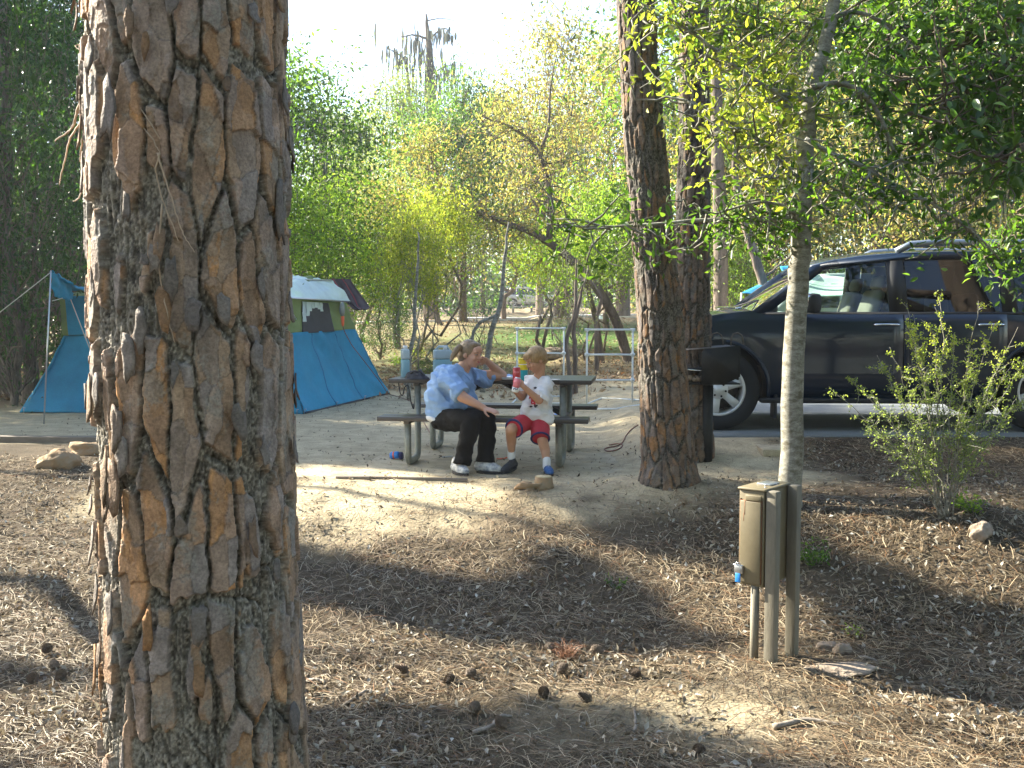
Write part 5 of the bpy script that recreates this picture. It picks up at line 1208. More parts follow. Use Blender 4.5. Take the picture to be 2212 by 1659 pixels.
# ------------------------------------------------------------------ sport utility vehicle
def bake(o):
    """apply an object's modifiers"""
    bpy.context.view_layer.update(); dg = bpy.context.evaluated_depsgraph_get()
    me = bpy.data.meshes.new_from_object(o.evaluated_get(dg)); o.modifiers.clear(); old = o.data; o.data = me; bpy.data.meshes.remove(old); return o
def suv(name, label, loc, rz):
    t = thing(name, label, 'SUV', loc, rz)
    L = 5.25
    SF = lambda q: np.where(np.asarray(q) < 0.95, 0.95 - (0.95 - np.asarray(q)) * 0.60, q)
    S = np.array([0.0, 0.04, 0.10, 0.2, 0.35, 0.5, 0.7, 0.95, 1.15, 1.25, 1.4, 1.7, 2.2, 2.8, 3.4, 4.0, 4.5, 4.85, 5.05, 5.17, 5.25])
    wid = np.interp(S, [0, .04, .1, .2, .35, .5, .8, 4.6, 4.95, 5.15, 5.25], [.70, .80, .875, .93, .965, .985, 1.0, 1.0, .985, .95, .90])
    zt = np.interp(S, [0, .04, .10, .2, .35, .6, 1.15, 1.25, 1.4, 5.1, 5.25], [.88, .96, 1.02, 1.065, 1.09, 1.12, 1.18, 1.19, 1.155, 1.15, 1.10])
    zb = np.interp(S, [0, .1, .5, 1.4, 4.6, 5.1, 5.25], [.42, .34, .30, .27, .27, .38, .45])
    def side_y(z, w, ztop):
        return w * np.interp(z, [0.25, 0.34, 0.5, 0.7, 0.95, 1.07, 1.10, 1.16], [0.93, 0.975, 0.99, 0.985, 0.985, 0.975, 0.965, 0.945])
    rings = []
    for s, w, z1, z0 in zip(SF(S), wid, zt, zb):
        zz = [z0, z0 + 0.05, 0.5, 0.7, 0.9, min(1.06, z1 - 0.05), min(1.10, z1 - 0.025), z1 - 0.008]
        zz = np.maximum.accumulate(np.array(zz)); pr = [(s, 0, z0)] + [(s, -float(side_y(z, w, z1)), float(z)) for z in zz] + [(s, -w * 0.90, z1), (s, -w * 0.6, z1 + 0.015), (s, 0, z1 + 0.025)]
        ring = pr + [(x, -y, z) for x, y, z in pr[-2:0:-1]]; rings.append(ring)
    R = np.array(rings); k, n = R.shape[:2]; g = G()
    i, j = np.meshgrid(np.arange(k - 1), np.arange(n), indexing='ij'); j2 = (j + 1) % n
    g.add(R.reshape(-1, 3), np.stack([i * n + j, (i + 1) * n + j, (i + 1) * n + j2, i * n + j2], -1).reshape(-1, 4))
    g.F.append(np.array([list(range(n))])); g.M.append(np.array([0])); g.F.append(np.array([list(range((k - 1) * n, k * n))[::-1]])); g.M.append(np.array([0]))
    body = g.obj('body', M['paint'], t, smooth=True)
    cut = G()
    for s in (0.95, 4.08):
        for sg in (-1, 1): cut.lathe((s, sg * 0.86, 0.40), [(0.475, -0.16), (0.475, 0.25)], 40, R=Matrix.Rotation(-sg * math.pi / 2, 4, 'X'))
    co = cut.obj('cutter', M['trim'], t); bpy.context.view_layer.update()
    m_ = body.modifiers.new('b', 'BOOLEAN'); m_.operation = 'DIFFERENCE'; m_.object = co; m_.solver = 'EXACT'; m_.use_self = True
    bake(body); cd = co.data; bpy.data.objects.remove(co); bpy.data.meshes.remove(cd)
    for p_ in body.data.polygons: p_.use_smooth = True
    body.data.set_sharp_from_angle(angle=math.radians(32))
    yg = lambda z: 0.945 - (z - 1.16) * 0.34
    def patch(nm, poly, m, off=0.0, thick=0.02, sg=-1, yf=None, par=None):
        """a slab cut to poly (s, z) lying on the side surface"""
        yf = yf or yg; nn = len(poly); V = []
        for e in (0, -thick): V += [(x, sg * (yf(z) + off + e), z) for x, z in poly]
        F_ = [tuple(range(nn)), tuple(range(nn, 2 * nn))[::-1]] + [(i, i + nn, (i + 1) % nn + nn, (i + 1) % nn) for i in range(nn)]
        if nm.endswith('window'): V = V[:nn]; F_ = [tuple(range(nn)) if sg > 0 else tuple(range(nn))[::-1]]
        g = G(); g.add(V, F_); return g.obj(nm, M[m], par or t)
    roof_s = [1.92, 2.1, 2.35, 2.7, 3.2, 3.9, 4.5, 4.95, 5.08]; roof_z = [1.625, 1.675, 1.715, 1.745, 1.76, 1.76, 1.745, 1.71, 1.66]
    cy = np.linspace(-1, 1, 15); P = []
    for s, z in zip(roof_s, roof_z):
        h = yg(z) - 0.0; P.append([(s + (0.10 * (abs(c) ** 2) if s < 2 else 0) * -0.6, c * h, z + 0.06 * (1 - abs(c) ** 2.6)) for c in cy])
    g = G(); g.grid(np.array(P)); o = g.obj('roof', M['paint'], t, smooth=True); s_ = o.modifiers.new('solid', 'SOLIDIFY'); s_.thickness = 0.045; s_.offset = -1
    zr = lambda s: float(np.interp(s, roof_s, roof_z))
    for sg in (-1, 1):
        patch('windshield_pillar', [(1.25, 1.165), (1.42, 1.155), (1.99, 1.59), (2.15, 1.64), (2.12, 1.69), (1.88, 1.635)], 'paint', 0.004, 0.05, sg)
        patch('roof_edge', [(1.97, 1.60)] + [(s, zr(s) - 0.062) for s in (2.15, 2.35, 2.7, 3.2, 3.9, 4.5, 4.9, 5.0)] + [(s, zr(s) + 0.008) for s in (5.05, 4.9, 4.5, 3.9, 3.2, 2.7, 2.35, 2.15, 1.95)], 'paint', 0.004, 0.05, sg)
        for nm, a, b_ in (('middle_pillar', 2.60, 2.78), ('rear_pillar', 3.68, 3.82), ('tail_pillar', 4.82, 5.10)): patch(nm, [(a, 1.15), (b_, 1.15), (b_ - 0.02, zr(b_) - 0.06), (a - 0.0, zr(a) - 0.06)], 'trim' if a < 4 else 'paint', 0.002, 0.04, sg)
        patch('front_window', [(1.47, 1.168), (2.60, 1.168), (2.60, zr(2.6) - 0.06), (2.3, zr(2.3) - 0.065), (2.08, 1.605)], 'glass', -0.012, 0.004, sg)
        patch('rear_window', [(2.78, 1.168), (3.68, 1.168), (3.68, zr(3.68) - 0.06), (2.78, zr(2.78) - 0.06)], 'tint', -0.012, 0.004, sg)
        patch('quarter_window', [(3.82, 1.168), (4.82, 1.168), (4.80, zr(4.8) - 0.06), (3.82, zr(3.82) - 0.06)], 'tint', -0.012, 0.004, sg)
        patch('belt_trim', [(1.36, 1.150), (5.05, 1.150), (5.05, 1.172), (1.40, 1.172)], 'trim', 0.008, 0.02, sg)
        # doors: panels standing a few millimetres proud, with shut lines between
        yb = lambda z: float(side_y(z, 1.0, 1.16))
        for nm, s0, s1, hs in (('front_door', 1.60, 2.715, 2.43), ('rear_door', 2.73, 3.70, 3.42)):
            zz = np.linspace(0.37, 1.145, 12); ss = np.linspace(s0, s1, 12)
            P = np.array([[(s if nm == 'front_door' else (s if z > 0.75 else min(s, 3.70 - (0.75 - z) * 0.35)), sg * (yb(z) + 0.009), z) for z in zz] for s in ss])
            g = G(); g.grid(P if sg > 0 else P[::-1]); d = g.obj(nm, M['paint'], t, smooth=True); q = d.modifiers.new('solid', 'SOLIDIFY'); q.thickness = 0.012; q.offset = -1
            g = G(); y_ = sg * (yb(1.045) + 0.04)
            g.tube([(hs, y_ - sg * 0.03, 1.045), (hs + 0.015, y_, 1.047), (hs + 0.13, y_ + sg * 0.004, 1.05), (hs + 0.235, y_, 1.048), (hs + 0.25, y_ - sg * 0.03, 1.046)], 0.012, 8); h_ = g.obj('door_handle', M['chrome'], d, smooth=True)
        patch('fender_seam', [(1.585, 0.40), (1.592, 0.40), (1.592, 1.145), (1.585, 1.145)], 'trim', 0.002, 0.02, sg, yf=yb)
        g = G(); g.box((2.5, sg * 0.97, 0.30), (2.3, 0.10, 0.05)); g.obj('running_board', M['trim'], t, bevel=0.015)
        g = G(); g.box((1.50, sg * 0.90, 0.24), (0.03, 0.22, 0.24)); g.obj('mud_flap', M['trim'], t, bevel=0.01)
        g = G(); g.box((1.70, sg * 0.95, 1.19), (0.08, 0.10, 0.04)); g.obj('mirror_arm', M['trim'], t, bevel=0.008)
        g = G(); c = np.array([1.81, sg * 1.08, 1.255]); g.lathe(c, [(0.05, -0.095), (0.085, -0.085), (0.095, -0.05), (0.095, 0.05), (0.085, 0.085), (0.05, 0.095)], 16); mo = g.obj('mirror', M['trim'], t, smooth=True, bevel=0.006)
        g = G(); g.lathe(c + np.array([-0.018, 0, 0.012]), [(0.05, -0.07), (0.084, -0.062), (0.088, 0.02), (0.086, 0.06), (0.05, 0.085)], 16); g.obj('mirror_cap', M['chrome'], mo, smooth=True)
        pts = [(2.72, sg * 0.69, 1.775), (2.86, sg * 0.69, 1.845), (3.1, sg * 0.69, 1.862), (4.5, sg * 0.69, 1.855), (4.75, sg * 0.69, 1.83), (4.88, sg * 0.69, 1.755)]
        g = G(); g.tube(pts, 0.034, 10); g.obj('roof_rail', M['rail'], t, smooth=True)
        g = G(); g.box((0.53, sg * 0.70, 0.86), (0.16, 0.34, 0.20)); g.obj('headlight', M['lamp_glass'], t, bevel=0.04)
        g = G(); g.box((5.19, sg * 0.84, 0.95), (0.12, 0.16, 0.42)); g.obj('tail_light', M['red_lamp'], t, bevel=0.03)
        # flared wheel arch lips
        for s in (0.95, 4.08):
            a = np.linspace(math.radians(-8), math.radians(188), 26); g = G()
            g.tube([(s + 0.485 * math.cos(q), sg * (yb(0.40 + 0.485 * math.sin(q)) + 0.004), 0.40 + 0.485 * math.sin(q)) for q in a], 0.020, 8); g.obj('arch_lip', M['paint'], t, smooth=True)
            g = G(); Rm = Matrix.Rotation(math.pi / 2 * (1 if sg < 0 else -1), 4, 'X')
            wh = bpy.data.objects.new('wheel', None); COL.objects.link(wh); wh.parent = t; wh.location = (s, sg * 0.865, 0.40); wh.rotation_euler = (math.pi / 2 if sg < 0 else -math.pi / 2, 0, 0)
            g = G(); g.lathe((0, 0, 0), [(0.25, -0.13), (0.33, -0.135), (0.385, -0.12), (0.40, -0.09), (0.402, 0), (0.40, 0.09), (0.385, 0.115), (0.33, 0.13), (0.262, 0.12), (0.255, 0.06), (0.255, -0.1)], 56); g.obj('tyre', M['rubber'], wh, smooth=True)
            g = G(); g.lathe((0, 0, 0), [(0.2545, -0.1), (0.2545, 0.09), (0.26, 0.118), (0.238, 0.118), (0.232, 0.08), (0.225, -0.1)], 48)
            for q in range(6):
                an = math.radians(80 + 60 * q); c, s2 = math.cos(an), math.sin(an); V = []
                for (r_, w_, z_) in ((0.05, 0.036, 0.088), (0.13, 0.037, 0.10), (0.235, 0.046, 0.104)):
                    for (ww, zz) in ((-w_, z_ - 0.03), (w_, z_ - 0.03), (w_ * 0.92, z_), (-w_ * 0.92, z_)): V.append((c * r_ - s2 * ww, s2 * r_ + c * ww, zz))
                g.add(V, [(0, 1, 5, 4), (1, 2, 6, 5), (2, 3, 7, 6), (3, 0, 4, 7), (4, 5, 9, 8), (5, 6, 10, 9), (6, 7, 11, 10), (7, 4, 8, 11), (8, 9, 10, 11)])
            g.obj('rim', M['alloy'], wh)
            g = G(); g.lathe((0, 0, 0), [(0.09, 0.06), (0.09, 0.104), (0.08, 0.112), (0.045, 0.112), (0.042, 0.12), (0.0, 0.121)], 24); g.obj('hub_cap', M['alloy'], wh)
            g = G(); g.lathe((0, 0, 0), [(0.2, -0.08), (0.2, 0.0)], 30); g.obj('brake_disc', M['rust_steel'], wh)
            for q in range(6):
                an = math.radians(50 + 60 * q); g = G(); g.lathe((0.066 * math.cos(an), 0.066 * math.sin(an), 0.112), [(0.011, 0), (0.011, 0.010), (0.008, 0.012)], 6); g.obj('lug_nut', M['trim'], wh)
    # windshield, rear glass, grille, wipers, seats, wheel
    u = np.linspace(-1, 1, 13); P = np.array([[(1.30 + 0.66 * v - 0.06 * (1 - c * c) * (1 - v * 0.7) + 0.02, c * (0.90 - 0.14 * v), 1.172 + 0.475 * v + 0.03 * (1 - c * c) * v) for c in u] for v in np.linspace(0, 1, 6)])
    g = G(); g.grid(P); g.obj('windshield', M['shield'], t, smooth=True)
    g = G(); g.grid(np.array([[(5.17 - 0.10 * v, c * (0.92 - 0.17 * v), 1.14 + 0.54 * v) for c in u] for v in np.linspace(0, 1, 4)])); g.obj('rear_glass', M['tint'], t, smooth=True)
    for y in (-0.45, 0.25):
        g = G(); g.tube([(1.22, y + 0.1, 1.215), (1.28, y, 1.235), (1.44, y - 0.45 * (1 if y > 0 else -0.4), 1.30)], 0.008, 6); g.obj('wiper', M['trim'], t, smooth=True)
    g = G(); g.tube([(1.12, -0.86, 1.205), (1.18, -0.80, 1.215), (1.10, -0.5, 1.222), (1.08, 0, 1.226), (1.10, 0.5, 1.222), (1.18, 0.80, 1.215)], 0.010, 6); g.obj('cowl_strip', M['chrome'], t, smooth=True)
    g = G(); g.box((0.42, 0, 0.82), (0.08, 0.9, 0.22)); gr = g.obj('grille', M['trim'], t, bevel=0.02)
    for z in (0.76, 0.82, 0.88):
        g = G(); g.box((0.378, 0, z), (0.02, 0.84, 0.018)); g.obj('grille_bar', M['chrome'], gr)
    g = G(); g.box((0.42, 0, 0.50), (0.14, 1.40, 0.20)); g.obj('front_bumper', M['trim'], t, bevel=0.03)
    g = G(); g.box((5.22, 0, 0.55), (0.14, 1.7, 0.20)); g.obj('rear_bumper', M['trim'], t, bevel=0.03)
    for y in (-0.42, 0.42):
        st = bpy.data.objects.new('seat', None); COL.objects.link(st); st.parent = t; st.location = (2.52, y, 1.14); st.rotation_euler = (0, 0.32, 0)
        g = G(); g.box((0, 0, 0.12), (0.12, 0.46, 0.30)); g.obj('backrest', M['seat'], st, bevel=0.05)
        g = G(); g.box((0.0, 0, 0.345), (0.09, 0.26, 0.15)); g.obj('headrest', M['seat'], st, bevel=0.04)
    for y in (-0.42, 0.42):
        g = G(); g.box((3.5, y, 1.24), (0.12, 0.5, 0.24)); g.obj('rear_seat', M['seat'], t, bevel=0.05)
    a = np.linspace(0, 2 * math.pi, 25); g = G(); g.tube([(1.92 + 0.10 * math.sin(q), -0.42 + 0.18 * math.cos(q), 1.19 + 0.15 * math.sin(q)) for q in a], 0.014, 6, cap=False); g.obj('steering_wheel', M['trim'], t, smooth=True)
    # V8 badge on the front door
    V8 = G()
    def stroke(pts, w=0.011):
        for (x0, z0), (x1, z1) in zip(pts[:-1], pts[1:]):
            Lh = math.hypot(x1 - x0, z1 - z0); an = math.atan2(z1 - z0, x1 - x0); V8.box(((x0 + x1) / 2, -1.0, (z0 + z1) / 2), (Lh + w * 0.6, 0.008, w), Matrix.Rotation(-an, 4, 'Y'))
    bx, bz = 1.705, 0.645
    stroke([(bx, bz + 0.045), (bx + 0.022, bz), (bx + 0.052, bz + 0.045)])
    ex = bx + 0.063; w_, h_ = 0.042, 0.045
    stroke([(ex, bz), (ex + w_, bz), (ex + w_, bz + h_), (ex, bz + h_), (ex, bz)]); stroke([(ex, bz + h_ / 2), (ex + w_, bz + h_ / 2)])
    V8.obj('badge', M['chrome'], t)
    return t
car_x = (1557 - 1106) / F * 10.06 - 0.95
car = suv('parked_car', 'dark blue SUV parked on the asphalt behind the slender tree and thorny shrub', (car_x + 0.057, 11.11, 0.156), math.radians(-3.7))
far = copy_tree(car, None, {'dark_blue_paint': M['silver']})
far.name = 'parked_car'; far['label'] = 'small distant silver SUV parked across the campground behind the saplings'
fp = at(1098, 668, 92); far.location = (fp.x + 4.6, 92, Hs(fp.x + 2, 92)); far.rotation_euler = (0, 0, math.radians(180 - 14))

# ------------------------------------------------------------------ white camper van and blue awning behind the SUV
def camper():
    D_ = 17.5; p = at(1790, 700, D_); z0 = Hs(p.x, p.y); b = Vector((p.x, p.y, z0))
    t = thing('camper_van', 'white camper van seen through the windows of the dark SUV', 'camper van', tuple(b), 0.0)
    xl, xr = at(1668, 0, D_).x - b.x, at(1905, 0, D_).x - b.x; zt = at(0, 590, D_).z - z0
    S = [(xl, 0.4), (xl, 1.0), (xl + 0.10, 1.25), (xl + 0.45, zt - 0.25), (xl + 0.75, zt - 0.03), (xl + 1.1, zt), (xr, zt), (xr + 0.05, zt - 0.1), (xr + 0.08, 0.4)]
    g = G(); n = len(S); V = [(x, y, z) for y in (0, 1.9) for x, z in S]
    g.add(V, [tuple(range(n)), tuple(range(n, 2 * n))[::-1]] + [(i, i + n, (i + 1) % n + n, (i + 1) % n) for i in range(n)]); g.obj('body', M['van'], t, bevel=0.06)
    for x0, x1 in ((xl + 0.75, xl + 1.25), (xl + 1.38, xr - 0.22)):
        g = G(); g.box(((x0 + x1) / 2, -0.006, zt - 0.42), (x1 - x0, 0.02, 0.34)); w = g.obj('window', M['window_dark'], t, bevel=0.008)
        g = G()
        for dx in (x0, x1): g.box((dx, -0.012, zt - 0.42), (0.03, 0.03, 0.38))
        g.box(((x0 + x1) / 2, -0.012, zt - 0.24), (x1 - x0, 0.03, 0.03)); g.obj('frame', M['van'], w)
    for x in (xl + 0.5, xr - 0.4):
        g = G(); g.lathe((x, 0.10, 0.36), [(0.2, -0.08), (0.34, -0.08), (0.36, 0), (0.34, 0.1), (0.2, 0.1)], 28, R=Matrix.Rotation(math.pi / 2, 4, 'X')); g.obj('wheel', M['rubber'], t, smooth=True)
    g = G(); g.box((xl + 1.33, -0.005, 1.0), (0.01, 0.01, 1.1)); g.obj('door_seam', M['trim'], t)
    aw = thing('blue_awning', 'blue and white tarp awning on poles in front of the camper van', 'awning', tuple(b))
    q = lambda x, y, d: at(x, y, d) - b
    def quad(nm, a, c, d, e, m):
        u = np.linspace(0, 1, 12)[:, None, None]; v = np.linspace(0, 1, 10)[None, :, None]; a, c, d, e = [np.array(k) for k in (a, c, d, e)]
        P = (a * (1 - u) + c * u) * (1 - v) + (e * (1 - u) + d * u) * v; P[..., 2] -= 0.08 * np.sin(math.pi * v[..., 0]) * np.sin(math.pi * u[..., 0])
        g = G(); g.grid(P); o = g.obj(nm, M[m], aw, smooth=True); s_ = o.modifiers.new('solid', 'SOLIDIFY'); s_.thickness = 0.01
    quad('tarp', q(1602, 632, 15.6), q(1690, 640, 15.6), q(1715, 588, 17.3), q(1645, 612, 17.3), 'fly_blue')
    quad('tarp', q(1690, 640, 15.6), q(1860, 638, 15.6), q(1840, 600, 17.3), q(1715, 588, 17.3), 'fly')
    quad('tarp_side', q(1690, 585, 17.1), q(1740, 585, 17.1), q(1745, 572, 17.6), q(1685, 575, 17.6), 'fly_blue')
    for x, y, d in ((1602, 632, 15.6), (1625, 636, 15.7), (1822, 640, 15.6)):
        g = G(); a = q(x, y, d); g.tube([a, (a.x - 0.06, a.y, 0)], 0.017, 8); g.obj('pole', M['rope'], aw, smooth=True)
camper()

# brown hut wall glimpsed left of the tent and a picnic bench far back
def hut():
    p = at(118, 690, 44); b = Vector((p.x, p.y, Hs(p.x, p.y)))
    t = thing('brown_hut', 'brown board hut glimpsed behind the blue awning and tent pole', 'hut', tuple(b))
    for i in range(14):
        g = G(); g.box((-0.95 + i * 0.16, 0, 1.2), (0.15, 0.06, 2.4)); g.obj('board', M['brown_wall'], t)
    g = G(); g.box((0.1, 0.9, 2.5), (2.8, 2.4, 0.12), Matrix.Rotation(0.12, 4, 'X')); g.obj('roof', M['timber'], t)
    g = G(); g.box((0.1, 1.0, 1.2), (2.2, 1.8, 2.4)); g.obj('wall', M['brown_wall'], t)
hut()
def far_bench(label, qx, qy, D_, rz):
    p = at(qx, qy, D_); b = Vector((p.x, p.y, Hs(p.x, p.y))); t = thing('picnic_table', label, 'picnic table', tuple(b), rz)
    g = G(); g.box((0, 0, .74), (1.8, .75, .05)); g.obj('tabletop', M['concrete'], t)
    for s in (-1, 1):
        g = G(); g.box((0, s * .62, .45), (1.8, .25, .05)); g.obj('bench', M['concrete'], t)
        g = G(); g.box((s * .65, 0, .37), (.12, .5, .72)); g.obj('leg', M['concrete'], t)
far_bench('distant pale picnic table in front of the silver car', 1128, 676, 72, 0.1)
far_bench('distant pale picnic table beside the far left pine edge of the twin pines', 1366, 690, 50, 0.3)
def deck():
    a, c = at(1240, 690, 40), at(1375, 690, 44); b = Vector(((a.x + c.x) / 2, 42, at(0, 696, 42).z))
    t = thing('low_platform', 'low pale concrete platform behind the right pipe frame', 'platform', tuple(b), 0.05)
    g = G(); g.box((0.6, 0, 0), (5.0, 4.0, 0.10)); g.obj('top', M['concrete'], t, bevel=0.01)
    g = G(); g.box((0.6, -1.9, -0.35), (4.9, 0.1, 0.6)); g.obj('edge_board', M['timber'], t)
    g = G(); g.add([(-0.9, -2.3, -0.35), (0.5, -2.4, -0.05), (0.55, -1.8, 0.10), (-0.6, -1.4, 0.30)], [(0, 1, 2, 3)]); o = g.obj('white_sheet', M['fly'], None, loc=tuple(b)); s_ = o.modifiers.new('s', 'SOLIDIFY'); s_.thickness = 0.02
    tag(o, 'white sheet lying tilted on the platform behind the right pipe frame', 'sheet')
deck()

# ------------------------------------------------------------------ thorny shrub at the right
def shrub():
    p = gnd(2040, 1118); b = np.array(p); t = thing('thorny_shrub', 'twiggy upright shrub with tiny yellow-green leaves in front of the SUV rear', 'shrub', tuple(p))
    rs = np.random.RandomState(18); Y = p.y; gl = G(); gt = G()
    tops = [(1955, 655), (2030, 640), (2115, 650), (1975, 700), (1890, 770), (1840, 815), (1800, 845), (1920, 750), (1960, 690), (2060, 720), (2150, 700), (2200, 705), (2225, 770), (2190, 880), (1870, 850), (2100, 760), (2010, 700), (2180, 790), (1880, 930), (2230, 840), (1930, 830), (2130, 860)]
    pts = []; segs = []
    for i, (x, y) in enumerate(tops):
        e = np.array(at(x, y, Y + rs.uniform(-0.45, 0.5))) - b; s0 = np.array([rs.uniform(-.05, .05), rs.uniform(-.04, .04), -0.03])
        mid = s0 * 0.4 + e * 0.6; mid[0] *= 0.72; mid[2] *= 0.98
        tt = np.linspace(0, 1, 16)[:, None]; P = s0 * (1 - tt) ** 2 + 2 * tt * (1 - tt) * (np.array([e[0] * 0.28, e[1] * .3, e[2] * 0.5])) + e * tt ** 2; P[1:] += rs.normal(size=(15, 3)) * 0.006
        g = G(); g.tube(P, np.linspace(0.0055, 0.0016, 16), 5); g.obj('stem', M['bark_pale'], t, smooth=True); segs.append(P)
    for P in segs:
        for k in range(26):
            u = rs.uniform(0.30, 1.0) * 14.9; i = int(u); q = P[i] * (1 - (u - i)) + P[i + 1] * (u - i)
            d = (P[i + 1] - P[i]); d /= np.linalg.norm(d); d = d * 0.8 + rs.normal(size=3) * 0.75; d /= np.linalg.norm(d); L = rs.uniform(0.05, 0.26) * (1.15 - u / 20)
            tp = limb(q, q + d * L, rs, 5, 0, 0.08); gt.tube(tp, np.linspace(0.0028, 0.001, 5), 3, cap=False)
            m = rs.randint(10, 30); a = rs.rand(m) * 3.999; ai = a.astype(int); ff = (a - ai)[:, None]; pts.append(tp[ai] * (1 - ff) + tp[ai + 1] * ff + rs.normal(size=(m, 3)) * 0.008)
    P = np.concatenate(pts); n = len(P); hi = smoothstep(0.6, 1.35, P[:, 2])[:, None]
    cols = leafcols('pale', n, rs) * (1 - hi) + leafcols('yellow', n, rs) * hi * 1.3
    leafcloud(gl, P, 0.017, cols * 1.15, rs, ratio=0.5)
    gt.obj('twigs', M['bark_pale'], t)['kind'] = 'stuff'; o = gl.obj('leaves', M['leaf'], t, color=True); o['kind'] = 'stuff'
shrub()
def weed(label, q, r, n, seed, kind='bright', leaf=0.03, name='green_weed'):
    p = gnd(*q); t = thing(name, label, 'weed', tuple(p)); rs = np.random.RandomState(seed); gs = G(); gl = G(); P = []
    for i in range(9):
        a = rs.rand() * 6.28; e = np.array([math.cos(a) * r * rs.uniform(.4, 1), math.sin(a) * r * rs.uniform(.4, 1), r * rs.uniform(.4, 1)]); l = limb((0, 0, -.01), e, rs, 6, 0, .1)
        gs.tube(l, np.linspace(.003, .001, 6), 4, cap=False); k = n // 9; u = rs.uniform(1, 4.99, k); ui = u.astype(int); f = (u - ui)[:, None]; P.append(l[ui] * (1 - f) + l[ui + 1] * f + rs.normal(size=(k, 3)) * r * .12)
    P = np.concatenate(P); leafcloud(gl, P, leaf, leafcols(kind, len(P), rs), rs); gs.obj('stems', M['bark_pale'], t)['kind'] = 'stuff'; gl.obj('leaves', M['leaf'], t, color=True)['kind'] = 'stuff'
weed('bright green weed at the right foot of the thorny shrub', (2098, 1110), 0.15, 260, 1)
weed('dark green weed against the back of the utility pedestal', (1755, 1225), 0.14, 260, 2, 'green')
weed('small green sprig right of the pedestal base', (1845, 1385), 0.07, 60, 3, 'bright', 0.02)
weed('small green tuft on the dark slope in the middle', (1330, 1280), 0.07, 60, 4, 'green', 0.03)
weed('bright green plant at the back of the sand left of the woman', (860, 790), 0.25, 200, 5, 'bright', 0.06)
weed('bright weed right of the white jug behind the table', (905, 770), 0.3, 200, 6, 'yellow', 0.06)

# ------------------------------------------------------------------ people
def Q(zx, zy, Y): return at(796.9 + zx * .2604, 672 + zy * .2604, Y)
def cap(g, p0, r0, p1, r1, n=14):
    p0, p1 = np.array(p0, float), np.array(p1, float); d = p1 - p0; L = np.linalg.norm(d) + 1e-6; d = d / L
    zs = [-r0 * 0.98, -r0 * 0.8, -r0 * 0.45, 0, L * 0.5, L, L + r1 * 0.45, L + r1 * 0.8, L + r1 * 0.98]; rr = [r0 * 0.2, r0 * 0.6, r0 * 0.893, r0, (r0 + r1) / 2, r1, r1 * 0.893, r1 * 0.6, r1 * 0.2]
    q = Vector(d).to_track_quat('Z', 'Y').to_matrix().to_4x4(); g.lathe(p0, list(zip(rr, zs)), n, R=None) if False else None
    a = np.arange(n) / n * 2 * math.pi; V = np.array([[r * math.cos(t), r * math.sin(t), z] for r, z in zip(rr, zs) for t in a]) @ np.array(q.to_3x3()).T + p0
    k = len(zs); i, j = np.meshgrid(np.arange(k - 1), np.arange(n), indexing='ij'); j2 = (j + 1) % n
    F_ = list(map(tuple, np.stack([i * n + j, i * n + j2, (i + 1) * n + j2, (i + 1) * n + j], -1).reshape(-1, 4))); F_ += [tuple(range(n))[::-1], tuple(range((k - 1) * n, k * n))]
    g.add(V, F_)
def ell(g, c, r, R=None, n=18):
    v = np.linspace(-math.pi / 2 + 0.15, math.pi / 2 - 0.15, 11); a = np.arange(n) / n * 2 * math.pi
    V = np.array([[math.cos(q) * math.cos(t) * r[0], math.cos(q) * math.sin(t) * r[1], math.sin(q) * r[2]] for q in v for t in a])
    if R is not None: V = V @ np.array(R.to_3x3()).T
    V = V + np.array(list(c)); k = 11; i, j = np.meshgrid(np.arange(k - 1), np.arange(n), indexing='ij'); j2 = (j + 1) % n
    F_ = list(map(tuple, np.stack([i * n + j, i * n + j2, (i + 1) * n + j2, (i + 1) * n + j], -1).reshape(-1, 4))); F_ += [tuple(range(n))[::-1], tuple(range((k - 1) * n, k * n))]
    g.add(V, F_)
def blob(g, name, m, parent, voxel=0.008, smooth=4, fold=None, base=(0, 0, 0), cuts=None, fac=0.5):
    """fuse overlapping solids into one continuous skin"""
    o = g.obj(name, m, None, smooth=True)
    r = o.modifiers.new('r', 'REMESH'); r.mode = 'VOXEL'; r.voxel_size = voxel; r.use_smooth_shade = True
    s_ = o.modifiers.new('s', 'SMOOTH'); s_.factor = fac; s_.iterations = smooth; bake(o); me = o.data
    if fold or cuts:
        n = len(me.vertices); co = np.empty(n * 3); me.vertices.foreach_get('co', co); co = co.reshape(-1, 3); no = np.empty(n * 3); me.vertices.foreach_get('normal', no); no = no.reshape(-1, 3)
        if fold: co = co + no * fold(co, no)[:, None]
        me.vertices.foreach_set('co', co.ravel()); me.update()
    if cuts:
        bm = bmesh.new(); bm.from_mesh(me)
        for pc, pn in cuts: bmesh.ops.bisect_plane(bm, geom=bm.verts[:] + bm.edges[:] + bm.faces[:], plane_co=pc, plane_no=pn, clear_outer=True)
        bm.to_mesh(me); bm.free()
    for p_ in me.polygons: p_.use_smooth = True
    me.transform(Matrix.Translation(-Vector(base))); o.parent = parent
    if not me.materials: me.materials.append(m)
    return o
def folds(amp, seed, sx=(14, 9), dirv=(1, 0.3, 0.6)):
    def f(co, no):
        u = co @ np.array(dirv); v = co[:, 2] + co[:, 1] * 0.5
        a = fbm(u * sx[0] + 10, v * sx[1], seed, 3); r = 1 - 2 * np.abs(fbm(u * sx[0] * 0.9, v * sx[1] * 1.2 + 4, seed + 5, 2))
        return amp * (0.8 * a + 0.7 * (r - 0.6))
    return f
def frame(f, up):
    f = Vector(f).normalized(); l = Vector(up).cross(f).normalized(); u = f.cross(l); return Matrix((f, l, u)).transposed()
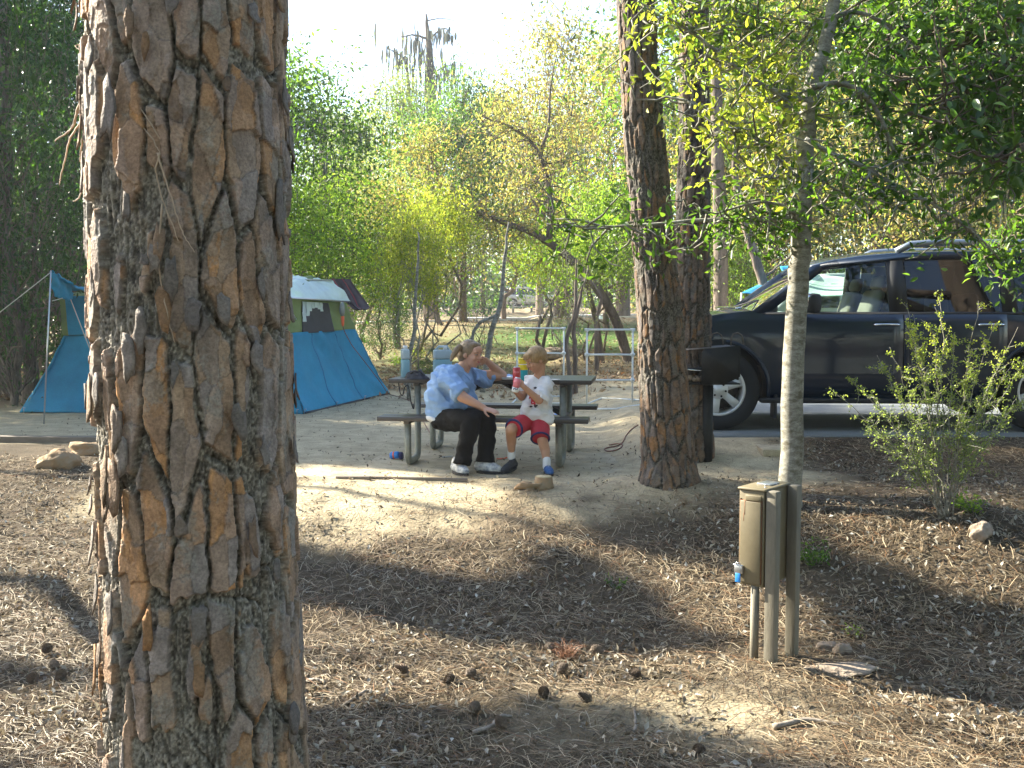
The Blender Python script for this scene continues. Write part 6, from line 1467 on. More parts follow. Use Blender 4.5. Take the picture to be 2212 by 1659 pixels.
def hand(g, wrist, fwd, nrm, s, curl, thumb_side=1, spread=0.12):
    """palm, four fingers with three joints and a thumb; nrm points out of the palm"""
    f = Vector(fwd).normalized(); n = Vector(nrm); n = (n - f * n.dot(f)).normalized(); l = n.cross(f) * thumb_side; w = Vector(wrist)
    for k in (-1, -0.33, 0.33, 1): cap(g, w + l * k * 0.018 * s, 0.013 * s, w + f * 0.075 * s + l * k * 0.029 * s, 0.0115 * s, 10)
    for i, (k, ln) in enumerate(((1, 0.068), (0.33, 0.076), (-0.33, 0.070), (-1, 0.055))):
        p = w + f * 0.080 * s + l * k * 0.030 * s; d = (f + l * k * spread).normalized(); a = 0
        for j, q in enumerate((0.42, 0.32, 0.26)):
            a += curl * (0.7 if j == 0 else 1.0); dd = (d * math.cos(a) + n * math.sin(a)).normalized(); p2 = p + dd * ln * q * s; cap(g, p, (0.0095 - j * 0.0012) * s, p2, (0.0088 - j * 0.0012) * s, 8); p = p2
    p = w + f * 0.02 * s + l * 0.024 * s; d1 = (f * 0.6 + l * 0.75 + n * 0.35).normalized(); p2 = p + d1 * 0.038 * s; cap(g, p, 0.013 * s, p2, 0.011 * s, 8); d2 = (f * 0.85 + l * 0.3 + n * (0.3 + curl * 0.5)).normalized(); p3 = p2 + d2 * 0.032 * s; cap(g, p2, 0.011 * s, p3, 0.0095 * s, 8); d3 = (f * 0.9 + n * (0.3 + curl * .5)).normalized(); cap(g, p3, 0.0095 * s, p3 + d3 * 0.022 * s, 0.008 * s, 8)
def head(g, c, R, s, child=False):
    X = lambda x, y, z: Vector(c) + R @ Vector((x * s, y * s, z * s))
    R4 = R.to_4x4(); e = lambda p, r, rot=None: ell(g, X(*p), [k * s for k in r], R4 if rot is None else R4 @ rot)
    e((-0.012, 0, 0.022), (0.098, 0.077, 0.096)); e((0.022, 0, -0.035), (0.066, 0.058 if not child else 0.06, 0.072)); e((0.045, 0, -0.085), (0.030, 0.030, 0.022))
    for y in (-1, 1):
        e((0.050, y * 0.036, -0.022), (0.034, 0.026, 0.032)); e((-0.008, y * 0.076, -0.004), (0.018, 0.010, 0.030)); e((0.002, y * 0.079, 0.004), (0.010, 0.006, 0.018))
        e((0.078, y * 0.028, 0.030), (0.014, 0.026, 0.008))
    cap(g, X(0.082, 0, 0.018), 0.009 * s, X(0.104, 0, -0.018), 0.0125 * s, 10); e((0.092, 0.012, -0.024), (0.012, 0.009, 0.008)); e((0.092, -0.012, -0.024), (0.012, 0.009, 0.008)); e((0.078, 0, -0.052), (0.014, 0.024, 0.014)); e((0.074, 0, 0.05), (0.020, 0.05, 0.035))
    return X
def facebits(t, X, R, s, base, lip='lips', brow='hair', closed=False):
    b = Vector(base)
    for y in (-1, 1):
        g = G(); ell(g, X(0.0770, y * 0.030, 0.010) - b, (0.0115 * s, 0.0125 * s, (0.004 if closed else 0.0060) * s), R.to_4x4(), 14); e = g.obj('eye', M['eye_white'], t, smooth=True)
        g = G(); ell(g, X(0.0835, y * 0.030, 0.009) - b, (0.0065 * s, 0.0070 * s, (0.0035 if closed else 0.0062) * s), R.to_4x4(), 12); g.obj('iris', M['eye'], e, smooth=True)
        g = G(); g.tube([X(0.089, y * 0.016, 0.027) - b, X(0.0915, y * 0.030, 0.032) - b, X(0.082, y * 0.046, 0.028) - b], 0.0032 * s, 6); g.obj('eyebrow', M[brow], t, smooth=True)
    g = G(); ell(g, X(0.088, 0, -0.0475) - b, (0.007 * s, 0.021 * s, 0.0042 * s), R.to_4x4(), 14); ell(g, X(0.088, 0, -0.0565) - b, (0.0075 * s, 0.018 * s, 0.005 * s), R.to_4x4(), 14); g.obj('lips', M[lip], t, smooth=True)

def shoe(t, heel, toe, base, s, m, sole='rubber', name='shoe', zf=None):
    """running shoe from heel to toe on the ground, with sole, laces and collar"""
    h, e = Vector(heel), Vector(toe); b = Vector(base); f = (e - h); f.z = 0 if zf is None else f.z; L = f.length; f.normalize(); l = Vector((-f.y, f.x, 0)).normalized(); u = f.cross(l)
    if u.z < 0: u = -u
    P = lambda a, c, d: h + f * (a * L) + l * c * s + u * d * s
    g = G(); cap(g, P(0.10, 0, 0.045), 0.037 * s, P(0.35, 0, 0.048), 0.042 * s); cap(g, P(0.35, 0, 0.050), 0.042 * s, P(0.68, 0.004, 0.036), 0.042 * s); cap(g, P(0.62, -0.006, 0.036), 0.04 * s, P(0.86, 0.002, 0.032), 0.032 * s); cap(g, P(0.13, 0, 0.06), 0.034 * s, P(0.20, 0, 0.088), 0.036 * s)
    o = blob(g, name, M[m], t, 0.006, 3, base=b, cuts=[(P(0, 0, 0.017), -u)])
    g = G(); n = 20; a = np.linspace(0, 2 * math.pi, n, endpoint=False); V = []
    for zz in (0.0, 0.022):
        for q in a:
            x = 0.5 + 0.52 * math.cos(q); wv = 0.040 + 0.007 * math.sin((x - 0.1) * math.pi); V.append(P(x, math.sin(q) * wv * (1 if 0.1 < x < 0.9 else 0.96), zz) - b)
    g.add([tuple(v) for v in V], [tuple(range(n))[::-1], tuple(range(n, 2 * n))] + [(i, (i + 1) % n, (i + 1) % n + n, i + n) for i in range(n)]); g.obj('sole', M[sole], o, bevel=0.003)
    for k in range(4):
        x = 0.40 + k * 0.085; zz = 0.094 - k * 0.0065; g = G(); g.tube([P(x, -0.022, zz - 0.012) - b, P(x + 0.02, 0, zz) - b, P(x, 0.022, zz - 0.012) - b], 0.003 * s, 5); g.obj('lace', M['steel' if m != 'shoe_dark' else 'trim'], o)
    return o

def woman():
    b = Q(620, 930, 8.78); b.z = GT + 0.42
    t = thing('person', 'seated woman in a pale blue shirt and black trousers resting her head on her hand', 'person', tuple(b))
    P0 = lambda x, y, d: np.array(Q(x, y, d)); g = G(); gt = G(); hc = Q(848, 362, 8.74)
    fd = Vector((0.80, -0.56, -0.10)); Rh = frame(fd, (0.10, 0.0, 1.0)); s = 1.0
    X = head(g, hc, Rh, s)
    nk = Q(770, 490, 8.76); cap(g, hc + Rh @ Vector((-0.025, 0, -0.05)), 0.055, nk, 0.062)
    ch = Q(710, 600, 8.76); cap(g, nk, 0.07, ch, 0.12)
    # near (right) arm: hand rests on the far thigh
    ns, ne, nw = Q(650, 560, 8.56), Q(775, 712, 8.42), Q(955, 806, 8.40)
    cap(g, ns, 0.058, ne, 0.047); cap(g, ne, 0.046, nw, 0.028); hand(g, nw, Q(1030, 828, 8.36) - nw, Vector((0.1, 0.2, -1)), 0.95, 0.18, 1)
    fs, fe, fw = Q(905, 545, 8.93), Q(1105, 588, 9.05), Q(975, 412, 8.92)
    fe.z = max(fe.z, GT + 0.741 + 0.040)
    cap(g, fs, 0.060, fe, 0.045); cap(g, fe, 0.044, fw, 0.028); fh = X(0.075, 0.048, -0.045); hand(g, fw, fh - fw, Vector((-0.5, -0.75, 0.2)), 0.88, 0.85, -1, 0.05)
    for a_, k_ in ((Q(765, 1270, 8.36), Q(800, 1100, 8.36)), (Q(975, 1250, 8.44), Q(985, 1100, 8.46))): cap(g, a_, 0.036, k_, 0.045)
    blob(g, 'body', M['skin'], t, 0.0062, 3, base=b)
    facebits(t, X, Rh, s, b)
    # hair pulled back into a pony tail
    g = G(); R4 = Rh.to_4x4(); ell(g, X(-0.026, 0, 0.034), (0.100, 0.091, 0.098), R4); ell(g, X(-0.060, 0, -0.02), (0.060, 0.082, 0.070), R4); ell(g, X(0.020, 0, 0.085), (0.060, 0.062, 0.032), R4)
    cap(g, X(-0.105, 0, 0.01), 0.026, X(-0.125, 0.0, -0.02), 0.030)
    hair = blob(g, 'hair', M['hair'], t, 0.006, 3, base=b, fold=lambda co, no: 0.0022 * fbm(co[:, 2] * 24 + co[:, 0] * 40, co[:, 1] * 90, 3, 3))
    g = G(); q0, q1, q2, q3 = P0(752, 295, 8.70), P0(722, 330, 8.68), P0(698, 372, 8.66), P0(680, 412, 8.64)
    cap(g, q0, 0.024, q1, 0.028); cap(g, q1, 0.028, q2, 0.024); cap(g, q2, 0.024, q3, 0.010)
    blob(g, 'pony_tail', M['hair'], t, 0.005, 3, base=b, fold=lambda co, no: 0.003 * fbm(co[:, 0] * 60, co[:, 2] * 20, 8, 3))
    # shirt
    g = G(); P = lambda x, y, d: np.array(Q(x, y, d))
    ell(g, P(655, 600, 8.75), (0.155, 0.175, 0.165), Matrix.Rotation(-0.3, 4, 'Y')); ell(g, P(618, 670, 8.75), (0.150, 0.185, 0.17)); ell(g, P(640, 780, 8.75), (0.172, 0.195, 0.15)); ell(g, P(615, 730, 8.75), (0.150, 0.19, 0.16)); ell(g, P(720, 745, 8.75), (0.185, 0.185, 0.135)); ell(g, P(640, 830, 8.76), (0.175, 0.20, 0.11)); ell(g, P(760, 620, 8.76), (0.13, 0.165, 0.145))
    ell(g, P(720, 520, 8.76), (0.09, 0.12, 0.09)); cap(g, P(660, 530, 8.60), 0.085, P(830, 545, 8.90), 0.085); cap(g, P(840, 640, 8.72), 0.055, P(850, 740, 8.72), 0.06)
    cap(g, P(665, 570, 8.57), 0.092, P(735, 660, 8.47), 0.080); g.tube([P(665, 570, 8.57), P(735, 655, 8.47), P(775, 700, 8.435)], [0.09, 0.088, 0.082], 18)
    cap(g, P(880, 540, 8.90), 0.078, P(975, 568, 8.98), 0.060); g.tube([P(900, 548, 8.92), P(975, 565, 8.98), P(1025, 572, 9.0)], [0.07, 0.068, 0.066], 18)
    sh = blob(g, 'shirt', M['blue_shirt'], t, 0.008, 5, fold=folds(0.032, 5, (13, 8)), base=b)
    g = G(); ell(g, P(590, 900, 8.74), (0.13, 0.15, 0.055), Matrix.Rotation(0.25, 4, 'Y')); ell(g, P(700, 850, 8.72), (0.13, 0.15, 0.05), Matrix.Rotation(0.1, 4, 'Y')); blob(g, 'undershirt_hem', M['white_cloth'], t, 0.008, 4, fold=folds(0.009, 9, (20, 8)), base=b)
    g = G(); cs = [X(-0.075, 0.0, -0.105), X(-0.045, -0.075, -0.125), X(0.02, -0.085, -0.165), X(0.07, -0.045, -0.215)]; Pc = np.array([list(c - b) for c in cs]); tt = np.linspace(0, 3, 14); Pc = np.stack([np.interp(tt, range(4), Pc[:, k]) for k in range(3)], -1)
    g.tube(Pc, 0.014, 8); cs = [X(-0.075, 0.0, -0.105), X(-0.03, 0.075, -0.125), X(0.04, 0.075, -0.165), X(0.075, 0.035, -0.21)]; Pc = np.array([list(c - b) for c in cs]); Pc = np.stack([np.interp(tt, range(4), Pc[:, k]) for k in range(3)], -1); g.tube(Pc, 0.014, 8); g.obj('collar', M['blue_shirt'], sh, smooth=True)
    # trousers
    g = G(); ell(g, P(640, 905, 8.74), (0.13, 0.19, 0.09)); kn, kf = P(862, 905, 8.33), P(985, 895, 8.46)
    cap(g, P(650, 905, 8.63), 0.105, kn, 0.080); cap(g, P(700, 890, 8.80), 0.10, kf, 0.078)
    cap(g, kn, 0.080, P(815, 1060, 8.33), 0.072); cap(g, P(815, 1060, 8.33), 0.072, P(775, 1215, 8.36), 0.066); g.tube([P(785, 1180, 8.36), P(768, 1275, 8.35)], [0.066, 0.072], 18)
    cap(g, kf, 0.078, P(985, 1060, 8.46), 0.074); cap(g, P(985, 1060, 8.46), 0.074, P(968, 1205, 8.44), 0.070); g.tube([P(972, 1180, 8.44), P(966, 1255, 8.43)], [0.070, 0.076], 18)
    blob(g, 'trousers', M['black_cloth'], t, 0.009, 4, fold=folds(0.022, 15, (9, 7)), base=b)
    z = GT + 0.001
    def fl(x, y, Y): p = Q(x, y, Y); p.z = z; return p
    shoe(t, fl(705, 1300, 8.47), fl(812, 1300, 8.24), b, 1.12, 'shoe_white'); shoe(t, fl(895, 1300, 8.44), fl(1095, 1300, 8.36), b, 1.2, 'shoe_white')
woman()

def boy():
    b = Q(1370, 905, 8.62); b.z = GT + 0.40
    t = thing('person', 'blond boy in white T-shirt and red shorts looking down at a can', 'person', tuple(b))
    P = lambda x, y, d: np.array(Q(x, y, d))
    g = G(); s = 0.90; hc = Q(1386, 410, 8.55); fd = Vector((-0.80, -0.42, -0.36)); Rh = frame(fd, (-0.25, -0.05, 1.0)); X = head(g, hc, Rh, s, True)
    cap(g, X(-0.03, 0, -0.06), 0.040, P(1412, 545, 8.58), 0.046); cap(g, P(1412, 545, 8.58), 0.05, P(1410, 640, 8.6), 0.08)
    can = Q(1224, 612, 8.30)
    ne, nw = P(1412, 742, 8.36), P(1285, 628, 8.31)
    cap(g, P(1462, 610, 8.5), 0.040, ne, 0.034); cap(g, ne, 0.033, nw, 0.022); hand(g, nw, can + Vector((0.014, 0.0, 0.018)) - Vector(nw), Vector((-0.5, 0.85, 0)), 0.66, 0.75, 1, 0.06)
    fe, fw = P(1265, 715, 8.56), P(1205, 650, 8.42)
    cap(g, P(1320, 600, 8.68), 0.040, fe, 0.032); cap(g, fe, 0.031, fw, 0.022); hand(g, fw, can + Vector((-0.03, 0.02, 0.0)) - Vector(fw), Vector((0.7, -0.3, 0)), 0.66, 0.65, -1, 0.06)
    # legs
    k1 = P(1178, 985, 8.34); a1 = P(1182, 1175, 8.46); cap(g, P(1290, 900, 8.55), 0.065, k1, 0.045); cap(g, k1, 0.046, P(1182, 1060, 8.42), 0.045); cap(g, P(1182, 1060, 8.42), 0.045, a1, 0.028)
    k2 = P(1440, 1075, 8.42); a2 = P(1474, 1255, 8.38); cap(g, P(1430, 900, 8.55), 0.065, k2, 0.046); cap(g, k2, 0.046, P(1462, 1150, 8.42), 0.042); cap(g, P(1462, 1150, 8.42), 0.042, a2, 0.027)
    blob(g, 'body', M['skin_boy'], t, 0.0056, 3, base=b)
    facebits(t, X, Rh, s, b, brow='hair_boy', closed=True)
    g = G(); R4 = Rh.to_4x4(); e = lambda p, r: ell(g, X(*p), [k * s for k in r], R4)
    e((-0.020, 0, 0.038), (0.108, 0.095, 0.096)); e((-0.060, 0, -0.010), (0.058, 0.076, 0.062)); e((0.050, 0, 0.078), (0.052, 0.064, 0.030)); e((0.070, 0.0, 0.062), (0.030, 0.060, 0.022))
    for y in (-0.045, -0.02, 0.01, 0.035): cap(g, X(0.075, y, 0.07), 0.014 * s, X(0.096, y * 1.1, 0.046), 0.008 * s, 8)
    blob(g, 'hair', M['hair_boy'], t, 0.0055, 3, base=b, fold=lambda co, no: 0.003 * fbm(co[:, 0] * 40 + co[:, 1] * 30, co[:, 2] * 14, 12, 3))
    # T-shirt, a little too large
    g = G(); ell(g, P(1400, 640, 8.60), (0.105, 0.115, 0.12)); ell(g, P(1405, 760, 8.60), (0.12, 0.13, 0.13)); ell(g, P(1395, 850, 8.58), (0.135, 0.14, 0.085)); cap(g, P(1330, 585, 8.66), 0.055, P(1465, 600, 8.53), 0.055)
    ell(g, P(1408, 565, 8.59), (0.06, 0.06, 0.04)); cap(g, P(1320, 760, 8.52), 0.05, P(1300, 850, 8.5), 0.05)
    cap(g, P(1468, 610, 8.5), 0.062, P(1432, 715, 8.41), 0.062); g.tube([P(1468, 615, 8.5), P(1432, 715, 8.41), P(1420, 752, 8.39)], [0.062, 0.066, 0.068], 18); cap(g, P(1322, 605, 8.69), 0.055, P(1285, 660, 8.62), 0.052)
    cap(g, P(1290, 860, 8.5), 0.045, P(1500, 900, 8.50), 0.05); cap(g, P(1500, 850, 8.55), 0.04, P(1515, 925, 8.56), 0.028)
    shirt = blob(g, 't_shirt', M['white_cloth'], t, 0.007, 4, fold=folds(0.024, 22, (15, 10)), base=b)
    me = shirt.data; bt = BVHTree.FromPolygons([v.co[:] for v in me.vertices], [p.vertices[:] for p in me.polygons])
    def decal(nm, x0, x1, y0, y1, m, ragged=0.0, seed=1, n=22):
        """flat print that follows the cloth"""
        V = []; ok = True
        o_ = Vector((0, 0, CAMZ)); dirn = (Q((x0 + x1) / 2, (y0 + y1) / 2, 8.5) - o_).normalized(); g = G(); rs = np.random.RandomState(seed)
        vs = {}; Fc = []; pts = []
        for i in range(n):
            for j in range(n):
                c = Q(x0 + (x1 - x0) * i / (n - 1), y0 + (y1 - y0) * j / (n - 1), 8.3) - b; hit = bt.ray_cast(c, Vector((0.25, 0.97, 0)).normalized())
                u, v = i / (n - 1) * 2 - 1, j / (n - 1) * 2 - 1
                inside = (u * u + v * v) < 1 + ragged * float(vnoise(np.array([u * 4 + seed]), np.array([v * 4.0]), seed)[0]) if ragged else True
                if hit[0] is not None and inside: vs[(i, j)] = len(pts); pts.append(tuple(hit[0] + hit[1] * 0.0025))
        for i in range(n - 1):
            for j in range(n - 1):
                q = [(i, j), (i + 1, j), (i + 1, j + 1), (i, j + 1)]
                if all(k in vs for k in q): Fc.append(tuple(vs[k] for k in q))
        if Fc: g.add(pts, Fc); g.obj(nm, M[m], shirt, smooth=True)
    decal('red_print', 1278, 1372, 700, 800, 'red_print', 0.9, 4); decal('dark_print', 1320, 1352, 640, 662, 'dark_print', 0.2, 5, 10); decal('dark_print', 1322, 1362, 785, 820, 'dark_print', 0.9, 6, 12); decal('dark_print', 1285, 1315, 800, 816, 'dark_print', 0.9, 7, 10)
    # shorts with navy hems and a white side stripe
    g = G(); ell(g, P(1370, 900, 8.60), (0.125, 0.12, 0.07)); g.tube([P(1335, 900, 8.58), P(1265, 935, 8.48), P(1200, 975, 8.36)], [0.078, 0.078, 0.080], 20)
    g.tube([P(1425, 895, 8.57), P(1423, 980, 8.48), P(1422, 1062, 8.41)], [0.080, 0.080, 0.080], 20)
    d1 = (Vector(P(1195, 985, 8.36)) - Vector(P(1310, 900, 8.57))).normalized(); d2 = (Vector(P(1424, 1060, 8.41)) - Vector(P(1420, 900, 8.56))).normalized()
    sh = blob(g, 'shorts', M['red_cloth'], t, 0.007, 4, fold=folds(0.007, 33, (14, 9)), base=b)
    def hem(c, d, r0, w):
        q = Vector(d).to_track_quat('Z', 'Y').to_matrix().to_4x4(); a = np.linspace(0, 2 * math.pi, 28); g = G()
        g.tube([Vector(c) - b + q.to_3x3() @ Vector((r0 * math.cos(k), r0 * math.sin(k), 0.0)) for k in a], w, 8, cap=False); g.obj('hem', M['navy_cloth'], sh, smooth=True)
    hem(P(1205, 972, 8.365), d1, 0.074, 0.010); hem(P(1422, 1056, 8.413), d2, 0.074, 0.010)
    g = G(); g.tube([Vector(P(1488, 935, 8.50)) - b, Vector(P(1487, 990, 8.46)) - b, Vector(P(1486, 1045, 8.41)) - b], 0.009, 6); g.obj('side_stripe', M['white_cloth'], sh, smooth=True)
    for a_, k in ((a1, Vector((0, 0, 0.02))), (a2, Vector((0, 0, 0.02)))):
        g = G(); cap(g, Vector(a_) + k, 0.033, Vector(a_) - Vector((0, 0, 0.035)), 0.034); g.obj('sock', M['white_cloth'], t, smooth=True, loc=tuple(-b))
    h1 = Q(1222, 1205, 8.50); h1.z = GT + 0.03; e1 = Q(1100, 1290, 8.34); e1.z = GT + 0.002
    shoe(t, h1, e1, b, 0.88, 'shoe_dark', zf=1)
    h2_ = Q(1470, 1300, 8.44); h2_.z = GT + 0.002; e2 = Q(1510, 1340, 8.22); e2.z = GT + 0.002
    shoe(t, h2_, e2, b, 0.84, 'shoe_blue', zf=1)
    c = thing('drink_can', 'pink and white drink can held in both hands of the boy', 'drink can', tuple(can)); c.rotation_euler = (0.12, 0.22, 0); c.scale = (0.92, 0.92, 0.92)
    g = G(); g.lathe((0, 0, 0), [(0.026, -0.065), (0.032, -0.058), (0.032, -0.02)], 24); g.obj('lower_body', M['white'], c, smooth=True)
    g = G(); g.lathe((0, 0, 0), [(0.0321, -0.02), (0.0321, 0.05), (0.026, 0.062)], 24); g.obj('upper_body', M['pink'], c, smooth=True)
    g = G(); g.lathe((0, 0, 0.062), [(0.027, 0), (0.027, 0.004)], 20); g.obj('rim', M['steel'], c)
    g = G()
    for i in range(4): g.box((-0.016 + i * 0.010, -math.sqrt(0.0326 ** 2 - (-0.016 + i * 0.010) ** 2), -0.035 + 0.006 * (i % 2)), (0.007, 0.0012, 0.014))
    g.obj('lettering', M['navy_cloth'], c)
boy()

# ------------------------------------------------------------------ litter on the ground
def litter():
    rs = np.random.RandomState(99)
    def scatter(n, y0, y1, pw, xr=0.60):
        y = y0 + (y1 - y0) * rs.rand(n) ** pw; x = (rs.rand(n) * 2 - 1) * (y * xr); return x, y
    # fallen pine needles
    n = 125000; x, y = scatter(n, 2.9, 9.4, 1.4); sm = sandmask(x, y); drift = smoothstep(-0.25, 0.25, fbm(x * 2.2, y * 2.2, 7, 4))
    keep = (rs.rand(n) < (1 - 0.93 * sm) * (0.35 + 0.65 * drift)) & ~((x > 1.35) & (y > 9.4)); x, y = x[keep], y[keep]; n = len(x)
    L = rs.uniform(0.05, 0.15, n); a = rs.rand(n) * 6.283; cu = rs.normal(size=n) * 0.28; lift = rs.uniform(0.002, 0.018, n) * (1 + 1.5 * (rs.rand(n) < 0.06)); tl_ = rs.normal(size=n) * 0.06; w = (0.00045 + 0.00017 * y) * rs.uniform(0.7, 1.3, n)
    g = G(); V = np.zeros((n, 6, 3))
    px, py = x.copy(), y.copy(); ang = a - cu / 2
    for k in range(3):
        zz = H(px, py) + lift + tl_ * L * (k / 2 - 0.5) + 0.006 * (k == 1); V[:, 2 * k] = np.stack([px - np.sin(ang) * w, py + np.cos(ang) * w, zz], -1); V[:, 2 * k + 1] = np.stack([px + np.sin(ang) * w, py - np.cos(ang) * w, zz + 0.001], -1)
        px = px + np.cos(ang) * L / 2; py = py + np.sin(ang) * L / 2; ang = ang + cu
    Bi = np.arange(n)[:, None] * 6; Fq = np.concatenate([Bi + np.array([[0, 1, 3, 2]]), Bi + np.array([[2, 3, 5, 4]])])
    pal = np.array([[.21, .15, .09], [.30, .23, .145], [.13, .088, .05], [.42, .35, .24], [.19, .095, .042], [.08, .06, .04]])
    c = pal[rs.choice(6, n, p=[.26, .24, .2, .12, .08, .10])] * rs.uniform(.7, 1.2, n)[:, None]
    g.add(V.reshape(-1, 3), Fq, np.repeat(c, 6, 0)); stuff(g.obj('pine_straw', M['needle'], color=True), 'fallen pine needles covering the slope and foreground', 'pine needles')
    # dead leaves
    n = 52000; x, y = scatter(n, 2.9, 9.6, 1.25); sm = sandmask(x, y); drift = smoothstep(-0.2, 0.3, fbm(x * 1.6 + 9, y * 1.6, 17, 4)) + 0.55 * smoothstep(0.6, 2.2, x) * smoothstep(7.6, 6.4, y) * smoothstep(4.9, 5.6, y)
    keep = (rs.rand(n) < (1 - 0.90 * sm) * (0.12 + 0.85 * drift)) & ~((x > 1.35) & (y > 9.4)); x, y = x[keep], y[keep]; n = len(x)
    P = np.stack([x, y, H(x, y) + 0.004 + rs.rand(n) * 0.012], -1); pal = np.array([[.29, .25, .19], [.40, .37, .31], [.16, .13, .10], [.21, .155, .10], [.09, .075, .055], [.54, .51, .45]])
    c = pal[rs.choice(6, n, p=[.26, .16, .22, .18, .12, .06])] * rs.uniform(.7, 1.15, n)[:, None]
    g = G(); leafcloud(g, P, 0.036, c, rs, flat=0.9, ratio=0.5, fold=0.16); stuff(g.obj('leaf_litter', M['sheet'], color=True), 'dry fallen leaves scattered over the slope', 'fallen leaves')
    # sparse bits on the sand
    n = 3500; x = rs.uniform(-5.5, 1.9, n); y = rs.uniform(6.2, 17, n); P = np.stack([x, y, H(x, y) + 0.004 + rs.rand(n) * 0.004], -1); ks = ~((x > 1.35) & (y > 9.4)); P = P[ks]; n = len(P)
    c = pal[rs.choice([0, 2, 3, 4], n)] * rs.uniform(.5, 1.0, n)[:, None]; g = G(); leafcloud(g, P, 0.03, c, rs, flat=1.2, ratio=0.35, fold=0.1); stuff(g.obj('sand_debris', M['sheet'], color=True), 'small bits of bark and leaf on the sand', 'debris')
    # leaves on the far lit ground
    n = 42000; y = 15.5 + (60 - 15.5) * rs.rand(n) ** 1.9; x = (rs.rand(n) * 2 - 1) * y * 0.58; sm = sandmask(x, y); keep = (rs.rand(n) < (1 - 0.9 * sm)) & ~((x > 1.3) & (y < 13.8)); x, y = x[keep], y[keep]; n = len(x)
    P = np.stack([x, y, H(x, y) + 0.01 + rs.rand(n) * 0.03], -1); pal = np.array([[.42, .32, .21], [.52, .42, .30], [.30, .19, .11], [.40, .22, .12], [.20, .15, .10]])
    c = pal[rs.choice(5, n, p=[.3, .2, .22, .14, .14])] * rs.uniform(.7, 1.15, n)[:, None]; g = G(); leafcloud(g, P, 0.10, c, rs, flat=0.9, ratio=0.5, fold=0.15); stuff(g.obj('far_leaf_litter', M['sheet'], color=True), 'dry leaves on the ground behind the campsite', 'fallen leaves')
    # tuft of rusty needles
    p = gnd(1226, 1437); g = G(); t = thing('needle_tuft', 'tuft of rusty red pine needles on the dark slope', 'needle tuft', tuple(p))
    for i in range(110):
        a = rs.rand() * 6.28; e = Vector((math.cos(a) * rs.uniform(.03, .11), math.sin(a) * rs.uniform(.03, .11), rs.uniform(.0, .085))); st = Vector((rs.normal() * .02, rs.normal() * .02, 0.0)); g.tube([st, (st + e) * 0.6 + Vector((0, 0, .02)), e], [.0012, .001, .0006], 3, cap=False, col=np.array([.22, .095, .045]) * rs.uniform(.6, 1.3))
    g.obj('needles', M['needle'], t, color=True)['kind'] = 'stuff'
litter()

# ------------------------------------------------------------------ the trees left of the frame that shade the place
GAPS = [(at(900, 1090, 7.2), 0.6), (at(850, 1140, 6.7), 0.45), (at(960, 1110, 7.0), 0.4), (at(760, 1400, 5.1), 0.42), (at(900, 1440, 4.95), 0.35), (at(1150, 1480, 4.75), 0.30), (at(1400, 1500, 4.65), 0.35), (at(1600, 1500, 4.6), 0.35), (at(1400, 1180, 6.2), 0.25),
        (at(1500, 1230, 5.9), 0.28), (at(1550, 1300, 5.5), 0.25), (gnd(700, 1120), 0.4), (gnd(80, 1290), 0.5), (gnd(150, 1580), 0.35), (gnd(720, 1450), 0.5), (gnd(60, 990), 0.6), (gnd(2120, 1230), 0.35), (gnd(1850, 1600), 0.35), (gnd(1250, 800), 1.6), (gnd(1050, 800), 1.4), (gnd(900, 810), 1.2), (at(60, 1050, 9.0), 0.9), (at(150, 1120, 7.5), 0.5), (at(100, 1180, 6.9), 0.35), (at(180, 1220, 6.3), 0.3), (at(60, 1350, 5.4), 0.30), (at(150, 1420, 5.1), 0.25), (at(760, 1020, 8.3), 0.35),
        (Vector((-1.0, 2.45, 2.1)), 0.3), (Vector((-1.0, 2.45, 1.75)), 0.33), (Vector((-1.0, 2.45, 1.3)), 0.36), (Vector((-1.0, 2.45, 0.8)), 0.38), (Vector((-1.0, 2.45, 0.3)), 0.36), (Vector((-1.0, 2.45, -0.1)), 0.3), (at(1705, 600, 6.9), 0.32), (at(1702, 760, 6.9), 0.32), (at(1700, 880, 6.9), 0.3), (at(1700, 700, 6.9), 0.28), (at(1695, 820, 6.9), 0.25), (at(1690, 930, 6.9), 0.2), (at(1625, 1120, 4.8), 0.30), (at(1640, 1400, 4.8), 0.3),
        (at(2000, 760, 6.9), 0.35), (at(1900, 1080, 6.7), 0.3), (at(2150, 1150, 6.3), 0.3), (at(1600, 450, 7.0), 0.7), (at(1550, 150, 7.0), 0.8), (at(1650, 250, 7.0), 0.7), (at(1900, 1580, 4.1), 0.3), (at(2050, 1560, 4.2), 0.3), (at(850, 900, 12.5), 0.5), (at(1000, 880, 12.5), 0.5)]
SHADES = [gnd(*q) for q in ((860, 1270), (980, 1240), (1000, 1320), (1120, 1280), (1130, 1370), (1250, 1330), (1270, 1230), (1350, 1400), (1380, 1330), (1480, 1400), (1900, 1290), (2000, 1380), (2130, 1330), (1950, 1230), (2150, 1480),
        (780, 1220), (900, 1620), (1080, 1640), (1250, 1620), (760, 1560), (1150, 950), (1050, 980), (1250, 1000), (1400, 1090), (1300, 1120), (60, 1160), (120, 1380), (50, 1500))]
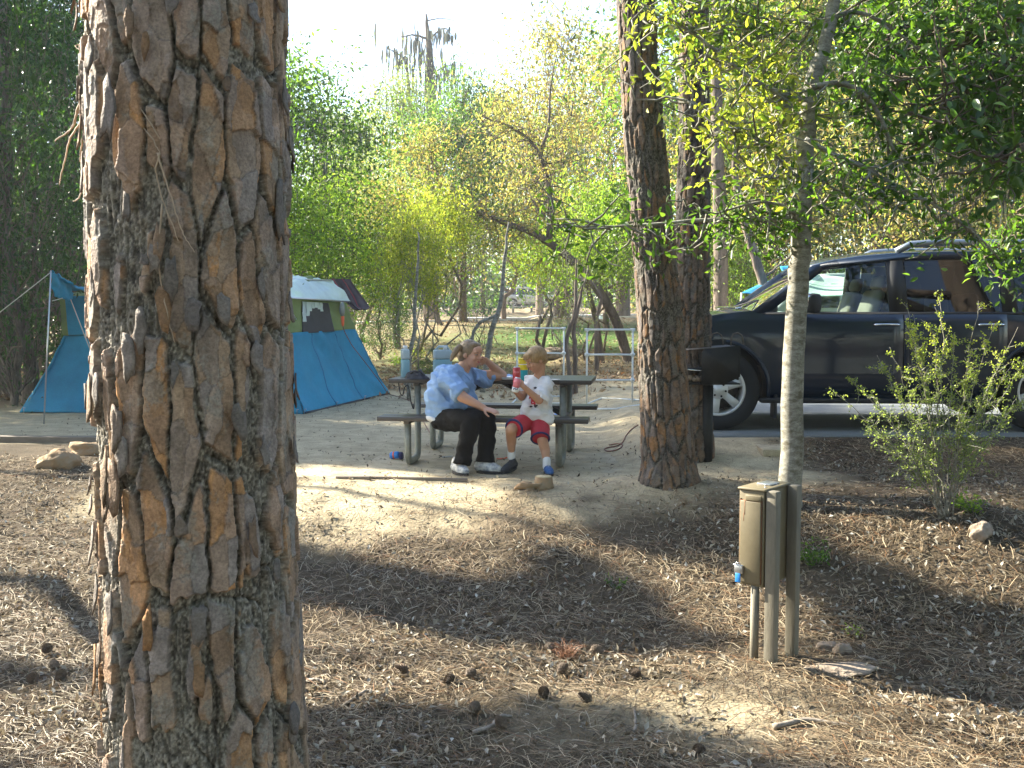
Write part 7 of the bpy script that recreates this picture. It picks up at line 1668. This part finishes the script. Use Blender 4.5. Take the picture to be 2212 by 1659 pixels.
def shade_tree(label, x, y, h, r, bare, seed, n, kind='green'):
    z0 = Hs(x, y); S = np.array(SUN)
    def avoid(a, b_):
        for p, rad in GAPS:
            for f in (0, .25, .5, .75, 1):
                d = a * (1 - f) + b_ * f + np.array([x, y, z0]) - np.array(p)
                if np.linalg.norm(d - (d @ S) * S) < rad * 0.9: return True
        return False
    gt, gc, gm = crown_tree(h, bare, r, kind, n, 0.16, seed, 0.10, 90, twigs=0, avoid=avoid)
    V = np.concatenate(gc.V); C = np.concatenate(gc.C); base = np.array([x, y, z0]); Pw = V.reshape(-1, 4, 3)[:, 0] + base; keep = np.ones(len(Pw), bool); S = np.array(SUN)
    for p, rad in GAPS:  # crown holes shaped along the sun rays so chosen spots catch direct sun
        d = Pw - np.array(p); al = d @ S; dist = np.linalg.norm(d - al[:, None] * S, axis=1); keep &= ~((dist < rad + 0.07) & (al > 0))
    V = V.reshape(-1, 4, 3)[keep]; C = C.reshape(-1, 4, 3)[keep]
    cc = base + np.array([0, 0, (h + bare) / 2]); ex = G(); rs = np.random.RandomState(seed)
    for p in SHADES:  # extra leaf clumps added on the sun rays to throw shade on chosen spots
        d = cc - np.array(p); al = d @ S; q = np.array(p) + S * al; off = q - cc
        if al > 2 and np.hypot(off[0], off[1]) < r * 1.1 and abs(off[2]) < (h - bare) / 2 + 0.3:
            k = 150; Pn = q - base + rs.normal(size=(k, 3)) * np.array([0.30, 0.30, 0.14]); leafcloud(ex, Pn, 0.16, leafcols(kind, k, rs), rs)
    if ex.n: V = np.concatenate([V, np.concatenate(ex.V).reshape(-1, 4, 3)]); C = np.concatenate([C, np.concatenate(ex.C).reshape(-1, 4, 3)])
    Pw = V[:, 0] + base; keep = np.ones(len(Pw), bool)
    for p, rad in GAPS:
        d = Pw - np.array(p); al = d @ S; dist = np.linalg.norm(d - al[:, None] * S, axis=1); keep &= ~((dist < rad + 0.04) & (al > 0))
    V = V[keep]; C = C[keep]; m = len(V); g = G(); Bi = np.arange(m)[:, None] * 4
    g.add(V.reshape(-1, 3), np.concatenate([Bi + np.array([[0, 1, 2]]), Bi + np.array([[0, 2, 3]])]), C.reshape(-1, 3))
    t = thing('shade_tree', label, 'tree', tuple(base)); gt.obj('trunk', M['bark_far'], t, smooth=True); g.obj('crown', M['leaf_dark'], t, color=True)['kind'] = 'stuff'
sh = [(-7.8, 7.8, 8.5, 2.6, 2.2), (-9.8, 12.0, 10, 3.0, 2.6), (-10.4, 15.6, 9.5, 2.6, 2.8), (-12.5, 9.2, 11, 3.2, 3.0), (-14, 16.0, 12, 3.2, 3.0), (-13.6, 20.5, 12, 3.0, 3.0), (-16.5, 13.0, 14, 3.4, 4), (-18, 19.5, 14, 3.4, 4), (-17, 26, 13, 3, 3)]
for i, (x, y, h, r, bare) in enumerate(sh):
    shade_tree('shade tree outside the left edge of the view, number %s from the camera' % ['one', 'two', 'three', 'four', 'five', 'six', 'seven', 'eight', 'nine', 'ten'][i], x, y, h, r, bare, 300 + i, 12500)

# ------------------------------------------------------------------ thin sunlit haze between the trees
def haze():
    g = G(); g.box((0, 60, 11), (320, 300, 24)); m = bpy.data.materials.new('haze'); m.use_nodes = True; N = m.node_tree.nodes; N.remove(N['Principled BSDF'])
    v = N.new('ShaderNodeVolumePrincipled'); v.inputs['Color'].default_value = (0.92, 0.96, 1.0, 1); v.inputs['Density'].default_value = 0.0010; v.inputs['Anisotropy'].default_value = 0.35
    m.node_tree.links.new(v.outputs[0], N['Material Output'].inputs['Volume'])
    o = g.obj('haze', m); stuff(o, 'thin bright haze between the far trees')
haze()
